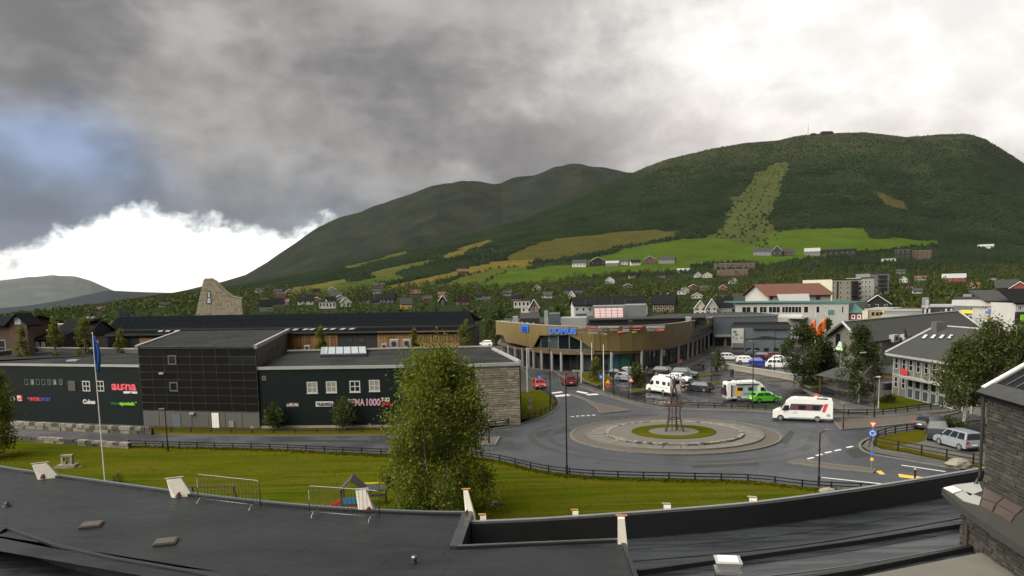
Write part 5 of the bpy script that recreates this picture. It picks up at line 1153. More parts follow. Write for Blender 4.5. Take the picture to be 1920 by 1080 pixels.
boxpx(t, w, 1802, 581, 1848, 588, 'sign_strip', 'sign_yellow', .0, .3); boxpx(t, w, 1820, 590, 1846, 594, 'canopy', 'light_trim', 0, 1.5); boxpx(t, w, 1822, 595, 1846, 612, 'shop_window', 'glass_dark', 0, .1); boxpx(t, w, 1800, 552, 1816, 558, 'roof_box', 'grey_wall', -4, -2); boxpx(t, w, 1823, 549, 1855, 557, 'roof_box', 'grey_roof', -6, -3)
t, w, zt = fbox('corner_building', 'tan rendered corner building with small square windows and a white band', 1850, 1900, 158, 14, 575, 'tan_wall', 'grey_roof', skew=-3)
for x in (1861, 1875, 1887): winpx(t, w, x - 3.5, 595, x + 3.5, 606, fm='white_wall', pm='glass_dark', fr=.14, nx=2)
boxpx(t, w, 1852, 580, 1857, 587, 'round_sign', 'sign_blue', 0, .15); boxpx(t, w, 1881, 576, 1891, 587, 'white_board', 'sign_white', 0, .1); boxpx(t, w, 1862, 579, 1869, 585, 'dark_board', 'sign_black', 0, .1)
a, b = w.A, w.B; zc = ZT(a.x, a.y, 576); wb(MB().prism([(a.x, a.y + .8), (b.x, b.y + .8), (b.x, b.y + 13), (a.x, a.y + 13)], zc + .1, ZT(a.x, a.y, 564)), 'upper_storey', 'white_wall', t)
zu = ZT(a.x, a.y, 564); wb(MB().slab([(a.x - .4, a.y + .3, zu), (b.x + .4, b.y + .3, zu), (b.x, b.y + 7, zu + 2.2), (a.x, a.y + 7, zu + 2.2)], (0, -.4, 1), .25), 'roof_slope', 'grey_roof', t)
wu = Wall(w.A + Vector((0, .8, 0)), w.B + Vector((0, .8, 0)))
for x in (1867, 1879, 1891): winpx(t, wu, x - 3, 566, x + 3, 571, fm='white_paint', pm='glass_dark', fr=.1)
t, w, zt = fbox('corner_building', 'white corner house with a dark roof at the picture edge', 1902, 1990, 150, 14, 568, 'white_wall', 'slate_dk')
a, b = w.A, w.B; wb(MB().slab([(a.x - .5, a.y - .5, zt), (b.x + .4, b.y - .5, zt), (b.x, b.y + 6, zt + 2.8), (a.x, a.y + 6, zt + 2.8)], (0, -.4, 1), .25), 'roof_slope', 'slate_dk', t)
winpx(t, w, 1908, 573, 1916, 582, fm='white_paint', pm='glass_dark', nx=2, fr=.12); boxpx(t, w, 1903, 585, 1990, 606, 'shop_front', 'black_wall', 0, .2); boxpx(t, w, 1912, 590, 1917, 604, 'green_sign', 'sign_green', .2, .4)

# ================================================================== HALL AND OFFICE ON THE RIGHT
# hall: gable to the road, long slate roof running back to the right
hA, hB = G(1553, 693), G(1617, 715); hall = bthing('slate_hall', 'beige hall with a steep gable and a long grey slate roof', 'building', (hA.x, hA.y, 0))
wH = Wall(hA, hB); m = (hA + hB) / 2; zpk = ZT(m.x, m.y, 604); ze = ZT(hB.x, hB.y, 640); back = G(1835, 611, ze); bd = Vector((back.x - hB.x, back.y - hB.y, 0))
q = [hA, hB, hB + bd, hA + bd]
wb(MB().prism([(p.x, p.y) for p in q], 0, ze), 'wall', 'beige_wall', hall)
mb = MB(); wH.poly(mb, [(0, ze - .05), (wH.L, ze - .05), (wH.L / 2, zpk - .15)], -.3, 0); wb(mb, 'gable_wall', 'beige_wall', hall)
un = Vector((bd.y, -bd.x, 0)).normalized(); un = un if un.y < 0 else -un
ov = -bd.normalized() * 1.2; z3 = lambda p, z: (p.x, p.y, z); so = wH.d * .7; kk = (zpk - ze) / (wH.L / 2) * .7
mid = (hA + hB) / 2
wb(MB().slab([z3(hB + ov + so, ze - kk), z3(hB + bd + so, ze - kk), z3(mid + bd, zpk), z3(mid + ov, zpk)], (wH.d.x, wH.d.y, 1), .25), 'roof', 'slate', hall)
wb(MB().slab([z3(mid + ov, zpk), z3(mid + bd, zpk), z3(hA + bd - so, ze - kk), z3(hA + ov - so, ze - kk)], (-wH.d.x, -wH.d.y, 1), .25), 'roof', 'slate', hall)
wb(MB().tube([z3(mid + ov, zpk + .12), z3(mid + bd, zpk + .12)], .16, 5), 'ridge_cap', 'light_trim', hall)
for sgn, E_ in ((1, hB + so), (-1, hA - so)):
    a = E_ + ov; b = mid + ov; wb(MB().tube([z3(a, ze - kk + .1), z3(b, zpk + .1)], .24, 4), 'verge_board', 'light_trim', hall)
    wb(MB().tube([z3(a - ov + bd, ze - kk + .1), z3(b - ov + bd, zpk + .1)], .22, 4), 'verge_board', 'light_trim', hall)
boxpx(hall, wH, 1568, 625, 1574, 692, 'tall_window', 'glass_dark', 0, .08)
wb(MB().add([wH.pt(wH.uz(1577, 650)[0], wH.uz(1577, 650)[1], .4), wH.pt(wH.uz(1590, 653)[0], wH.uz(1590, 653)[1], .4), wH.pt(wH.uz(1584, 638)[0], wH.uz(1584, 638)[1], .4)], [(0, 1, 2)]), 'emblem_back', 'sign_dkgreen', hall)
t = bthing('emblem_sign', 'white and green tree shaped sign on the hall gable', 'sign', wH.pt(wH.uz(1583, 656)[0], wH.uz(1583, 656)[1], .45))
mb = MB(); wH.poly(mb, [wH.uz(1573, 655), wH.uz(1585, 658), wH.uz(1585, 652), wH.uz(1574, 650)], .45, .6); wb(mb, 'lower_shape', M('emblem_pale', (.62, .72, .45), .5, .05), t)
mb = MB(); wH.poly(mb, [wH.uz(1576, 649), wH.uz(1584, 651), wH.uz(1583, 642), wH.uz(1580, 640)], .45, .6); wb(mb, 'upper_shape', 'sign_white', t)
wHs = Wall(hB, hB + bd)
for x0, y0, x1, y1, nm, mt in ((1666, 628, 1676, 640, 'fan_unit', 'light_trim'), (1686, 627, 1694, 637, 'fan_unit', 'light_trim')):
    f = boxpx(hall, wHs, x0, y0, x1, y1, nm, mt, .1, .9); boxpx(f, wHs, x0 + 3, y0 + 3, x1 - 3, y1 - 3, 'fan_grille', 'plastic_dark', .9, .95)
boxpx(hall, wHs, 1640, 645, 1648, 676, 'tall_window', 'glass_dark', 0, .08); boxpx(hall, wHs, 1646, 643, 1650, 690, 'downpipe', 'light_trim', .02, .2)
a_ = boxpx(hall, wHs, 1648, 688, 1674, 694, 'lean_to_roof', 'bluegrey_wall', 0, 3.5); boxpx(hall, wHs, 1650, 696, 1674, 716, 'lean_to_wall', 'timber', 0, 3.0)
# office with roof windows
oA, oB = G(1674, 740), G(1850, 783); off = bthing('office_building', 'beige two storey office with white pilasters, slate roof and four roof windows', 'building', (oA.x, oA.y, 0))
wO = Wall(oA, oB); ze = ZT(oA.x, oA.y, 656); dp = 13.0; bk = -wO.n * dp
wb(MB().prism([(p.x, p.y) for p in (oA, oB, oB + bk, oA + bk)], 0, ze), 'wall', 'beige_wall', off)
mA, mB_ = oA + bk / 2, oB + bk / 2; zp = ZT(mA.x, mA.y, 612); o_ = wO.d * .7; s_ = wO.n * .9; kk = (zp - ze) / (dp / 2) * .9
un = (wO.n + Vector((0, 0, 1.2))).normalized()
RA, RB, RCc, RD = oA - o_ + s_, oB + o_ + s_, mB_ + o_, mA - o_
wb(MB().slab([z3(RA, ze - kk), z3(RB, ze - kk), z3(RCc, zp), z3(RD, zp)], un, .22), 'roof', 'slate', off)
wb(MB().slab([z3(oB + bk + o_ - s_, ze - kk), z3(oA + bk - o_ - s_, ze - kk), z3(RD, zp), z3(RCc, zp)], (-wO.n + Vector((0, 0, 1.2))).normalized(), .22), 'roof', 'slate', off)
wb(MB().add([z3(oA, ze), z3(oA + bk, ze), z3(mA, zp - .15)], [(0, 2, 1)]), 'gable_wall', 'beige_wall', off)
wb(MB().tube([z3(RA, ze - kk + .08), z3(RD, zp + .08)], .17, 4), 'verge_board', 'light_trim', off); wb(MB().tube([z3(RD, zp + .08), z3(RCc, zp + .08)], .13, 4), 'ridge_cap', 'light_trim', off)
mb = MB(); wO.box(mb, -.8, wO.L + .5, ze - kk - .35, ze - kk - .02, .5, .95); wb(mb, 'eave_board', 'light_trim', off)
def onroof(x, y):                                        # point of the front roof slope seen at (x, y)
    r = Vector(ray(x, y)); n = (RB - RA).cross(Vector(z3(RD, zp)) - Vector(z3(RA, ze - kk))); p0 = Vector(z3(RA, ze - kk)); t = (p0 - Vector((0, 0, CAMZ))).dot(n) / r.dot(n); return r * t + Vector((0, 0, CAMZ))
for x in (1731, 1747, 1763, 1779):
    qd = [onroof(x - 3, 636), onroof(x + 4, 636.5), onroof(x + 11, 629), onroof(x + 5, 628)]
    f = wb(MB().slab([p_ + un * .14 for p_ in qd], un, .14), 'roof_window', 'plastic_dark', off); c = sum(qd, Vector()) / 4
    wb(MB().slab([c + (p_ - c) * .86 + un * .17 for p_ in qd], un, .03), 'pane', 'skylight', f)
c = onroof(1760, 618); wb(MB().prism([(c.x - .7, c.y - .7), (c.x + .7, c.y - .7), (c.x + .7, c.y + .7), (c.x - .7, c.y + .7)], c.z - .5, c.z + 1.1), 'chimney', 'grey_base', off)
c = onroof(1697, 632); wb(MB().add([(c.x, c.y - .3, c.z), (c.x + .5, c.y, c.z), (c.x, c.y + .3, c.z), (c.x - .1, c.y, c.z + 1.4)], [(0, 1, 3), (1, 2, 3), (2, 0, 3)]), 'snow_vent', 'plastic_dark', off)
uu = [wO.uz(x, 700)[0] for x in (1681, 1695, 1708, 1722, 1737, 1752, 1767, 1783, 1800, 1818, 1835)]
zt2 = ze - kk - .4; h2 = zt2 / 2
for i, u in enumerate(uu):
    if u > wO.L - .8: break
    window(off, wO, (u - .42, u + .42, h2 + 1.0, h2 + 2.6), fm='white_wall', pm='glass_dark', nz=2, fr=.09, o=.07)
    if i < 2: window(off, wO, (u - .42, u + .42, 1.15, 2.7), fm='white_wall', pm='glass_dark', nz=2, fr=.09, o=.07)
    elif i < 8:
        window(off, wO, (u - .62, u + .62, 1.55, 3.0), fm='white_wall', pm='glass_dark', fr=.09, o=.05, name='shop_window'); window(off, wO, (u - .62, u + .62, .05, 1.45), fm='white_wall', pm='glass_mid', fr=.09, o=.05, name='shop_window')
for i in range(len(uu)):
    a = uu[i] - (uu[i] - uu[i - 1]) / 2 if i else .12
    if a < wO.L: mb = MB(); wO.box(mb, a - .11, a + .11, 0, zt2, .0, .14); wb(mb, 'pilaster', 'light_trim', off)
mb = MB(); wO.box(mb, -.05, wO.L, h2 + .05, h2 + .30, .0, .17); wb(mb, 'string_course', 'light_trim', off)
mb = MB(); wO.box(mb, uu[2] - .7, uu[7], h2 + .1, h2 + .35, .17, 1.3); wb(mb, 'canopy', 'light_trim', off)
t = bthing('bank_sign', 'red round emblem sign on the beige office wall', 'sign', wO.pt(uu[1] + .4, h2 + .5, .2))
mb = MB(); mb.disc(wO.pt(uu[1] + .1, h2 + .85, .25), .42, tuple(wO.n), .12, 12); wb(mb, 'emblem', 'sign_red', t); mb = MB(); wO.box(mb, uu[1] + .3, uu[1] + 1.2, h2 + .45, h2 + 1.05, .18, .30); wb(mb, 'board', 'sign_red', t)
# bus shelter in front of the hall
a = G(1549, 740); sh = bthing('bus_shelter', 'open shelter with a grey pitched roof on dark posts by the car park', 'shelter', (a.x, a.y, 0))
W_ = Wall(G(1536, 735), G(1592, 748)); hq = 2.5
for u in (0.2, W_.L - .2):
    for o2 in (0, -3.0): p = W_.pt(u, 0, o2); wb(MB().tube([(p.x, p.y, 0), (p.x, p.y, hq)], .09, 6), 'post', 'timber_dk', sh)
p4 = [W_.pt(-.4, hq, .5), W_.pt(W_.L + .4, hq, .5), W_.pt(W_.L * .75, hq + 1.3, -1.5), W_.pt(W_.L * .25, hq + 1.3, -1.5)]; wb(MB().slab(p4, (W_.n.x, W_.n.y, 1), .12), 'roof', 'grey_roof', sh)
p5 = [W_.pt(-.4, hq, -3.5), W_.pt(-.4, hq, .5), W_.pt(W_.L * .25, hq + 1.3, -1.5)]; wb(MB().slab(p5[::1], (-W_.d.x, -W_.d.y, 1), .12), 'roof', 'grey_roof', sh)
p6 = [W_.pt(W_.L + .4, hq, .5), W_.pt(W_.L + .4, hq, -3.5), W_.pt(W_.L * .75, hq + 1.3, -1.5)]; wb(MB().slab(p6, (W_.d.x, W_.d.y, 1), .12), 'roof', 'grey_roof', sh)
mb = MB(); W_.box(mb, .3, W_.L - .3, .4, 2.0, -3.05, -2.97); wb(mb, 'back_pane', 'glass_mid', sh); mb = MB(); W_.box(mb, .8, W_.L - .8, .42, .48, -2.8, -2.3); wb(mb, 'bench', 'timber', sh)
# low stone wall of the upper car park
wq = bthing('retaining_wall', 'low pale stone wall edging the upper car park', 'wall', G(1420, 705))
LW = smoothline([(G(x, y).x, G(x, y).y) for x, y in ((1352, 690), (1390, 697), (1440, 705), (1490, 714))], 5); strip(LW, -.2, .2, 0, .95, m_ := MB()); wb(m_, 'wall_body', 'stone_a', wq); strip(LW, -.27, .27, .95, 1.05, m_ := MB()); wb(m_, 'coping', 'light_trim', wq)

# ================================================================== BUILDINGS BEHIND THE SHOPPING CENTRE, LEFT
t, w, ze, zr = gablepx('brown_lodge', 'brown timber lodge with balconies at the picture edge', -60, 22, 118, 12, 610, 593, 'brown_wall', 'slate_dk', over=.8)
for k in range(3):
    z = 2.2 + k * 2.7; mb = MB(); w.box(mb, 1, w.L - .3, z, z + .2, 0, 1.3); b = wb(mb, 'balcony', 'timber_dk', t); mb = MB(); w.box(mb, 1, w.L - .3, z + .95, z + 1.05, 1.2, 1.3); wb(mb, 'balcony_rail', 'grey_wall', b)
    for u in (2, 4.4, 6.8): window(t, w, (u, u + 1.3, z + .3, z + 2.1), fm='white_wall', pm='glass_dark', fr=.1)
a = atd(18, 113); zz0 = ZT(a.x, a.y, 607); zpk = ZT(a.x + 1.3, a.y, 591); wg = Wall(a, atd(51, 113))
wb(MB().prism([(wg.A.x, wg.A.y), (wg.B.x, wg.B.y), (wg.B.x - 1, wg.B.y + 3), (wg.A.x, wg.A.y + 3)], 0, zz0), 'gable_wing', 'brown_wall', t)
mb = MB(); wg.poly(mb, [(0, zz0), (wg.L, zz0), (wg.L / 2, zpk)], -3, .0); wb(mb, 'gable_wall', 'brown_wall', t)
for s0, s1 in (((-.5, zz0 - .5), (wg.L / 2, zpk + .05)), ((wg.L / 2, zpk + .05), (wg.L + .5, zz0 - .5))):
    mb = MB(); wg.poly(mb, [s0, s1, (s1[0], s1[1] + .22), (s0[0], s0[1] + .22)], -3.3, .5); wb(mb, 'roof', 'slate_dk', t)
window(t, wg, (wg.L / 2 - .45, wg.L / 2 + .45, zz0 - .1, zz0 + .9), fm='white_paint', pm='skylight', fr=.1)
t, w, ze, zr = gablepx('dark_house', 'black house with two small white windows behind the mall roof', 62, 100, 122, 10, 636, 622, 'black_wall', 'slate_dk', over=.4)
for x in (70, 81): winpx(t, w, x - 3.5, 641, x + 3.5, 649, fm='white_paint', pm='glass_mid', fr=.16)
t, w, ze, zr = gablepx('dark_house', 'tall black house with a steep slate roof between the two poplars', 84, 150, 130, 14, 640, 602, 'black_wall', 'slate_dk', over=.3)
winpx(t, w, 112, 640, 117, 650, fm='white_paint', pm='glass_mid', fr=.1); winpx(t, w, 138, 638, 146, 650, fm='white_paint', pm='glass_mid', fr=.14, nx=2)
boxpx(t, w, 108, 600, 145, 604, 'roof_box', 'black_wall', -8, -5)
t, w, zt = fbox('dark_house', 'low black building beside the flagpole behind the mall roof', 168, 200, 126, 10, 634, 'black_wall', 'slate_dk')
winpx(t, w, 176, 638, 185, 644, fm='grey_wall', pm='skylight', fr=.1); boxpx(t, w, 178, 652, 200, 657, 'pale_wall', 'stone_a', 0, .2)
t, w, zt = fbox('white_block', 'small white gable block in front of the solar roof', 172, 203, 150, 8, 613, 'white_wall', 'slate_dk', trim='red_roof'); boxpx(t, w, 188, 612, 191, 622, 'drain', 'black_wall', 0, .1)
t, w, zt = fbox('cream_block', 'low cream building with ochre panels beyond the brown lodge', 52, 88, 165, 12, 612, 'cream_wall', 'light_trim')
for x in (65, 75): boxpx(t, w, x, 620, x + 7, 625, 'ochre_panel', 'yellow_wall', 0, .1)
t, w, zt = fbox('chimney_pair', 'two white chimney stacks on a dark roof beyond the second poplar', 155, 176, 170, 6, 606, 'black_wall', 'slate_dk')
for x in (157, 167): boxpx(t, w, x, 594, x + 4, 606, 'stack', 'white_wall', -2, -1)
# ================================================================== FENCES, LAMPS, SIGNS
def fence(pts, label, h=.62, step=2.1, mat='black_metal', rails=(.96, .55), z=0.):
    ln = smoothline([(G(x, y).x, G(x, y).y) for x, y in pts], 6); t = bthing('road_fence', label, 'fence', (ln[0].x, ln[0].y, z), 'black rail fences along the roads')
    s = 0.; nxt = 0.; last = None
    for a, b in zip(ln, ln[1:]):
        l = (b - a).length
        while nxt <= s + l:
            p = a.lerp(b, (nxt - s) / l); wb(MB().box(p.x - .05, p.x + .05, p.y - .05, p.y + .05, z - .1, z + h + .04), 'post', mat, t); nxt += step
        s += l
    for k in rails: mb = MB(); strip(ln, -.03, .03, z + h * k - .055, z + h * k + .035, mb); wb(mb, 'rail', mat, t)
    return t
fence([(242, 836), (400, 841), (520, 844), (720, 853), (860, 857), (930, 864), (1008, 882), (1076, 892), (1162, 897), (1285, 900), (1415, 904), (1522, 916), (1644, 923), (1720, 936)], 'long black two rail fence between the big lawn and the road')
fence([(285, 809), (400, 811), (500, 812), (640, 811), (740, 809)], 'black rail fence on the grass strip below the dark mall', .5, 2.6)
fence([(904, 805), (975, 793), (1014, 779), (1038, 765), (1043, 757), (1034, 746), (1014, 731)], 'black fence curving round the grass corner by the stone end wall', .75, 1.9)
fence([(1139, 738), (1186, 750), (1232, 760), (1285, 764), (1340, 766), (1415, 768), (1454, 771)], 'black rail fence between the car park and the roundabout', .75)
fence([(1556, 779), (1644, 779), (1720, 770), (1779, 763), (1815, 755)], 'black rail fence below the small lawn of the beige office', .75)
fence([(1722, 806), (1668, 815), (1644, 823)], 'short black rail fence behind the grass tip of the gravel yard', .8, 1.9)
fence([(1642, 837), (1690, 846), (1760, 859), (1842, 874)], 'black rail fence along the near side of the gravel yard', .95, 2.3)

def lamp(px, py, top, label, arm=(1, 0), reach=1.0, mat='black_metal', head='grey_metal', r=.07):
    p = G(px, py); H = ZT(p.x, p.y, top); t = bthing('street_lamp', label, 'street lamp', p, 'street lamps')
    wb(MB().tube([(p.x, p.y, 0), (p.x, p.y, .9), (p.x, p.y, .95), (p.x, p.y, H - .15)], [r * 1.5, r * 1.5, r, r * .75], 8), 'pole', mat, t)
    a = Vector((arm[0], arm[1], 0)).normalized() * reach
    wb(MB().tube([(p.x, p.y, H - .2), (p.x + a.x * .35, p.y + a.y * .35, H - .05), (p.x + a.x, p.y + a.y, H)], r * .55, 6), 'arm', mat, t)
    c = Vector((p.x + a.x * .95, p.y + a.y * .95, H)); d = a.normalized(); n = Vector((-d.y, d.x, 0))
    q = [c - d * .28 - n * .10, c + d * .36 - n * .12, c + d * .36 + n * .12, c - d * .28 + n * .10]
    wb(MB().prism([(v.x, v.y) for v in q], H - .03, [H + .11, H + .05, H + .05, H + .11]), 'lamp_head', head, t)
    return t
lamp(1063, 890, 697, 'tall black street lamp on the lawn edge before the roundabout', (1, .3), 1.0, head='light_trim')
lamp(315, 846, 767, 'short black street lamp on the lawn beside the road', (-1, .2), .35)
lamp(1535, 912, 808, 'black street lamp on the lawn edge near the yellow road markings', (1, .2), .8)
lamp(1639, 784, 661, 'tall black street lamp with a pale head before the beige office', (-1, 0), 1.6, head='light_trim')
lamp(1411, 766, 640, 'black street lamp at the fence before the painted motorhome', (-.3, 1), .5)
lamp(977, 794, 654, 'black street lamp at the corner of the stone end wall', (1, 0), 1.2, head='light_trim')
lamp(1032, 760, 640, 'black street lamp on the fenced grass corner', (.2, 1), .8)
lamp(1452, 694, 601, 'slim black street lamp at the wall of the upper car park', (.4, 1), .8)
lamp(1334, 713, 662, 'low black lamp post in the middle of the car park', (1, 0), .25)
lamp(1150, 736, 665, 'slim black lamp post at the corner of the car park fence', (.1, 1), .3)
lamp(1581, 806, 757, 'thin black lamp post at the tip of the cobbled island', (.1, 1), .2, r=.05)
lamp(917, 833, 789, 'short lamp post with a pale head on the small island behind the birch', (-1, 0), .25, head='light_trim')
lamp(1126, 712, 627, 'black lamp with two pale heads between the white flagpoles', (1, -.2), .9, head='light_trim')
lamp(1083, 722, 660, 'black lamp post beside the road before the bronze store', (.1, 1), .6)
lamp(1647, 766, 707, 'pale garden lamp on the small office lawn', (-1, 0), .2, mat='light_trim', head='sign_white', r=.06)
def pole(px, py, top, label, mat='steel_flag', r=.06, cat='flagpole', name='flagpole'):
    p = G(px, py); H = ZT(p.x, p.y, top); t = bthing(name, label, cat, p, 'white flagpoles')
    wb(MB().tube([(p.x, p.y, 0), (p.x, p.y, H)], [r, r * .6], 8), 'shaft', mat, t); wb(MB().tube([(p.x, p.y, H), (p.x, p.y, H + .06), (p.x, p.y, H + .14)], [r * .9, r * 1.1, .01], 8), 'finial', mat, t)
    wb(MB().box(p.x - .16, p.x + .16, p.y - .16, p.y + .16, 0, .18), 'base', 'grey_metal', t); return t, p, H
pole(989, 737, 654, 'white flagpole on the grass strip nearest the stone end wall', r=.09); pole(1090, 719, 641, 'white flagpole before the bronze store, first of three', r=.09); pole(1110, 708, 644, 'white flagpole before the bronze store, middle of three', r=.09); pole(1132, 734, 648, 'white flagpole before the bronze store, closest to the car park', r=.09)
pole(158, 782, 722, 'short white pole before the dark mall wall', r=.07)
t, p, H = pole(197, 906, 626, 'tall white flagpole on the lawn with a furled blue flag', r=.055)
V_ = []; F_ = []; nz = 14
for i in range(nz + 1):                                   # limp flag hanging in folds
    f = i / nz; zz_ = H - .15 - f * 2.9; wd = .10 + .34 * math.sin(min(1, f * 1.15) * math.pi / 1.25)
    for j in range(9):
        g = j / 8; V_.append((p.x + .06 + wd * g, p.y - .10 * math.sin(g * 9 + f * 3) * (.5 + f), zz_ - .25 * g * f))
for i in range(nz):
    for j in range(8): a = i * 9 + j; F_.append((a, a + 1, a + 10, a + 9))
fl = bthing('flag', 'blue flag hanging limp in folds from the tall white pole', 'flag', (p.x, p.y, H - 3)); o = wb(MB().add(V_, F_), 'cloth', 'flag_blue', fl, True); m_ = o.modifiers.new('thick', 'SOLIDIFY'); m_.thickness = .02
for x, by, top, lb in ((1527, 702, 583, 'orange flag on the pole closest to the round tree'), (1545, 702, 581, 'orange flag on the pole beside the hall gable')):
    t, p, H = pole(x, by, top, 'slim pole flying the ' + lb.split(' on ')[0] + (' by the round tree' if x < 1540 else ' by the hall gable'), r=.07)
    V_ = []; F_ = []
    for i in range(11):
        f = i / 10; zz_ = H - 1.2 - f * 3.0; wd = 1.5 * math.sin(.25 + f * 2.2) + .3
        for j in range(7): g = j / 6; V_.append((p.x - .05 - wd * g * .9, p.y - .18 * math.sin(g * 7 + f * 4), zz_ - .9 * g * (1 - f * .3)))
    for i in range(10):
        for j in range(6): a = i * 7 + j; F_.append((a, a + 1, a + 8, a + 7))
    fl = bthing('flag', lb, 'flag', (p.x, p.y, H - 4)); o = wb(MB().add(V_, F_), 'cloth', 'sign_orange', fl, True); m_ = o.modifiers.new('thick', 'SOLIDIFY'); m_.thickness = .02

def signpost(px, py, top, label, parts, r=.045, name='road_sign'):
    p = G(px, py); H = ZT(p.x, p.y, top); t = bthing(name, label, 'road sign', p)
    wb(MB().tube([(p.x, p.y, 0), (p.x, p.y, H)], r, 8), 'post', 'grey_metal', t); f = Vector((-p.x, -p.y, 0)).normalized(); u = Vector((-f.y, f.x, 0))
    for kind, row, s, ms in parts:
        z = ZT(p.x, p.y, row); c = Vector((p.x, p.y, z)) + f * .07
        q = lambda a, b, o=0.: c + u * a + Vector((0, 0, b)) + f * o
        if kind == 'yield':
            for k, (sc, m) in enumerate(((1, ms[0]), (.62, ms[1]))): wb(MB().slab([q(-s * sc, s * .55 * sc, .02 * k), q(0, -s * 1.1 * sc, .02 * k), q(s * sc, s * .55 * sc, .02 * k)], f, .02), 'sign_face' if k == 0 else 'sign_centre', m, t)
        if kind == 'warn':
            for k, (sc, m) in enumerate(((1, ms[0]), (.62, ms[1]))): wb(MB().slab([q(-s * sc, -s * .55 * sc, .02 * k), q(s * sc, -s * .55 * sc, .02 * k), q(0, s * 1.1 * sc, .02 * k)], f, .02), 'sign_face' if k == 0 else 'sign_centre', m, t)
        if kind == 'disc':
            wb(MB().disc(q(0, 0), s, f, .03, 20), 'sign_face', ms[0], t)
            if len(ms) > 1:
                for k in range(3):                          # three arrows chasing round
                    a0 = k * 2.094 + .3; pts = []
                    for i in range(5): a = a0 + i * .32; pts.append(q(math.cos(a) * s * .62, math.sin(a) * s * .62, .03))
                    wb(MB().tube(pts, s * .10, 5), 'arrow', ms[1], t); a = a0 + 1.5; wb(MB().slab([q(math.cos(a - .15) * s * .85, math.sin(a - .15) * s * .85, .04), q(math.cos(a + .5) * s * .62, math.sin(a + .5) * s * .62, .04), q(math.cos(a - .15) * s * .38, math.sin(a - .15) * s * .38, .04)], f, .02), 'arrow_tip', ms[1], t)
        if kind == 'plate':
            wb(MB().slab([q(-s, -s), q(s, -s), q(s, s), q(-s, s)], f, .03), 'sign_plate', ms[0], t)
            if len(ms) > 1: wb(MB().slab([q(-s * .5, -s * .5, .02), q(s * .5, -s * .5, .02), q(0, s * .6, .02)], f, .02), 'sign_symbol', ms[1], t)
        if kind == 'board': wb(MB().slab([q(-s, -s * .5), q(s, -s * .5), q(s, s * .5), q(-s, s * .5)], f, .03), 'sign_board', ms[0], t)
    return t
signpost(1634, 884, 788, 'road sign post with a red triangle over a blue disc', [('yield', 795, .34, ('sign_red', 'sign_white')), ('disc', 812, .31, ('sign_blue', 'sign_white')), ('plate', 851, .13, ('sign_blue',)), ('plate', 861, .12, ('sign_yellow',))])
signpost(994, 786, 745, 'grey backs of two round road signs on the grass corner', [('disc', 750, .30, ('sign_grey',)), ('disc', 763, .30, ('sign_grey',))])
signpost(1140, 752, 712, 'orange and pale road sign on the cobbled triangle island', [('warn', 716, .42, ('sign_orange', 'sign_yellow')), ('disc', 723, .34, ('sign_orange', 'sign_black'))])
signpost(1183, 748, 706, 'red and white warning triangle at the car park fence', [('warn', 713, .46, ('sign_red', 'sign_white'))])
signpost(1530, 772, 737, 'small orange road sign behind the white motorhome', [('disc', 742, .30, ('sign_orange',)), ('plate', 748, .2, ('sign_white',))])
signpost(1127, 722, 703, 'blue crossing sign beside the white flagpoles', [('plate', 706, .34, ('sign_blue', 'sign_white'))])
signpost(1012, 733, 703, 'blue crossing sign behind the red car', [('plate', 707, .34, ('sign_blue', 'sign_white'))])
p = G(1715, 906); t = bthing('bollard', 'short black bollard at the yellow road marking', 'bollard', p); H = ZT(p.x, p.y, 880)
wb(MB().tube([(p.x, p.y, 0), (p.x, p.y, H)], .08, 8), 'post', 'black_metal', t); wb(MB().tube([(p.x, p.y, H), (p.x, p.y, H + .05)], [.09, .06], 8), 'cap', 'sign_yellow', t)
# guard rails of the crossing, little dark pickets
ORD = ['first', 'second', 'third', 'fourth', 'fifth', 'sixth', 'seventh', 'eighth', 'ninth']
for k in range(9):
    p = G(1012 + k * 5.0, 705 + k * 2.7); t = bthing('crossing_bollard', f'{ORD[k]} dark picket between the lanes, counted from the store side', 'bollard', p, 'dark pickets between the lanes')
    wb(MB().tube([(p.x, p.y, 0), (p.x, p.y, 1.0)], .05, 6), 'post', 'grey_metal', t); wb(MB().tube([(p.x, p.y, 1.0), (p.x, p.y, 1.06)], [.06, .03], 6), 'cap', 'black_metal', t)
# bins and planters
for px, py, lb in ((1317, 692, 'black litter bin on the car park before the store'), (1372, 703, 'small dark litter bin below the upper car park wall')):
    p = G(px, py); t = bthing('litter_bin', lb, 'bin', p); wb(MB().tube([(p.x, p.y, 0), (p.x, p.y, .9)], [.32, .38], 10), 'body', 'plastic_dark', t); wb(MB().tube([(p.x, p.y, .9), (p.x, p.y, 1.05)], [.42, .2], 10), 'lid', 'black_metal', t)
for k in range(6):
    p = G(1660 + k * 8, 731 - (k % 2)); t = bthing('wheelie_bin', f'{ORD[k]} dark wheelie bin between hall and office, counted from the hall', 'bin', p, 'wheelie bins between hall and office')
    wb(MB().box(p.x - .3, p.x + .3, p.y - .35, p.y + .35, .08, 1.0), 'body', 'plastic_dark', t); wb(MB().box(p.x - .33, p.x + .33, p.y - .4, p.y + .38, 1.0, 1.07), 'lid', 'grey_metal' if k == 3 else 'bluegrey_wall', t)

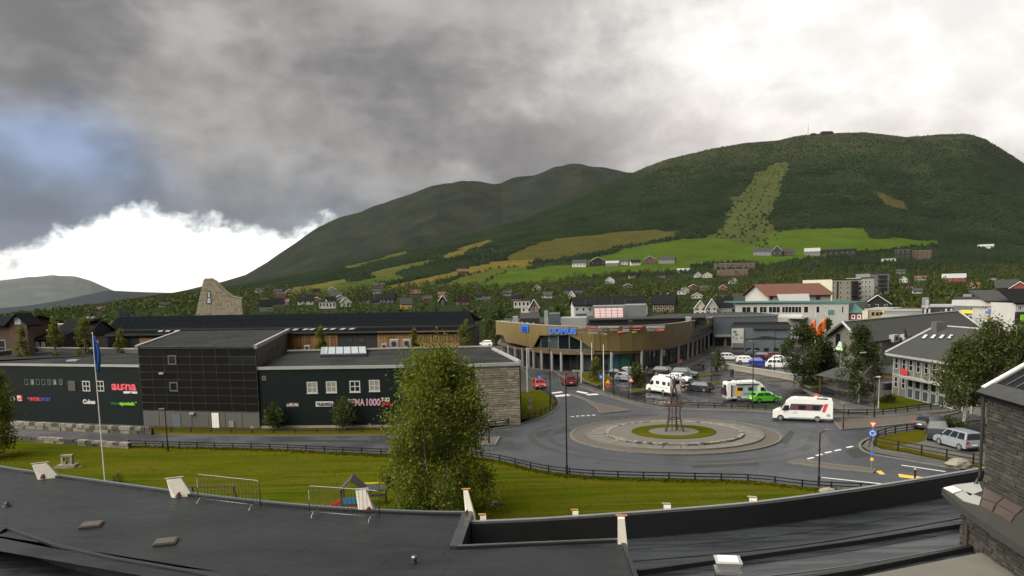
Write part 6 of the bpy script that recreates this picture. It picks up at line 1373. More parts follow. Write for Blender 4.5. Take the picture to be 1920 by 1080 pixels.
# ------------------------------------------------------------------ roundabout sculpture
sc = bthing('sculpture', 'slender rust brown metal figure on a high legged stand in the roundabout', 'sculpture', (RC.x, RC.y, .39)); c = Vector((RC.x + .1, RC.y + .2, .37))
def cp(x, y, z): return (c.x + x, c.y + y, c.z + z)
for a in (200, 330, 60, 140):
    a = math.radians(a); x, y = math.cos(a), math.sin(a)
    wb(MB().tube([cp(x * 1.05, y * 1.05, 0), cp(x * .75, y * .75, 1.0), cp(x * .62, y * .62, 1.9), cp(x * .66, y * .66, 2.75)], [.10, .08, .07, .08], 7), 'leg', 'corten', sc)
for a in (0, 90, 180, 270):
    a = math.radians(a + 20); wb(MB().tube([cp(.3 * math.cos(a), .3 * math.sin(a), 0), cp(.28 * math.cos(a), .28 * math.sin(a), 2.7)], .022, 5), 'rod', 'corten', sc)
wb(MB().tube([cp(-.7, -.1, 1.35), cp(.1, -.35, 1.3), cp(.7, .1, 1.42)], .06, 6), 'rung', 'corten', sc); wb(MB().tube([cp(-.6, .35, 1.4), cp(.6, .35, 1.45)], .05, 6), 'rung', 'corten', sc)
wb(MB().add([cp(-1.2, -.35, 2.72), cp(.9, -.45, 2.74), cp(.9, .45, 2.74), cp(-1.2, .35, 2.72), cp(-1.1, -.3, 2.98), cp(.8, -.4, 2.95), cp(.8, .4, 2.95), cp(-1.1, .3, 2.98)], [(0, 3, 2, 1), (4, 5, 6, 7), (0, 1, 5, 4), (1, 2, 6, 5), (2, 3, 7, 6), (3, 0, 4, 7)]), 'platform', M('rust_red', (.060, .022, .018), .7, .35, 4), sc)
wb(MB().tube([cp(-1.5, 0, 2.8), cp(-.2, 0, 2.95), cp(1.0, 0, 3.05), cp(2.0, .1, 3.35)], [.05, .09, .08, .04], 6), 'boom', 'corten', sc)
wb(MB().tube([cp(1.5, .1, 3.25), cp(1.2, .05, 3.9), cp(1.15, .05, 4.5)], .014, 4), 'wire', 'corten', sc)
fg = MB(); fg.tube([cp(-.35, 0, 2.95), cp(-.28, 0, 3.7), cp(-.15, 0, 4.55), cp(-.02, 0, 4.9)], [.07, .085, .10, .11], 7); fg.tube([cp(.35, 0, 2.95), cp(.30, .0, 3.75), cp(.17, 0, 4.55), cp(.02, 0, 4.9)], [.07, .085, .10, .11], 7)
fg.tube([cp(0, 0, 4.7), cp(0, 0, 5.1), cp(0, 0, 5.55)], [.14, .18, .12], 8); fg.tube([cp(0, 0, 5.5), cp(0, -.02, 5.75), cp(0, -.02, 5.95)], [.07, .10, .05], 8); fg.tube([cp(-.05, 0, 5.5), cp(-.45, .0, 5.85), cp(-.38, 0, 6.35)], [.07, .06, .04], 6); fg.tube([cp(.05, 0, 5.5), cp(.40, .0, 5.8), cp(.42, 0, 6.3)], [.07, .06, .04], 6)
wb(fg, 'figure', M('rust_dark', (.030, .015, .013), .7, .35, 4), sc)

# ------------------------------------------------------------------ lawn things
def stonerun(pts, h, label, seed, course=2, mats=('stone_a', 'stone_dark', 'tower_c', 'stone_b'), lmin=.5, lmax=1.3):
    R = random.Random(seed); ln = smoothline([(G(x, y).x, G(x, y).y) for x, y in pts], 8); t = bthing('stone_wall', label, 'wall', (ln[0].x, ln[0].y, 0)); mb = MB(); strip(ln, -.06, .30, -.1, h - .06, mb); core = wb(mb, 'wall_core', 'mortar', t)
    acc = [0.]
    for a, b in zip(ln, ln[1:]): acc.append(acc[-1] + (b - a).length)
    def at(s):
        j = max(0, min(len(ln) - 2, sum(1 for q in acc if q <= s) - 1)); return ln[j].lerp(ln[j + 1], (s - acc[j]) / max(1e-6, acc[j + 1] - acc[j]))
    for k in range(course):
        s = R.uniform(0, .3); z0 = h * k / course
        while s < acc[-1] - .3:
            l = R.uniform(lmin, lmax); a, b = at(s + .02), at(min(s + l - .02, acc[-1])); w = Wall(a, b) if a.x < b.x else Wall(b, a); mb = MB(); j = R.uniform(-.06, .06)
            w.box(mb, 0, w.L, z0 + .01, z0 + h / course - .02 + R.uniform(-.03, .05), -.36, .16 + j); wb(mb, 'stone', mats[R.randrange(4)], t); s += l
    return t
stonerun([(-80, 796), (40, 803), (150, 809), (285, 815)], .85, 'upper rough stone wall along the far side of the road', 2)
stonerun([(-80, 816), (40, 826), (140, 834), (243, 841)], .6, 'lower rough stone wall between the lawn and the road', 3)
p = G(128, 876); t = bthing('stone_sculpture', 'grey stone slab sculpture with an opening on a low plinth', 'sculpture', p)
wb(MB().prism([(p.x - .85, p.y - .5), (p.x + .9, p.y - .5), (p.x + .8, p.y + .5), (p.x - .8, p.y + .5)], 0, .3), 'plinth', 'stone_a', t)
for x0, x1, z0, z1, mt in ((-.55, -.35, .3, 1.0, 'stone_c'), (.30, .52, .3, 1.05, 'stone_a'), (-.60, .55, 1.0, 1.22, 'stone_b'), (-.35, -.1, .3, .62, 'stone_a')): wb(MB().prism([(p.x + x0, p.y - .18), (p.x + x1, p.y - .2), (p.x + x1 - .03, p.y + .16), (p.x + x0 + .04, p.y + .2)], z0, [z1, z1 - .04, z1 + .02, z1]), 'slab', mt, t)
mb = MB(); mb.tube([(p.x - 1.3, p.y, .02), (p.x, p.y, .04), (p.x + 1.3, p.y, .02)], [.3, .75, .3], 10); mb.v = [(a, b, max(.005, min(.05, q))) for a, b, q in mb.v]; wb(mb, 'soil_bed', 'dirt', t)
# playhouse with slide
p = G(663, 963); rz = .1; ph = thing('playhouse', 'small play tower with a dark gable roof, blue panel and red slide', 'playhouse', p, rz); w2 = .72
for x in (-w2, w2):
    for y in (-w2, w2): MB().box(x - .05, x + .05, y - .05, y + .05, 0, 2.05).build('post', 'timber_dk', ph)
MB().slab([(-w2 - .22, -w2 - .2, 1.85), (0, -w2 - .2, 2.75), (0, w2 + .2, 2.75), (-w2 - .22, w2 + .2, 1.85)], (-1, 0, 1), .06).build('roof', M('play_roof', (.030, .026, .027), .7, .2, 3), ph)
MB().slab([(0, -w2 - .2, 2.75), (w2 + .22, -w2 - .2, 1.85), (w2 + .22, w2 + .2, 1.85), (0, w2 + .2, 2.75)], (1, 0, 1), .06).build('roof', 'play_roof', ph)
MB().box(-w2, w2, -w2, w2, .82, .9).build('floor', 'timber_dk', ph)
for i in range(6): x = -w2 + .08 + i * .23; MB().box(x, x + .19, -w2 - .03, -w2 + .01, .92, 1.42).build('blue_slat', 'play_blue', ph)
for i in range(5): x = -w2 + .08 + i * .28; MB().box(x, x + .20, -w2 - .03, -w2 + .01, .1, .80).build('red_slat', 'play_red', ph)
mb = MB(); mb.slab([(-w2 - 1.7, -.3, .12), (-w2, -.3, .95), (-w2, .3, .95), (-w2 - 1.7, .3, .12)], (-.5, 0, 1), .06); mb.build('slide', 'play_red', ph)
for y in (-.33, .33): MB().slab([(-w2 - 1.7, y - .03, .3), (-w2, y - .03, 1.15), (-w2, y + .03, 1.15), (-w2 - 1.7, y + .03, .3)], (-.5, 0, 1), .22).build('slide_side', 'play_red', ph)
p = G(703, 944); pk = thing('play_kiosk', 'low play counter with a grey top and yellow strip beside the playhouse', 'play counter', p, .05)
MB().slab([(-.95, -.5, 1.15), (.95, -.5, 1.15), (.95, .35, 1.45), (-.95, .35, 1.45)], (0, -.4, 1), .06).build('roof', 'grey_roof', pk); MB().box(-.95, .95, .33, .40, 1.43, 1.54).build('yellow_strip', 'sign_yellow', pk)
for x in (-.85, .85):
    for y in (-.4, .3): MB().box(x - .04, x + .04, y - .04, y + .04, 0, 1.15).build('post', 'timber_dk', pk)
MB().box(-.85, .85, -.35, .25, .62, .68).build('counter', 'timber_dk', pk); MB().box(-.6, -.2, -.2, .1, .68, .92).build('play_box', 'sign_grey', pk)
p = G(402, 960); sw = thing('swing_frame', 'red brown wooden swing frame behind the crowd barrier', 'swing', p, -.05)
for x in (-1.55, 1.55):
    for y in (-.7, .7): MB().tube([(x - .12 * (1 if x < 0 else -1), y, 0), (x, 0, 1.95)], .05, 6).build('leg', 'corten', sw)
MB().tube([(-1.75, 0, 1.95), (1.75, 0, 1.95)], .055, 6).build('top_beam', 'corten', sw)
for x in (-.7, .7):
    for dx in (-.2, .2): MB().tube([(x + dx, 0, 1.92), (x + dx, 0, .5)], .01, 4).build('chain', 'grey_metal', sw)
    MB().box(x - .24, x + .24, -.1, .1, .46, .5).build('seat', 'plastic_dark', sw)
def rock(px, py, s, label, mat, seed):
    R = random.Random(seed); p = G(px, py); mb = MB(); n = 9; vs = []; fs = []
    for i in range(5):
        f = i / 4; r = s * math.sin(.35 + f * 2.5) * .9
        for j in range(n): a = 6.283 * j / n; q = r * R.uniform(.8, 1.15); vs.append((q * math.cos(a) * 1.3, q * math.sin(a), s * (1 - math.cos(.2 + f * 2.6)) * .5 - .05))
    for i in range(4):
        for j in range(n): a = i * n + j; b = i * n + (j + 1) % n; fs.append((a, b, b + n, a + n))
    fs += [tuple(range(n))[::-1], tuple(range(4 * n, 5 * n))]; o = mb.add(vs, fs).build('rock', mat, loc=p, smooth=False); return tag(o, label, 'rock')
rock(926, 944, .28, 'pale stone at the foot of the big birch', 'light_trim', 1); rock(938, 946, .30, 'black lump beside the pale stone under the big birch', 'plastic_dark', 2); rock(1552, 926, .55, 'pale boulder at the lawn edge by the black lamp', 'stone_a', 3); rock(1796, 877, .9, 'pale boulder beside the gravel yard fence', 'stone_a', 4)
p = G(880, 985, 0); 
# ------------------------------------------------------------------ people
def person(px, py, rz, label, top, legs, hair, bag=None, stride=.25):
    p = G(px, py); p.z = .05
    J = {'pel': (0, 0, .95), 'spn': (.01, 0, 1.18), 'chs': (.0, 0, 1.38), 'nck': (.01, 0, 1.52), 'hd0': (.03, 0, 1.60), 'hd1': (.03, 0, 1.72)}
    E_ = [('pel', 'spn'), ('spn', 'chs'), ('chs', 'nck'), ('nck', 'hd0'), ('hd0', 'hd1')]; Rr = {'pel': .135, 'spn': .125, 'chs': .15, 'nck': .06, 'hd0': .10, 'hd1': .085}
    for s, sg in (('l', 1), ('r', -1)):
        st = stride * sg
        J.update({'hip' + s: (0, .10 * sg, .88), 'kne' + s: (st * .55 + .03, .10 * sg, .48), 'ank' + s: (st - .04, .10 * sg, .08), 'toe' + s: (st + .15, .11 * sg, .045), 'sho' + s: (0, .19 * sg, 1.40), 'elb' + s: (-st * .4, .24 * sg, 1.13), 'wri' + s: (-st * .7 + .08, .23 * sg, .90), 'hnd' + s: (-st * .75 + .11, .22 * sg, .80)})
        E_ += [('pel', 'hip' + s), ('hip' + s, 'kne' + s), ('kne' + s, 'ank' + s), ('ank' + s, 'toe' + s), ('chs', 'sho' + s), ('sho' + s, 'elb' + s), ('elb' + s, 'wri' + s), ('wri' + s, 'hnd' + s)]
        Rr.update({'hip' + s: .095, 'kne' + s: .065, 'ank' + s: .045, 'toe' + s: .04, 'sho' + s: .065, 'elb' + s: .045, 'wri' + s: .032, 'hnd' + s: .035})
    ks = list(J); me = bpy.data.meshes.new('person'); me.from_pydata([J[k] for k in ks], [(ks.index(a), ks.index(b)) for a, b in E_], []); tmp = bpy.data.objects.new('person_tmp', me); col.objects.link(tmp)
    tmp.modifiers.new('skin', 'SKIN'); sk = me.skin_vertices[0].data if me.skin_vertices else None
    if sk is None:
        bpy.context.view_layer.objects.active = tmp; bpy.ops.mesh.customdata_skin_add(); sk = me.skin_vertices[0].data
    for i, k in enumerate(ks): sk[i].radius = (Rr[k], Rr[k] * (1.15 if k in ('chs', 'spn', 'pel') else 1)); sk[i].use_root = (k == 'pel')
    ss = tmp.modifiers.new('sub', 'SUBSURF'); ss.levels = 1; ss.render_levels = 1; bpy.context.view_layer.update()
    m2 = bpy.data.meshes.new_from_object(tmp.evaluated_get(bpy.context.evaluated_depsgraph_get())); bpy.data.objects.remove(tmp)
    for m in (top, legs, 'skin', hair, 'plastic_dark'): m2.materials.append(MATS[m])
    for f in m2.polygons:
        z = f.center.z; x, y = f.center.x, abs(f.center.y)
        f.material_index = 4 if z < .09 else (1 if z < .93 and y < .19 else (2 if (z < .88 and y >= .19) else (0 if z < 1.51 else (3 if z > 1.70 or x < .0 else 2)))); f.use_smooth = True
    m2.name = 'person'; o = link('person', m2, None, None, p, rz); tag(o, label, 'person')
    if bag: MB().box(-.30, -.12, -.15, .15, 1.0, 1.42).build('backpack', bag, o)
    return o
person(1634, 840, 2.6, 'person in dark clothes with a red backpack on the kerb by the sign post', 'cloth_dark', 'cloth_navy', 'cloth_dark', 'cloth_red')
person(1041, 693, -1.2, 'person in a white top before the columns of the store', 'cloth_white', 'cloth_navy', 'cloth_dark')
person(1277, 690, .4, 'person in dark red walking past the store columns', 'cloth_red', 'cloth_dark', 'cloth_dark')
person(1213, 706, -2.0, 'person in dark clothes on the car park behind the motorhome', 'cloth_navy', 'cloth_dark', 'cloth_dark')
# ================================================================== VEHICLES  (local +x is forward)
def bev(o, w=.05, seg=2):
    m = o.modifiers.new('bevel', 'BEVEL'); m.width = w; m.segments = seg; m.limit_method = 'ANGLE'; m.angle_limit = math.radians(28); return o
def sideprism(prof, w0, w1=None, zsplit=None, tumble=0.):      # side profile (x, z) swept across the width; upper points drawn in
    n = len(prof); vs = []
    for sg in (-1, 1):
        for x, z in prof: vs.append((x, sg * (w0 / 2 - (tumble * max(0, z - zsplit) if zsplit is not None else 0)), z))
    return MB().add(vs, [tuple(range(n)), tuple(range(n, 2 * n))[::-1]] + [(i, n + i, n + (i + 1) % n, (i + 1) % n) for i in range(n)])
def wheels(t, xs, W, r, wd=.2, rim='rim'):
    for x in xs:
        for sg in (-1, 1):
            y = sg * (W / 2 - wd / 2 + .01); o = MB().disc((0, 0, 0), r, (0, 1, 0), wd, 18).build('wheel', 'tyre', t, loc=(x, y, r))
            MB().disc((0, sg * (wd / 2 + .004), 0), r * .64, (0, 1, 0), .02, 14).build('rim', rim, o)
CAR = {  # L, W, H, belt z, hood z, windscreen foot x, roof front x, roof rear x, rear-glass foot x, tail z
    'hatch': (4.1, 1.75, 1.48, .92, .86, .95, .25, -1.35, -1.90, .95), 'sedan': (4.7, 1.82, 1.44, .90, .84, .95, .20, -1.05, -1.75, .96), 'wagon': (4.6, 1.82, 1.48, .92, .85, 1.0, .25, -1.75, -2.18, .98),
    'suv': (4.5, 1.85, 1.68, 1.02, .98, 1.0, .35, -1.65, -2.08, 1.05), 'van': (4.45, 1.85, 1.82, 1.06, 1.00, 1.30, .60, -2.00, -2.16, 1.10), 'bigvan': (4.9, 1.95, 1.95, 1.12, 1.08, 1.55, .75, -2.25, -2.38, 1.15)}
def car(kind, pm, label, group=None, lights=True, rack=False):
    L, W, H, bz, hz_, wx, rf, rr, rx, tz = CAR[kind]; t = thing('car', label, 'car', (0, 0, 0), 0, group); h = L / 2; r = .32 if kind not in ('suv', 'van', 'bigvan') else .34
    fx, bx = h - .85, -h + .82; ar = r + .06
    def arch(cx): return [(cx + ar * math.cos(a), .30 + (ar - .02) * max(0, math.sin(a)) * 1.0) for a in [math.radians(q) for q in (180, 150, 120, 90, 60, 30, 0)]]
    prof = [(-h, .30), (-h - .02, .55), (-h + .03, tz - .12), (-h + .12, tz), (rx, bz + .03), (wx, bz), (wx + .15, hz_ + .02), (h - .35, hz_ - .10), (h - .06, hz_ - .24), (h, .55), (h - .03, .30)]
    under = [(p_[0], p_[1]) for p_ in arch(fx)[::-1]] + [(fx - ar, .22), (bx + ar, .22)] + [(p_[0], p_[1]) for p_ in arch(bx)[::-1]]
    bev(sideprism(prof + under, W, zsplit=.62, tumble=.10).build('body', pm, t), .05)
    MB().box(bx - .4, fx + .4, -W / 2 + .25, W / 2 - .25, .20, .62).build('underbody', 'plastic_dark', t)
    cab = [(rx, bz), (rr, H - .04), ((rr + rf) / 2, H), (rf, H - .05), (wx, bz)]
    k = .24 / (H - bz); bev(sideprism(cab, W - .06, zsplit=bz, tumble=k).build('cabin', pm, t), .06)
    yz = lambda z: (W - .06) / 2 - k * (z - bz)
    z0, z1 = bz + .05, H - .14
    def sx(z, front): return wx + (rf - wx) * (z - bz) / (H - .05 - bz) if front else rx + (rr - rx) * (z - bz) / (H - .04 - bz)
    seg = [(-.0, 1.)] ; xs0 = [sx(z0, False) + .14, sx(z0, True) - .16]; xs1 = [sx(z1, False) + .14, sx(z1, True) - .12]
    nw = 3 if kind in ('wagon', 'suv', 'van', 'bigvan') else 2
    for sg in (-1, 1):
        for i in range(nw):
            a0, a1 = i / nw + .02, (i + 1) / nw - .02; q = [(xs0[0] + (xs0[1] - xs0[0]) * a0, z0), (xs0[0] + (xs0[1] - xs0[0]) * a1, z0), (xs1[0] + (xs1[1] - xs1[0]) * a1, z1), (xs1[0] + (xs1[1] - xs1[0]) * a0, z1)]
            MB().slab([(x, sg * (yz(z) + .012), z) for x, z in q], (0, sg, .2), .015).build('side_window', 'glass_dark', t)
    for fr in (True, False):
        n = (1, 0, .8) if fr else (-1, 0, .4); e = .02 if fr else -.02; q = []
        for z, s in ((bz + .07, 1), (H - .16, 1)): q.append((sx(z, fr) + e, yz(z) - .12, z))
        q = [(q[0][0], -q[0][1], q[0][2]), q[0], q[1], (q[1][0], -q[1][1], q[1][2])]; MB().slab(q, n, .015).build('windscreen' if fr else 'rear_window', 'glass_dark', t)
    wheels(t, (fx, bx), W, r)
    for sg in (-1, 1):
        MB().box(h - .30, h - .045, sg * (W / 2 - .32) - .2, sg * (W / 2 - .32) + .2, .58, .72).build('headlight', 'lamp_clear', t)
        MB().box(-h - .03, -h + .12, sg * (W / 2 - .20) - .13, sg * (W / 2 - .20) + .13, tz - .38, tz - .10).build('tail_light', 'lamp_red', t)
        MB().box(wx - .32, wx - .12, sg * (W / 2 + .08) - .09, sg * (W / 2 + .08) + .09, bz + .02, bz + .16).build('mirror', 'plastic_dark', t)
    MB().box(h - .05, h + .03, -W / 2 + .12, W / 2 - .12, .28, .46).build('front_bumper', 'plastic_dark', t); MB().box(-h - .05, -h + .03, -W / 2 + .12, W / 2 - .12, .28, .44).build('rear_bumper', 'plastic_dark', t)
    MB().box(-h - .045, -h + .0, -.26, .26, .56, .68).build('number_plate', 'plate', t); MB().box(h - .02, h + .04, -.26, .26, .47, .57).build('number_plate', 'plate', t)
    MB().box(h - .08, h + .01, -.45, .45, .56, .70).build('grille', 'plastic_dark', t)
    return t
def setv(t, px, py, hd, z=.03):
    p = G(px, py); t.location = (p.x, p.y, z); t.rotation_euler[2] = math.atan2(hd[1], hd[0]) if not isinstance(hd, (int, float)) else hd; return t
def hdg(x0, y0, x1, y1): a, b = G(x0, y0), G(x1, y1); return (b.x - a.x, b.y - a.y)
def motorhome(label, deco, L=7.0):
    t = thing('motorhome', label, 'motorhome'); h = L / 2; W = 2.3; r = .36
    fx, bx = h - .95, -h + 1.75; ar = r + .07
    def arch(cx): return [(cx + ar * math.cos(a), .34 + ar * max(0, math.sin(a))) for a in [math.radians(q) for q in (0, 30, 60, 90, 120, 150, 180)]]
    prof = [(-h, .42), (-h, 2.55), (-h + .12, 2.78), (h - 2.7, 2.88), (h - 2.15, 2.80), (h - 1.65, 2.42), (h - 1.55, 2.30), (h - .92, 1.42), (h - .25, 1.18), (h - .04, .92), (h, .50), (h - .04, .34)]
    bev(sideprism(prof + arch(fx) + [(fx - ar, .36), (bx + ar, .36)] + arch(bx) + [(bx - ar, .40)], W, zsplit=1.9, tumble=.06).build('body', 'paint_white', t), .09, 3)
    MB().box(bx - .9, fx + .2, -W / 2 + .3, W / 2 - .3, .22, .8).build('underbody', 'plastic_dark', t)
    wheels(t, (fx, bx), W, r, .24)
    MB().slab([(h - 1.52, -.86, 2.25), (h - .93, -.92, 1.45), (h - .93, .92, 1.45), (h - 1.52, .86, 2.25)][::-1], (1, 0, .8), .02).build('windscreen', 'glass_dark', t).location = (.03, 0, .02)
    for sg in (-1, 1):
        y = sg * (W / 2 + .006)
        MB().slab([(h - 1.95, y, 1.35), (h - 1.05, y, 1.35), (h - 1.42, y * .985, 2.0), (h - 1.95, y * .985, 2.0)], (0, sg, 0), .02).build('cab_window', 'glass_dark', t)
        for x in (-1.95, -.35): MB().box(x, x + .8, min(y, y + sg * .025), max(y, y + sg * .025), 1.55, 2.05).build('side_window', 'glass_dark', t)
        MB().box(h - .22, h - .02, sg * .85 - .18, sg * .85 + .18, .86, 1.06).build('headlight', 'lamp_clear', t); MB().box(-h - .03, -h + .05, sg * 1.0 - .1, sg * 1.0 + .1, .7, 1.5).build('tail_light', 'lamp_red', t)
        MB().box(h - 1.45, h - 1.25, sg * 1.36 - .12, sg * 1.36 + .12, 1.35, 1.75).build('mirror', 'plastic_dark', t); MB().box(-h + .1, h - 1.9, min(y, y + sg * .015), max(y, y + sg * .015), .40, .52).build('skirt', 'light_trim', t)
    MB().box(-h - .03, -h + .01, -.7, .7, 1.75, 2.35).build('rear_window', 'glass_dark', t); MB().box(-h - .04, -h + .02, -.26, .26, .62, .74).build('number_plate', 'plate', t)
    MB().box(-h - .08, -h + .1, -1.05, 1.05, .40, .58).build('rear_bumper', 'light_trim', t); MB().box(h - .06, h + .05, -1.0, 1.0, .34, .55).build('front_bumper', 'plastic_dark', t); MB().box(h - .12, h + .03, -.5, .5, .68, .88).build('grille', 'plastic_dark', t)
    for x in (-2.4, -.6, .5): bev(MB().box(x, x + .5, -.25, .25, 2.80, 2.98).build('roof_hatch', 'sign_white', t), .04)
    MB().box(-2.9, -1.6, .45, .95, 2.84, 2.90).build('solar_panel', 'solar', t); MB().tube([(-1.6, -.6, 2.82), (-1.6, -.6, 3.0)], [.22, .16], 10).build('antenna_dome', 'sign_white', t)
    deco(t, h, W); t.scale = (.93, .93, .93); return t
def deco_red(t, h, W):
    for sg in (-1, 1):
        y = sg * (W / 2 + .004)
        MB().slab([(-2.05, y, 1.42), (1.55, y, 1.42), (1.35, y * .99, 2.22), (-2.45, y * .99, 2.22)], (0, sg, 0), .004).build('window_band', M('maroon', (.085, .045, .045), .35, .2), t)
        MB().slab([(-2.60, y, 1.25), (-2.25, y, 1.30), (-2.55, y * .99, 2.30), (-2.95, y * .99, 2.30)], (0, sg, 0), .006).build('red_stripe', 'sign_red', t)
        text('CP', .42, 'sign_grey', t, (.55 if sg < 0 else 1.1, y + sg * .01, .95), (math.pi / 2, 0, 0 if sg < 0 else math.pi), .003); MB().box(-3.2, -2.8, min(y, y + sg * .01), max(y, y + sg * .01), .75, 1.05).build('service_hatch', 'sign_grey', t)
    MB().box(-h - .02, -h + .01, -1.0, 1.0, 1.25, 1.65).build('rear_band', 'sign_red', t); MB().box(-h - .02, -h + .01, -1.05, -.8, 1.65, 2.5).build('rear_band', 'maroon', t)
def deco_art(t, h, W):
    for sg in (-1, 1):
        y = sg * (W / 2 + .004)
        MB().slab([(-2.6, y, .70), (1.0, y, .70), (1.0, y * .99, 2.35), (-2.6, y * .99, 2.35)], (0, sg, 0), .004).build('grey_print', M('print_grey', (.30, .34, .35), .4, .15), t)
        y2 = y + sg * .004
        MB().slab([(-2.2, y2, .80), (-1.5, y2, .80), (-1.25, y2, 1.5), (-1.6, y2, 2.2), (-2.2, y2, 2.15), (-2.35, y2, 1.5)], (0, sg, 0), .004).build('ochre_print', M('print_ochre', (.62, .38, .05), .4, .15), t)
        MB().slab([(-1.1, y2, .85), (.9, y2, .85), (.5, y2, 1.15), (-.9, y2, 1.25)], (0, sg, 0), .004).build('teal_print', M('print_teal', (.10, .26, .26), .4, .15), t)
        MB().slab([(-2.9, y2, .6), (-2.65, y2, .6), (-2.65, y2, 2.4), (-2.9, y2, 2.4)], (0, sg, 0), .004).build('dark_print', 'plastic_dark', t)
        bev(MB().box(-2.2, 1.2, min(y, y + sg * .14), max(y, y + sg * .14), 2.42, 2.58).build('awning', 'plastic_dark', t), .04)
    MB().box(-h - .35, -h - .03, -.8, .8, .9, 1.9).build('bike_rack', 'plastic_dark', t)
def deco_none(t, h, W):
    for sg in (-1, 1):
        y = sg * (W / 2 + .004); MB().box(-2.8, 1.2, min(y, y + sg * .006), max(y, y + sg * .006), 1.05, 1.12).build('side_stripe', 'sign_grey', t); MB().box(-3.0, -2.5, min(y, y + sg * .01), max(y, y + sg * .01), 1.5, 2.1).build('side_window', 'glass_dark', t)
a = motorhome('white motorhome with a red stripe driving through the roundabout', deco_red); setv(a, 1504, 788, hdg(1552, 790, 1456, 786))
a = motorhome('motorhome with grey and ochre printed sides parked behind the fence', deco_art, 6.9); setv(a, 1402, 750, hdg(1362, 752, 1445, 750))
a = motorhome('plain white motorhome on the car park, its blank rear showing', deco_none, 6.2); setv(a, 1244, 737, (-.45, .9))
setv(car('hatch', 'paint_green', 'bright green hatchback parked beside the printed motorhome'), 1434, 754, hdg(1414, 754, 1455, 752))
setv(car('wagon', 'paint_dark', 'dark estate car on the car park right of the plain motorhome'), 1308, 733, (-.75, .66))
setv(car('hatch', 'paint_white', 'small white hatchback behind the plain motorhome'), 1274, 716, (.75, -.66))
setv(car('suv', 'paint_teal', 'grey green car parked nearest the store columns'), 1284, 707, (.85, -.5))
setv(car('suv', 'paint_black', 'black car parked behind the white hatchback'), 1248, 704, (.85, -.5))
setv(car('hatch', 'paint_silver', 'silver hatchback at the planting bed of the car park'), 1176, 714, (.75, -.66))
setv(car('sedan', 'paint_black', 'black car left of the silver hatchback'), 1160, 706, (.75, -.66))
setv(car('hatch', 'paint_silver', 'pale car half hidden by the car park bush'), 1184, 703, (.8, -.6))
r = car('hatch', 'paint_red', 'red car driving towards the roundabout'); setv(r, 1011, 728, hdg(992, 708, 1036, 746), .04)
r2 = car('suv', 'paint_dkred', 'dark red car driving away from the roundabout'); setv(r2, 1066, 722, hdg(1100, 742, 1040, 706), .04)
setv(car('sedan', 'paint_dark', 'dark saloon parked behind the grass tip, red tail lights'), 1744, 802, hdg(1722, 805, 1768, 794), .05)
setv(car('bigvan', 'paint_dark', 'dark van parked nose out on the gravel yard'), 1756, 821, (-.45, -.9), .05)
setv(car('van', 'paint_silver', 'silver van parked on the gravel yard, its rear showing'), 1795, 839, hdg(1816, 845, 1768, 831), .05)
setv(car('suv', 'paint_black', 'black car at the stone tower edge of the gravel yard'), 1834, 826, (-.2, 1), .05)
for i, (x, y, k, m, hd, lb) in enumerate(((1368, 675, 'wagon', 'paint_white', (.95, -.2), 'white estate car at the entrance of the upper car park'), (1402, 681, 'wagon', 'paint_white', (.9, -.3), 'white estate car left of the blue car'), (1417, 671, 'suv', 'paint_dark', (.9, -.3), 'dark car in the back row of the upper car park'), (1436, 673, 'wagon', 'paint_dark', (.9, -.3), 'dark estate car between the dark and the red one'), (1456, 675, 'suv', 'paint_dkred', (.9, -.3), 'dark red car in the back row of the upper car park'), (1424, 685, 'hatch', 'paint_blue', (.9, -.3), 'bright blue car at the low stone wall'), (1458, 690, 'suv', 'paint_white', (.9, -.3), 'white car right of the blue car'), (1464, 680, 'hatch', 'paint_white', (.9, -.3), 'white hatchback in front of the dark red car'), (1486, 684, 'wagon', 'paint_silver', (.9, -.3), 'pale car under the round tree'))):
    setv(car(k, m, lb, 'cars in the upper car park'), x, y, hd, .06)
setv(car('hatch', 'paint_blue', 'blue car in the shade of the store columns'), 1012, 685, (.9, -.3), .15)
setv(car('suv', 'paint_white', 'white car on the road beyond the mall roof corner'), 911, 649, (-.9, .3), .04)
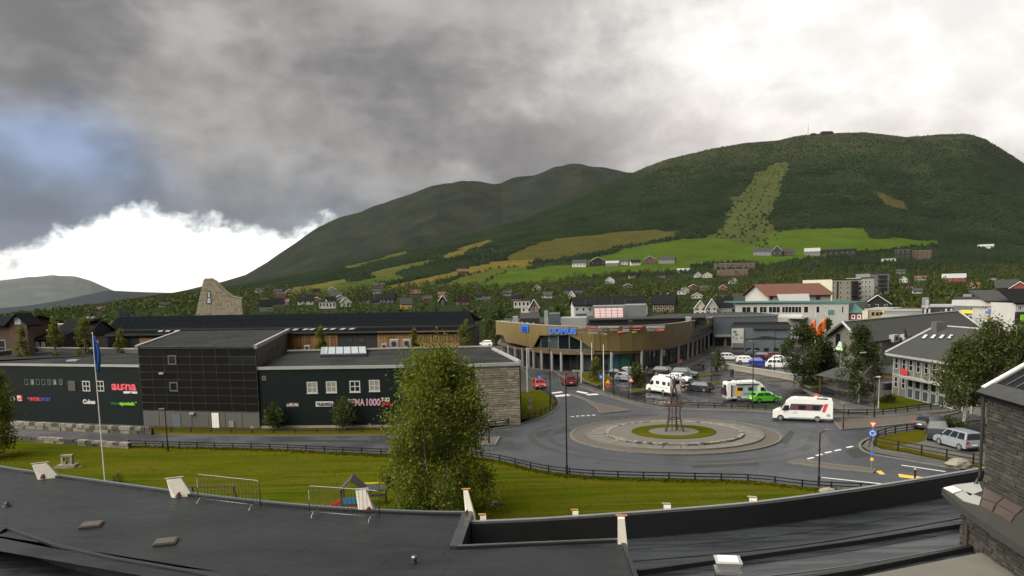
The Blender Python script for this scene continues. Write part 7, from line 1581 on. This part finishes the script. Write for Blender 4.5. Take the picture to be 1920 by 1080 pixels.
# ================================================================== TREES
def quads(C, size, rs, flat=.0, up=None):
    """one small leaf spray quad per centre C, random facing"""
    n = len(C); a = rs.normal(size=(n, 3)); a /= np.linalg.norm(a, axis=1)[:, None]; b = rs.normal(size=(n, 3)); b -= (b * a).sum(1)[:, None] * a; b /= np.linalg.norm(b, axis=1)[:, None]
    s = (size * rs.uniform(.6, 1.35, n))[:, None]; w = s * rs.uniform(.55, .9, n)[:, None]
    V = np.stack([C - a * s - b * w * .35, C - b * w * .9 + a * s * .1, C + a * s, C + b * w + a * s * .05], 1).reshape(-1, 3)
    return V, np.arange(4 * n).reshape(-1, 4)
def tree(name, label, base, H, R, prof_, n, leaf, lm, bark, zb=.12, nclump=90, seed=1, sig=(.42, .42, .5), stems=1, group=None, lean=0., droop=.25, cat='tree', tr=.02, hidden=False):
    rs = np.random.default_rng(seed); R_ = random.Random(seed); t = thing(name, label, cat, base, 0, group)
    C = []
    for i in range(nclump):
        u = rs.uniform(0, 1) ** .9; rm = R * np.interp(u, [q[0] for q in prof_], [q[1] for q in prof_]) * rs.uniform(.82, 1.12); a = rs.uniform(0, 6.283); r = rm * math.sqrt(rs.uniform(.04, 1)) * .88
        C.append((r * math.cos(a), r * math.sin(a), H * (zb + (1 - zb) * u * .97)))
    C = np.array(C); per = max(4, n // nclump); sc = np.repeat(rs.uniform(.65, 1.3, nclump), per)
    sg = R * .16; off = rs.normal(size=(nclump * per, 3)) * np.array(sig) * sg * 2.1 * sc[:, None]
    pts = np.repeat(C, per, 0) + off; pts[:, 2] -= droop * np.abs(off[:, 0] + off[:, 1]) * .6; pts[:, 0] += lean * pts[:, 2]; pts[:, 2] = np.maximum(pts[:, 2], .15)
    V, Fq = quads(pts, leaf, rs); npmesh('crown', V, Fq, lm, t)
    for s in range(stems):
        a = R_.uniform(0, 6.28); o = .0 if stems == 1 else R * .10; bx, by = o * math.cos(a), o * math.sin(a); tx, ty = (o * 3.2 * math.cos(a), o * 3.2 * math.sin(a)) if stems > 1 else (0, 0)
        pl = []; rad = []
        for i in range(8):
            f = i / 7; pl.append((bx + (tx - bx) * f + R_.uniform(-.05, .05) * R * .3 + lean * H * f, by + (ty - by) * f + R_.uniform(-.05, .05) * R * .3, H * .94 * f - .1 * (i == 0))); rad.append(max(.012, H * tr * (1 - f) ** .8 / math.sqrt(stems)))
        tk = MB().tube(pl, rad, 8).build('trunk', bark, t, True)
        idx = R_.sample(range(nclump), min(nclump, 22 // stems + 6))
        for k in idx:
            c = C[k]; h0 = max(.10 * H, c[2] - math.hypot(c[0], c[1]) * .8); f = min(1, h0 / (H * .94)); j = min(6, int(f * 7)); q0 = Vector(pl[j]).lerp(Vector(pl[j + 1]), f * 7 - j)
            m = (q0 + Vector(c)) / 2 + Vector((0, 0, .12 * R)); MB().tube([q0, m, Vector(c)], [rad[j] * .45, rad[j] * .28, .012], 5).build('limb', bark, tk)
    return t
BIRCH = [(0, .62), (.15, .95), (.35, 1.0), (.55, .82), (.75, .58), (.9, .34), (1, .12)]
EGG = [(0, .55), (.2, .92), (.45, 1.0), (.7, .82), (.9, .45), (1, .15)]
COLM = [(0, .5), (.2, .9), (.5, 1.0), (.8, .7), (1, .15)]
b = G(822, 962); H = ZT(b.x, b.y, 660)
tree('birch_tree', 'big leafy birch with pale stems on the near side of the lawn', b, H, 4.75, [(0, .85), (.15, 1.0), (.4, 1.0), (.6, .95), (.78, .84), (.9, .66), (1, .3)], 46000, .10, 'leaf_birch', 'birch_bark', .03, 125, 11, sig=(.29, .29, .38), stems=3, droop=.45, tr=.014)
b = G(-14, 858); H = ZT(b.x, b.y, 676)
tree('birch_tree', 'birch at the picture edge beside the rough stone walls', b, H, 2.9, BIRCH, 9000, .13, 'leaf_birch', 'birch_bark', .12, 90, 12, stems=1, droop=.5)
for i, (x, y, top, R, lb) in enumerate(((1800, 800, 640, 3.3, 'birch before the beige office, closest to the parked dark van'), (1850, 799, 604, 4.4, 'tallest birch between the beige office and the stone tower'), (1915, 800, 598, 4.2, 'birch rising behind the slate roof of the stone tower'))):
    b = G(x, y); tree('birch_tree', lb, b, ZT(b.x, b.y, top), R, BIRCH, 9000, .13, 'leaf_mid', 'birch_bark', .27, 85, 20 + i, stems=3, droop=.5, sig=(.32, .32, .42))
b = G(1611, 756); tree('birch_tree', 'dark green birch standing before the beige hall', b, ZT(b.x, b.y, 611), 3.15, [(0, .6), (.2, 1.0), (.5, .95), (.75, .62), (1, .15)], 8500, .13, 'leaf_dark', 'birch_bark', .12, 75, 31, droop=.5, sig=(.34, .34, .42))
b = G(1506, 722); tree('round_tree', 'broad dark green tree at the end of the upper car park', b, ZT(b.x, b.y, 606), 4.0, EGG, 6500, .17, 'leaf_dark', 'bark', .20, 70, 32, sig=(.34, .34, .36))
b = G(1541, 716); tree('round_tree', 'dark green tree between the orange flags and the hall gable', b, ZT(b.x, b.y, 640), 2.6, EGG, 5000, .19, 'leaf_dark', 'bark', .2, 60, 33)
b = G(516, 806); tree('clipped_tree', 'small round tree before the dark mall, under the black sign', b, ZT(b.x, b.y, 758), 1.4, EGG, 2600, .11, 'leaf_round', 'birch_bark', .18, 40, 34)
b = G(646, 806); tree('clipped_tree', 'small round tree before the dark mall, under the purple sign', b, ZT(b.x, b.y, 751), 1.75, EGG, 3200, .11, 'leaf_round', 'birch_bark', .2, 45, 35)
for i, (x, d, top, foot, R, lb) in enumerate(((101, 112, 595, 657, 1.35, 'yellow green poplar behind the mall roof, nearest the brown lodge'), (157, 112, 594, 657, 1.6, 'broader yellow green poplar behind the mall roof by the flagpole'), (224, 114, 613, 657, 1.2, 'small poplar before the dark wall of the solar building'), (601, 114, 609, 655, 1.15, 'poplar before the skylights of the solar building'), (776, 114, 616, 655, .9, 'thin sapling before the orange timber wall'), (872, 112, 598, 655, 1.5, 'poplar at the far end of the solar building'), (40, 111, 612, 660, 1.3, 'thin bush before the gable of the brown lodge'))):
    p = atd(x, d); tree('poplar_tree', lb, (p.x, p.y, 0), ZT(p.x, p.y, top), R, COLM, 2600, .13, 'leaf_yellow', 'bark', .25, 60, 40 + i, group='yellow green poplars behind the mall')
b = G(1192, 727); tree('shrub_tree', 'bushy green tree on the car park beside the warning triangle', b, ZT(b.x, b.y, 683), 1.7, EGG, 2500, .14, 'leaf_mid', 'bark', .06, 45, 50)
b = G(1117, 716); tree('shrub_tree', 'olive green shrub between the white flagpoles', b, ZT(b.x, b.y, 672), 1.35, COLM, 1600, .14, 'leaf_yellow', 'bark', .04, 36, 51)
b = G(1346, 693); tree('shrub_tree', 'sparse grey green tree at the end of the store', b, ZT(b.x, b.y, 655), 1.7, EGG, 900, .15, 'leaf_round', 'bark', .1, 30, 52)
b = G(1668, 755); tree('shrub', 'low dark shrub on the small office lawn', b, .9, 1.2, EGG, 900, .10, 'leaf_dark', 'bark', .05, 24, 53, cat='shrub')
b = G(1521, 722); tree('shrub', 'low green hedge bed under the round tree', b, .8, 2.2, EGG, 1400, .12, 'leaf_mid', 'bark', .05, 30, 54, cat='shrub')
b = G(222, 908); tree('shrub', 'small loose shrub on the lawn right of the flagpole', b, 1.0, .68, EGG, 420, .07, 'leaf_birch', 'bark', .08, 26, 55, cat='shrub')
b = G(478, 962); tree('shrub', 'low weedy shrub at the roof edge between the two barriers', b, 1.0, 1.2, EGG, 500, .08, 'leaf_birch', 'bark', .05, 26, 56, cat='shrub')
b = G(1730, 829); tree('shrub', 'dark hedge behind the dark van under the birches', (b.x + 4.5, b.y + 3, 0), 1.4, 2.2, EGG, 1600, .12, 'leaf_dark', 'bark', .05, 30, 57, cat='shrub')

# ================================================================== HOUSES OF THE TOWN AND THE SLOPE
BB = [(1071, 1216, 552, 600, 250), (1436, 1569, 528, 575, 262), (1375, 1592, 560, 605, 226), (1543, 1664, 508, 566, 330), (1584, 1900, 540, 610, 190), (205, 895, 580, 660, 150), (355, 465, 520, 600, 195), (925, 1345, 595, 700, 190), (0, 210, 588, 660, 150)]
_hm = {}
def house(x0, x1, yt, yb, style, wall, roof, label, nwin=3, floors=1, rz=None, cat='house', name='house', group='houses of the town', trim='white_paint'):
    xc = (x0 + x1) / 2; p = TG(xc, yb); p = Vector((p.x, p.y, p.z)); f = p.x * FW[0] + p.y * FW[1] + (p.z - CAMZ) * FW[2]; k = F / f; W = (x1 - x0) / k; H = max(2.2, ZT(p.x, p.y, yt) - p.z); R_ = random.Random(int(x0 * 7 + yb)); rz = R_.uniform(-.22, .22) if rz is None else rz
    rz -= math.atan2(p.x, p.y) * 1.0; BB.append((x0, x1, yt, yb, p.y)); t = thing(name, label, cat, (p.x, p.y, p.z), rz, group); D = max(5., min(W * .7, 12.)); he = H if style == 'flat' else H * (.52 if style == 'x' else .5); w = W / 2; d = D / 2; zf = -3.
    MB().box(-w, w, -d, d, zf, he - .01).build('wall', wall, t)
    if style == 'flat': MB().box(-w - .3, w + .3, -d - .3, d + .3, he, he + .3).build('roof', roof, t)
    elif style == 'x':
        MB().add([(-w, -d, he), (-w, d, he), (-w, 0, H - .1), (w, -d, he), (w, d, he), (w, 0, H - .1)], [(0, 2, 1), (3, 4, 5)]).build('gable_wall', wall, t)
        s = (H - he) / d; o = .5
        for sg in (-1, 1): MB().slab([(-w - o, sg * (d + o), he - s * o), (w + o, sg * (d + o), he - s * o), (w + o, 0, H), (-w - o, 0, H)], (0, sg, 1.2), .2).build('roof', roof, t)
        MB().box(-w * .4, -w * .4 + .6, -.3, .3, H - .6, H + .8).build('chimney', 'grey_base', t)
    else:
        MB().add([(-w, -d, he), (w, -d, he), (0, -d, H - .1), (-w, d, he), (w, d, he), (0, d, H - .1)], [(0, 1, 2), (4, 3, 5)]).build('gable_wall', wall, t)
        s = (H - he) / w; o = .5
        for sg in (-1, 1): MB().slab([(sg * (w + o), -d - o, he - s * o), (sg * (w + o), d + o, he - s * o), (0, d + o, H), (0, -d - o, H)], (sg, 0, 1.2), .2).build('roof', roof, t)
        for sg in (-1, 1): MB().tube([(sg * (w + o), -d - o - .05, he - s * o), (0, -d - o - .05, H)], .16, 4).build('verge_board', trim, t)
    fh = he / floors; ww = min(1.1, W / nwin * .45)
    for fl in range(floors):
        for i in range(nwin):
            x = -w + W * (i + .5) / nwin; z0 = fh * fl + fh * .34; o = MB().box(-ww / 2 - .1, ww / 2 + .1, -.06, .02, -.1, fh * .45 + .1).build('window', trim, t, loc=(x, -d - .01, z0)); MB().box(-ww / 2, ww / 2, -.09, -.065, 0, fh * .45).build('pane', 'glass_dark', o)
    return t
HS = [
 (488, 512, 562, 583, 'x', 'grey_wall', 'slate_dk', 'grey row house nearest the church tower', 4, 2), (512, 533, 560, 576, 'x', 'brown_wall', 'slate_dk', 'brown row house beside the grey row house', 4, 2),
 (560, 588, 556, 571, 'x', 'white_wall', 'slate_dk', 'white house with a dark roof left of the white villa', 3, 1), (600, 630, 566, 578, 'flat', 'white_wall', 'grey_roof', 'long low white building under the villas', 5, 1),
 (619, 642, 547, 561, 'x', 'white_wall', 'grey_roof', 'white villa on the slope above the solar roof', 3, 2), (640, 659, 557, 575, 'y', 'white_wall', 'slate_dk', 'white gabled house above the middle of the solar roof', 2, 2),
 (673, 696, 556, 569, 'x', 'grey_wall', 'slate_dk', 'grey house right of the white gabled one', 3, 1), (706, 742, 550, 569, 'x', 'black_wall', 'slate_dk', 'long dark house with white windows', 5, 2), (751, 772, 558, 579, 'x', 'yellow_wall', 'grey_roof', 'yellow house with a grey roof above the solar roof', 2, 2),
 (768, 789, 543, 557, 'x', 'brown_wall', 'red_roof', 'red brown house behind the yellow house', 3, 1), (824, 838, 554, 572, 'y', 'black_wall', 'slate_dk', 'narrow dark house with white gable boards', 1, 2), (857, 879, 555, 572, 'x', 'red_wall', 'slate_dk', 'red wooden house near the end of the solar roof', 3, 2),
 (700, 715, 542, 551, 'x', 'cream_wall', 'grey_roof', 'cream house behind the long dark house', 2, 1), (905, 920, 556, 566, 'x', 'brown_wall', 'grey_roof', 'small brown house above the mall corner', 2, 1),
 (960, 979, 552, 564, 'x', 'red_wall', 'slate_dk', 'red brown house above the bronze store', 3, 1), (964, 994, 564, 577, 'flat', 'white_wall', 'grey_roof', 'white flat roofed house above the bronze store', 4, 1), (978, 999, 577, 586, 'flat', 'cream_wall', 'light_trim', 'low white garage behind the store roof', 2, 1),
 (995, 1013, 561, 590, 'y', 'brown_wall', 'red_roof', 'tall brick red house behind the store chimney', 2, 3), (1016, 1036, 547, 559, 'x', 'white_wall', 'grey_roof', 'white cottage left of the white inn', 3, 1), (1058, 1092, 538, 550, 'x', 'grey_wall', 'slate_dk', 'wide grey house behind the white inn', 4, 1), (1068, 1080, 545, 562, 'y', 'cream_wall', 'slate_dk', 'cream gabled house at the end of the white inn', 1, 2), (1094, 1112, 531, 543, 'x', 'black_wall', 'slate_dk', 'dark house on the wooded slope behind the inn', 3, 1),
 (1136, 1153, 519, 532, 'y', 'white_wall', 'grey_roof', 'pale gabled house high among the trees', 2, 2), (1226, 1266, 552, 585, 'x', 'brown_wall', 'slate_dk', 'big dark chalet with balconies right of the white inn', 5, 2), (1244, 1262, 549, 575, 'y', 'black_wall', 'slate_dk', 'dark gabled wing before the big chalet', 2, 2), (1302, 1322, 563, 590, 'y', 'cream_wall', 'slate_dk', 'cream gabled house behind the end of the store', 2, 2), (1322, 1342, 560, 591, 'y', 'white_wall', 'slate_dk', 'white gabled house next to the cream one', 2, 2), (1271, 1286, 546, 552, 'flat', 'white_wall', 'light_trim', 'small white shed among trees right of the chalet', 2, 1),
 (1346, 1372, 556, 590, 'x', 'grey_wall', 'slate_dk', 'grey house between the gabled houses and the green eaves', 3, 2), (1374, 1398, 550, 580, 'x', 'green_trim', 'slate', 'grey green house at the end of the green eaves', 3, 2), (1396, 1424, 548, 578, 'y', 'cream_wall', 'slate', 'cream gabled house above the green eaves', 2, 2),
 (1340, 1414, 494, 505, 'flat', 'brown_wall', 'light_trim', 'long brown terrace on the slope, upper row', 9, 1), (1346, 1404, 506, 516, 'flat', 'brown_wall', 'light_trim', 'long brown terrace on the slope, lower row', 8, 1),
 (1414, 1446, 465, 478, 'x', 'grey_wall', 'slate', 'grey farmhouse on the slope field', 4, 1), (1449, 1468, 461, 480, 'y', 'black_wall', 'slate', 'dark gabled barn on the slope field', 2, 1), (1468, 1488, 466, 479, 'x', 'brown_wall', 'slate', 'brown barn beside the gabled barn', 3, 1), (1509, 1536, 465, 478, 'x', 'grey_wall', 'light_trim', 'pale barn at the start of the long low barn', 4, 1), (1536, 1602, 467, 477, 'x', 'black_wall', 'slate_dk', 'long low dark barn below the forest edge', 7, 1),
 (1679, 1703, 469, 487, 'flat', 'black_wall', 'light_trim', 'black house with a white flat roof at the forest edge', 3, 2), (1713, 1743, 470, 487, 'flat', 'brown_wall', 'light_trim', 'wider dark house with a white roof at the forest edge', 4, 2), (1655, 1677, 485, 491, 'flat', 'white_wall', 'light_trim', 'low white building below the white roofed houses', 3, 1), (1836, 1861, 458, 466, 'x', 'white_wall', 'light_trim', 'lonely white house inside the forest', 3, 1),
 (1619, 1663, 553, 585, 'y', 'black_wall', 'slate', 'dark gabled house with a grey roof behind the shops', 3, 2), (1769, 1807, 513, 529, 'x', 'red_wall', 'light_trim', 'red house with a pale roof among trees on the right', 4, 1), (1712, 1727, 540, 550, 'x', 'white_wall', 'grey_roof', 'small white cottage among trees above the shops', 2, 1), (1868, 1905, 524, 553, 'x', 'brown_wall', 'slate', 'brown house above the tan corner building', 3, 2), (1896, 1935, 528, 556, 'y', 'red_wall', 'slate_dk', 'dark red gabled house at the picture edge', 2, 2),
 (1074, 1100, 487, 500, 'x', 'white_wall', 'grey_roof', 'white farm barn at the end of the farm row', 4, 1), (1105, 1134, 482, 498, 'y', 'black_wall', 'slate', 'dark gabled barn in the farm row', 3, 1), (1136, 1160, 489, 498, 'x', 'grey_wall', 'light_trim', 'grey cowshed in the farm row', 4, 1), (1160, 1178, 485, 496, 'x', 'white_wall', 'slate', 'white farmhouse in the farm row', 3, 1), (1182, 1200, 487, 497, 'x', 'cream_wall', 'slate_dk', 'cream farmhouse in the farm row', 3, 1), (1206, 1230, 480, 494, 'y', 'brown_wall', 'slate', 'brown gabled barn in the farm row', 3, 1), (1236, 1266, 481, 493, 'x', 'grey_wall', 'slate', 'grey barn closing the farm row', 4, 1),
 (857, 878, 504, 514, 'x', 'brown_wall', 'red_roof', 'small red brown barn at the yellow field', 2, 1), (700, 722, 530, 540, 'x', 'brown_wall', 'grey_roof', 'brown farmhouse left of the yellow field', 3, 1), (1302, 1314, 510, 520, 'y', 'white_wall', 'slate_dk', 'tiny white gabled house on the wooded slope', 1, 1), (1270, 1292, 503, 510, 'x', 'white_wall', 'light_trim', 'white low house at the field edge', 3, 1),
 (227, 246, 583, 597, 'x', 'white_wall', 'slate_dk', 'white farmhouse far beyond the dark houses', 3, 1), (300, 318, 566, 575, 'x', 'cream_wall', 'grey_roof', 'cream farmhouse far left of the church tower', 3, 1), (180, 196, 575, 584, 'x', 'brown_wall', 'red_roof', 'red roofed farmhouse on the far left slope', 2, 1), (610, 640, 488, 497, 'x', 'brown_wall', 'slate_dk', 'brown cabin row high on the slope', 4, 1), (480, 496, 540, 548, 'x', 'white_wall', 'grey_roof', 'small white house right above the church tower', 2, 1), (520, 534, 546, 555, 'x', 'grey_wall', 'slate_dk', 'grey cottage above the row houses', 2, 1), (585, 600, 541, 550, 'x', 'red_wall', 'slate_dk', 'red cottage left of the white villa', 2, 1),
]
RH = random.Random(21); _w = ['white_wall', 'grey_wall', 'brown_wall', 'cream_wall', 'white_wall', 'red_wall', 'tan_wall']; _r = ['slate_dk', 'grey_roof', 'slate', 'red_roof', 'slate_dk']; _n = {'white_wall': 'white', 'grey_wall': 'grey', 'brown_wall': 'brown', 'cream_wall': 'cream', 'red_wall': 'red', 'tan_wall': 'tan'}
extra = []
for i in range(34):                                       # more roofs between the trees
    if i < 22: x = RH.uniform(470, 1330); y = RH.uniform(548, 578) - (x - 470) * .008
    elif i < 28: x = RH.uniform(1660, 1880); y = RH.uniform(512, 545)
    else: x = RH.uniform(1150, 1420); y = RH.uniform(520, 545)
    wd = RH.uniform(11, 20); w_ = RH.choice(_w); extra.append((x, x + wd, y - RH.uniform(8, 12), y, RH.choice('xxy'), w_, RH.choice(_r), '', 3, 1))
_o = ['leftmost', 'second', 'third', 'fourth', 'fifth', 'sixth', 'seventh', 'eighth', 'ninth', 'tenth', 'eleventh', 'twelfth']; _k = {}
for e in sorted(extra):
    c = _n[e[5]]; j = _k.get(c, 0); _k[c] = j + 1; HS.append(e[:7] + ((_o[j] + ' from the left' if j else 'leftmost') + ' of the small ' + c + ' houses half hidden among trees',) + e[8:])
for h in HS: house(*h[:8], nwin=h[8], floors=h[9])
p = TG(1550, 252.5); s = thing('summit_station', 'dark lift station on the hill top', 'building', (p.x, p.y, p.z)); k = p.y / F
MB().prism([(-11 * k, -6), (11 * k, -6), (11 * k, 8), (-11 * k, 8)], -6, 4.5 * k).build('wall', 'black_wall', s); MB().box(-9 * k, 9 * k, -5, 7, 4.5 * k, 5.6 * k).build('roof', 'slate_dk', s)
p = TG(1515, 255); s = thing('radio_mast', 'thin radio mast on the hill top', 'mast', (p.x, p.y, p.z)); MB().tube([(0, 0, -4), (0, 0, 22 * k)], [1.1, .5], 6).build('mast', 'grey_metal', s); MB().tube([(0, 0, 15 * k), (0, 0, 16.5 * k)], 1.4, 6).build('antenna', 'sign_white', s)
p = TG(1525, 254); s = thing('summit_hut', 'small dark hut beside the radio mast', 'hut', (p.x, p.y, p.z)); MB().box(-4 * k, 4 * k, -4, 4, -5, 2.5 * k).build('wall', 'black_wall', s); MB().add([(-4.6 * k, -5, 2.5 * k), (4.6 * k, -5, 2.5 * k), (4.6 * k, 5, 2.5 * k), (-4.6 * k, 5, 2.5 * k), (-4.6 * k, 0, 4 * k), (4.6 * k, 0, 4 * k)], [(0, 1, 5, 4), (2, 3, 4, 5), (0, 4, 3), (1, 2, 5)]).build('roof', 'slate_dk', s)

# ================================================================== TREES OF THE TOWN
N = 15000; rs = np.random.default_rng(77)
r_ = np.sqrt(rs.uniform(212. ** 2, 1080. ** 2, N)); a_ = rs.uniform(math.radians(-37), math.radians(37), N); x_, y_ = r_ * np.sin(a_), r_ * np.cos(a_); z_ = hz(x_, y_)
inf, px_, py_ = infield(x_, y_, z_); Ht = rs.uniform(4.5, 10.5, N) * np.where(rs.uniform(0, 1, N) < .25, .55, 1.)
ptop = Pn(np.stack([x_, y_, z_ + Ht], -1))[1]; kpx = F / (y_ + 1); keep = ~inf
for (a0, a1, t0, b0, dist) in BB:
    wpx = Ht * .34 * kpx
    hit = (px_ + wpx > a0) & (px_ - wpx < a1) & (ptop < b0 - (b0 - t0) * .25) & (y_ < dist + 10) & (py_ > t0)
    inside = (px_ > a0 - 3) & (px_ < a1 + 3) & (np.abs(y_ - dist) < 9)
    keep &= ~inside; keep &= ~(hit & (rs.uniform(0, 1, N) < .93))
keep &= ~((x_ > -110) & (x_ < 95) & (r_ < 262) & (rs.uniform(0, 1, N) < .9) & (y_ < 238))
dens = np.clip(.62 + .45 * tnoise(x_ * 4, y_ * 4), .12, 1); keep &= rs.uniform(0, 1, N) < dens
x_, y_, z_, Ht = x_[keep], y_[keep], z_[keep], Ht[keep]
order = np.argsort(np.hypot(x_, y_)); x_, y_, z_, Ht = x_[order], y_[order], z_[order], Ht[order]
# the closest ones are trees of their own, the rest one wooded mass
NT = 120
protos = []
for i in range(5):
    t = tree('town_tree', 'leafy green tree among the houses of the town', (0, 0, 0), 8., 2.7, [BIRCH, EGG, COLM, EGG, BIRCH][i], 900, .30, ['town_leaf', 'leaf_dark', 'leaf_mid', 'town_leaf', 'leaf_dark'][i], 'bark', .12, 40, 90 + i, group='trees among the houses'); protos.append(t)
for i in range(NT):
    s = Ht[i] / 8. ; pr = protos[i % 5]
    if i < 5: pr.location = (x_[i], y_[i], z_[i] - .2); pr.scale = (s * 1.05,) * 3; pr.rotation_euler[2] = rs.uniform(0, 6)
    else: dup(pr, (x_[i], y_[i], z_[i] - .2), rs.uniform(0, 6), scale=(s * 1.05, s * 1.05, s))
x_, y_, z_, Ht = x_[NT:], y_[NT:], z_[NT:], Ht[NT:]; n = len(x_); per = 40
u = rs.normal(size=(n, per, 3)); u /= np.linalg.norm(u, axis=2)[:, :, None]; u *= rs.uniform(.35, 1, (n, per, 1)) ** .6
C = np.stack([x_[:, None] + u[:, :, 0] * Ht[:, None] * .34, y_[:, None] + u[:, :, 1] * Ht[:, None] * .34, z_[:, None] + Ht[:, None] * (.52 + .46 * u[:, :, 2])], -1).reshape(-1, 3)
V, Fq = quads(C, np.repeat(Ht, per) * .085, rs)
o = npmesh('town_woods', V, Fq, 'town_leaf'); tag(o, 'belt of leafy trees filling the town below the fields', 'trees', kind='stuff')

# ================================================================== LAWN TUFTS
lw = np.array(lawn_w); N = 36000; gx = rs.uniform(-62, 36, N); gy = rs.uniform(27, 76, N); ok = inpoly(gx, gy, [tuple(q) for q in lawn_w]) & (rs.uniform(0, 1, N) < .45 + .5 * (tnoise(gx * 22, gy * 22) > .05))
gx, gy = gx[ok], gy[ok]; n = len(gx)
ex = np.array([(p.x, p.y) for p in ve]); m = 9000; j = rs.integers(0, len(ex) - 1, m); f = rs.uniform(0, 1, m)[:, None]; ee = ex[j] * (1 - f) + ex[j + 1] * f + rs.normal(0, .28, (m, 2)); gx = np.concatenate([gx, ee[:, 0]]); gy = np.concatenate([gy, ee[:, 1]]); hgt = np.concatenate([rs.uniform(.03, .06, n), rs.uniform(.04, .13, m)])
a = rs.uniform(0, 6.283, len(gx)); wd = hgt * .9; cx, sy = np.cos(a) * wd, np.sin(a) * wd; tl = rs.normal(0, .4, (len(gx), 2)) * hgt[:, None]
V = np.stack([np.stack([gx - cx, gy - sy, np.full_like(gx, .01)], -1), np.stack([gx + cx, gy + sy, np.full_like(gx, .01)], -1), np.stack([gx + cx * .7 + tl[:, 0], gy + sy * .7 + tl[:, 1], hgt], -1), np.stack([gx - cx * .7 + tl[:, 0], gy - sy * .7 + tl[:, 1], hgt], -1)], 1).reshape(-1, 3)
leafmat('grass_blade', (.040, .060, .002), (.085, .088, .008), .3, .25, 0.)
tag(npmesh('lawn_grass', V, np.arange(len(V)).reshape(-1, 4), 'grass_blade'), 'mown green grass of the big lawn with yellowed tufts', 'grass', kind='stuff')

# ================================================================== HAZE: rain-washed evening air over the valley
hzm = bpy.data.materials.new('haze_air'); hzm.use_nodes = True; t_ = hzm.node_tree; t_.nodes.clear()
o_ = t_.nodes.new('ShaderNodeOutputMaterial'); v_ = t_.nodes.new('ShaderNodeVolumePrincipled'); v_.inputs['Color'].default_value = (.86, .92, 1.0, 1); v_.inputs['Density'].default_value = 1.0e-5; v_.inputs['Anisotropy'].default_value = .0
t_.links.new(v_.outputs[0], o_.inputs['Volume'])
hb = MB().box(-16500, 16500, -600, 16500, -900, 1050).build('haze', hzm); tag(hb, kind='stuff')
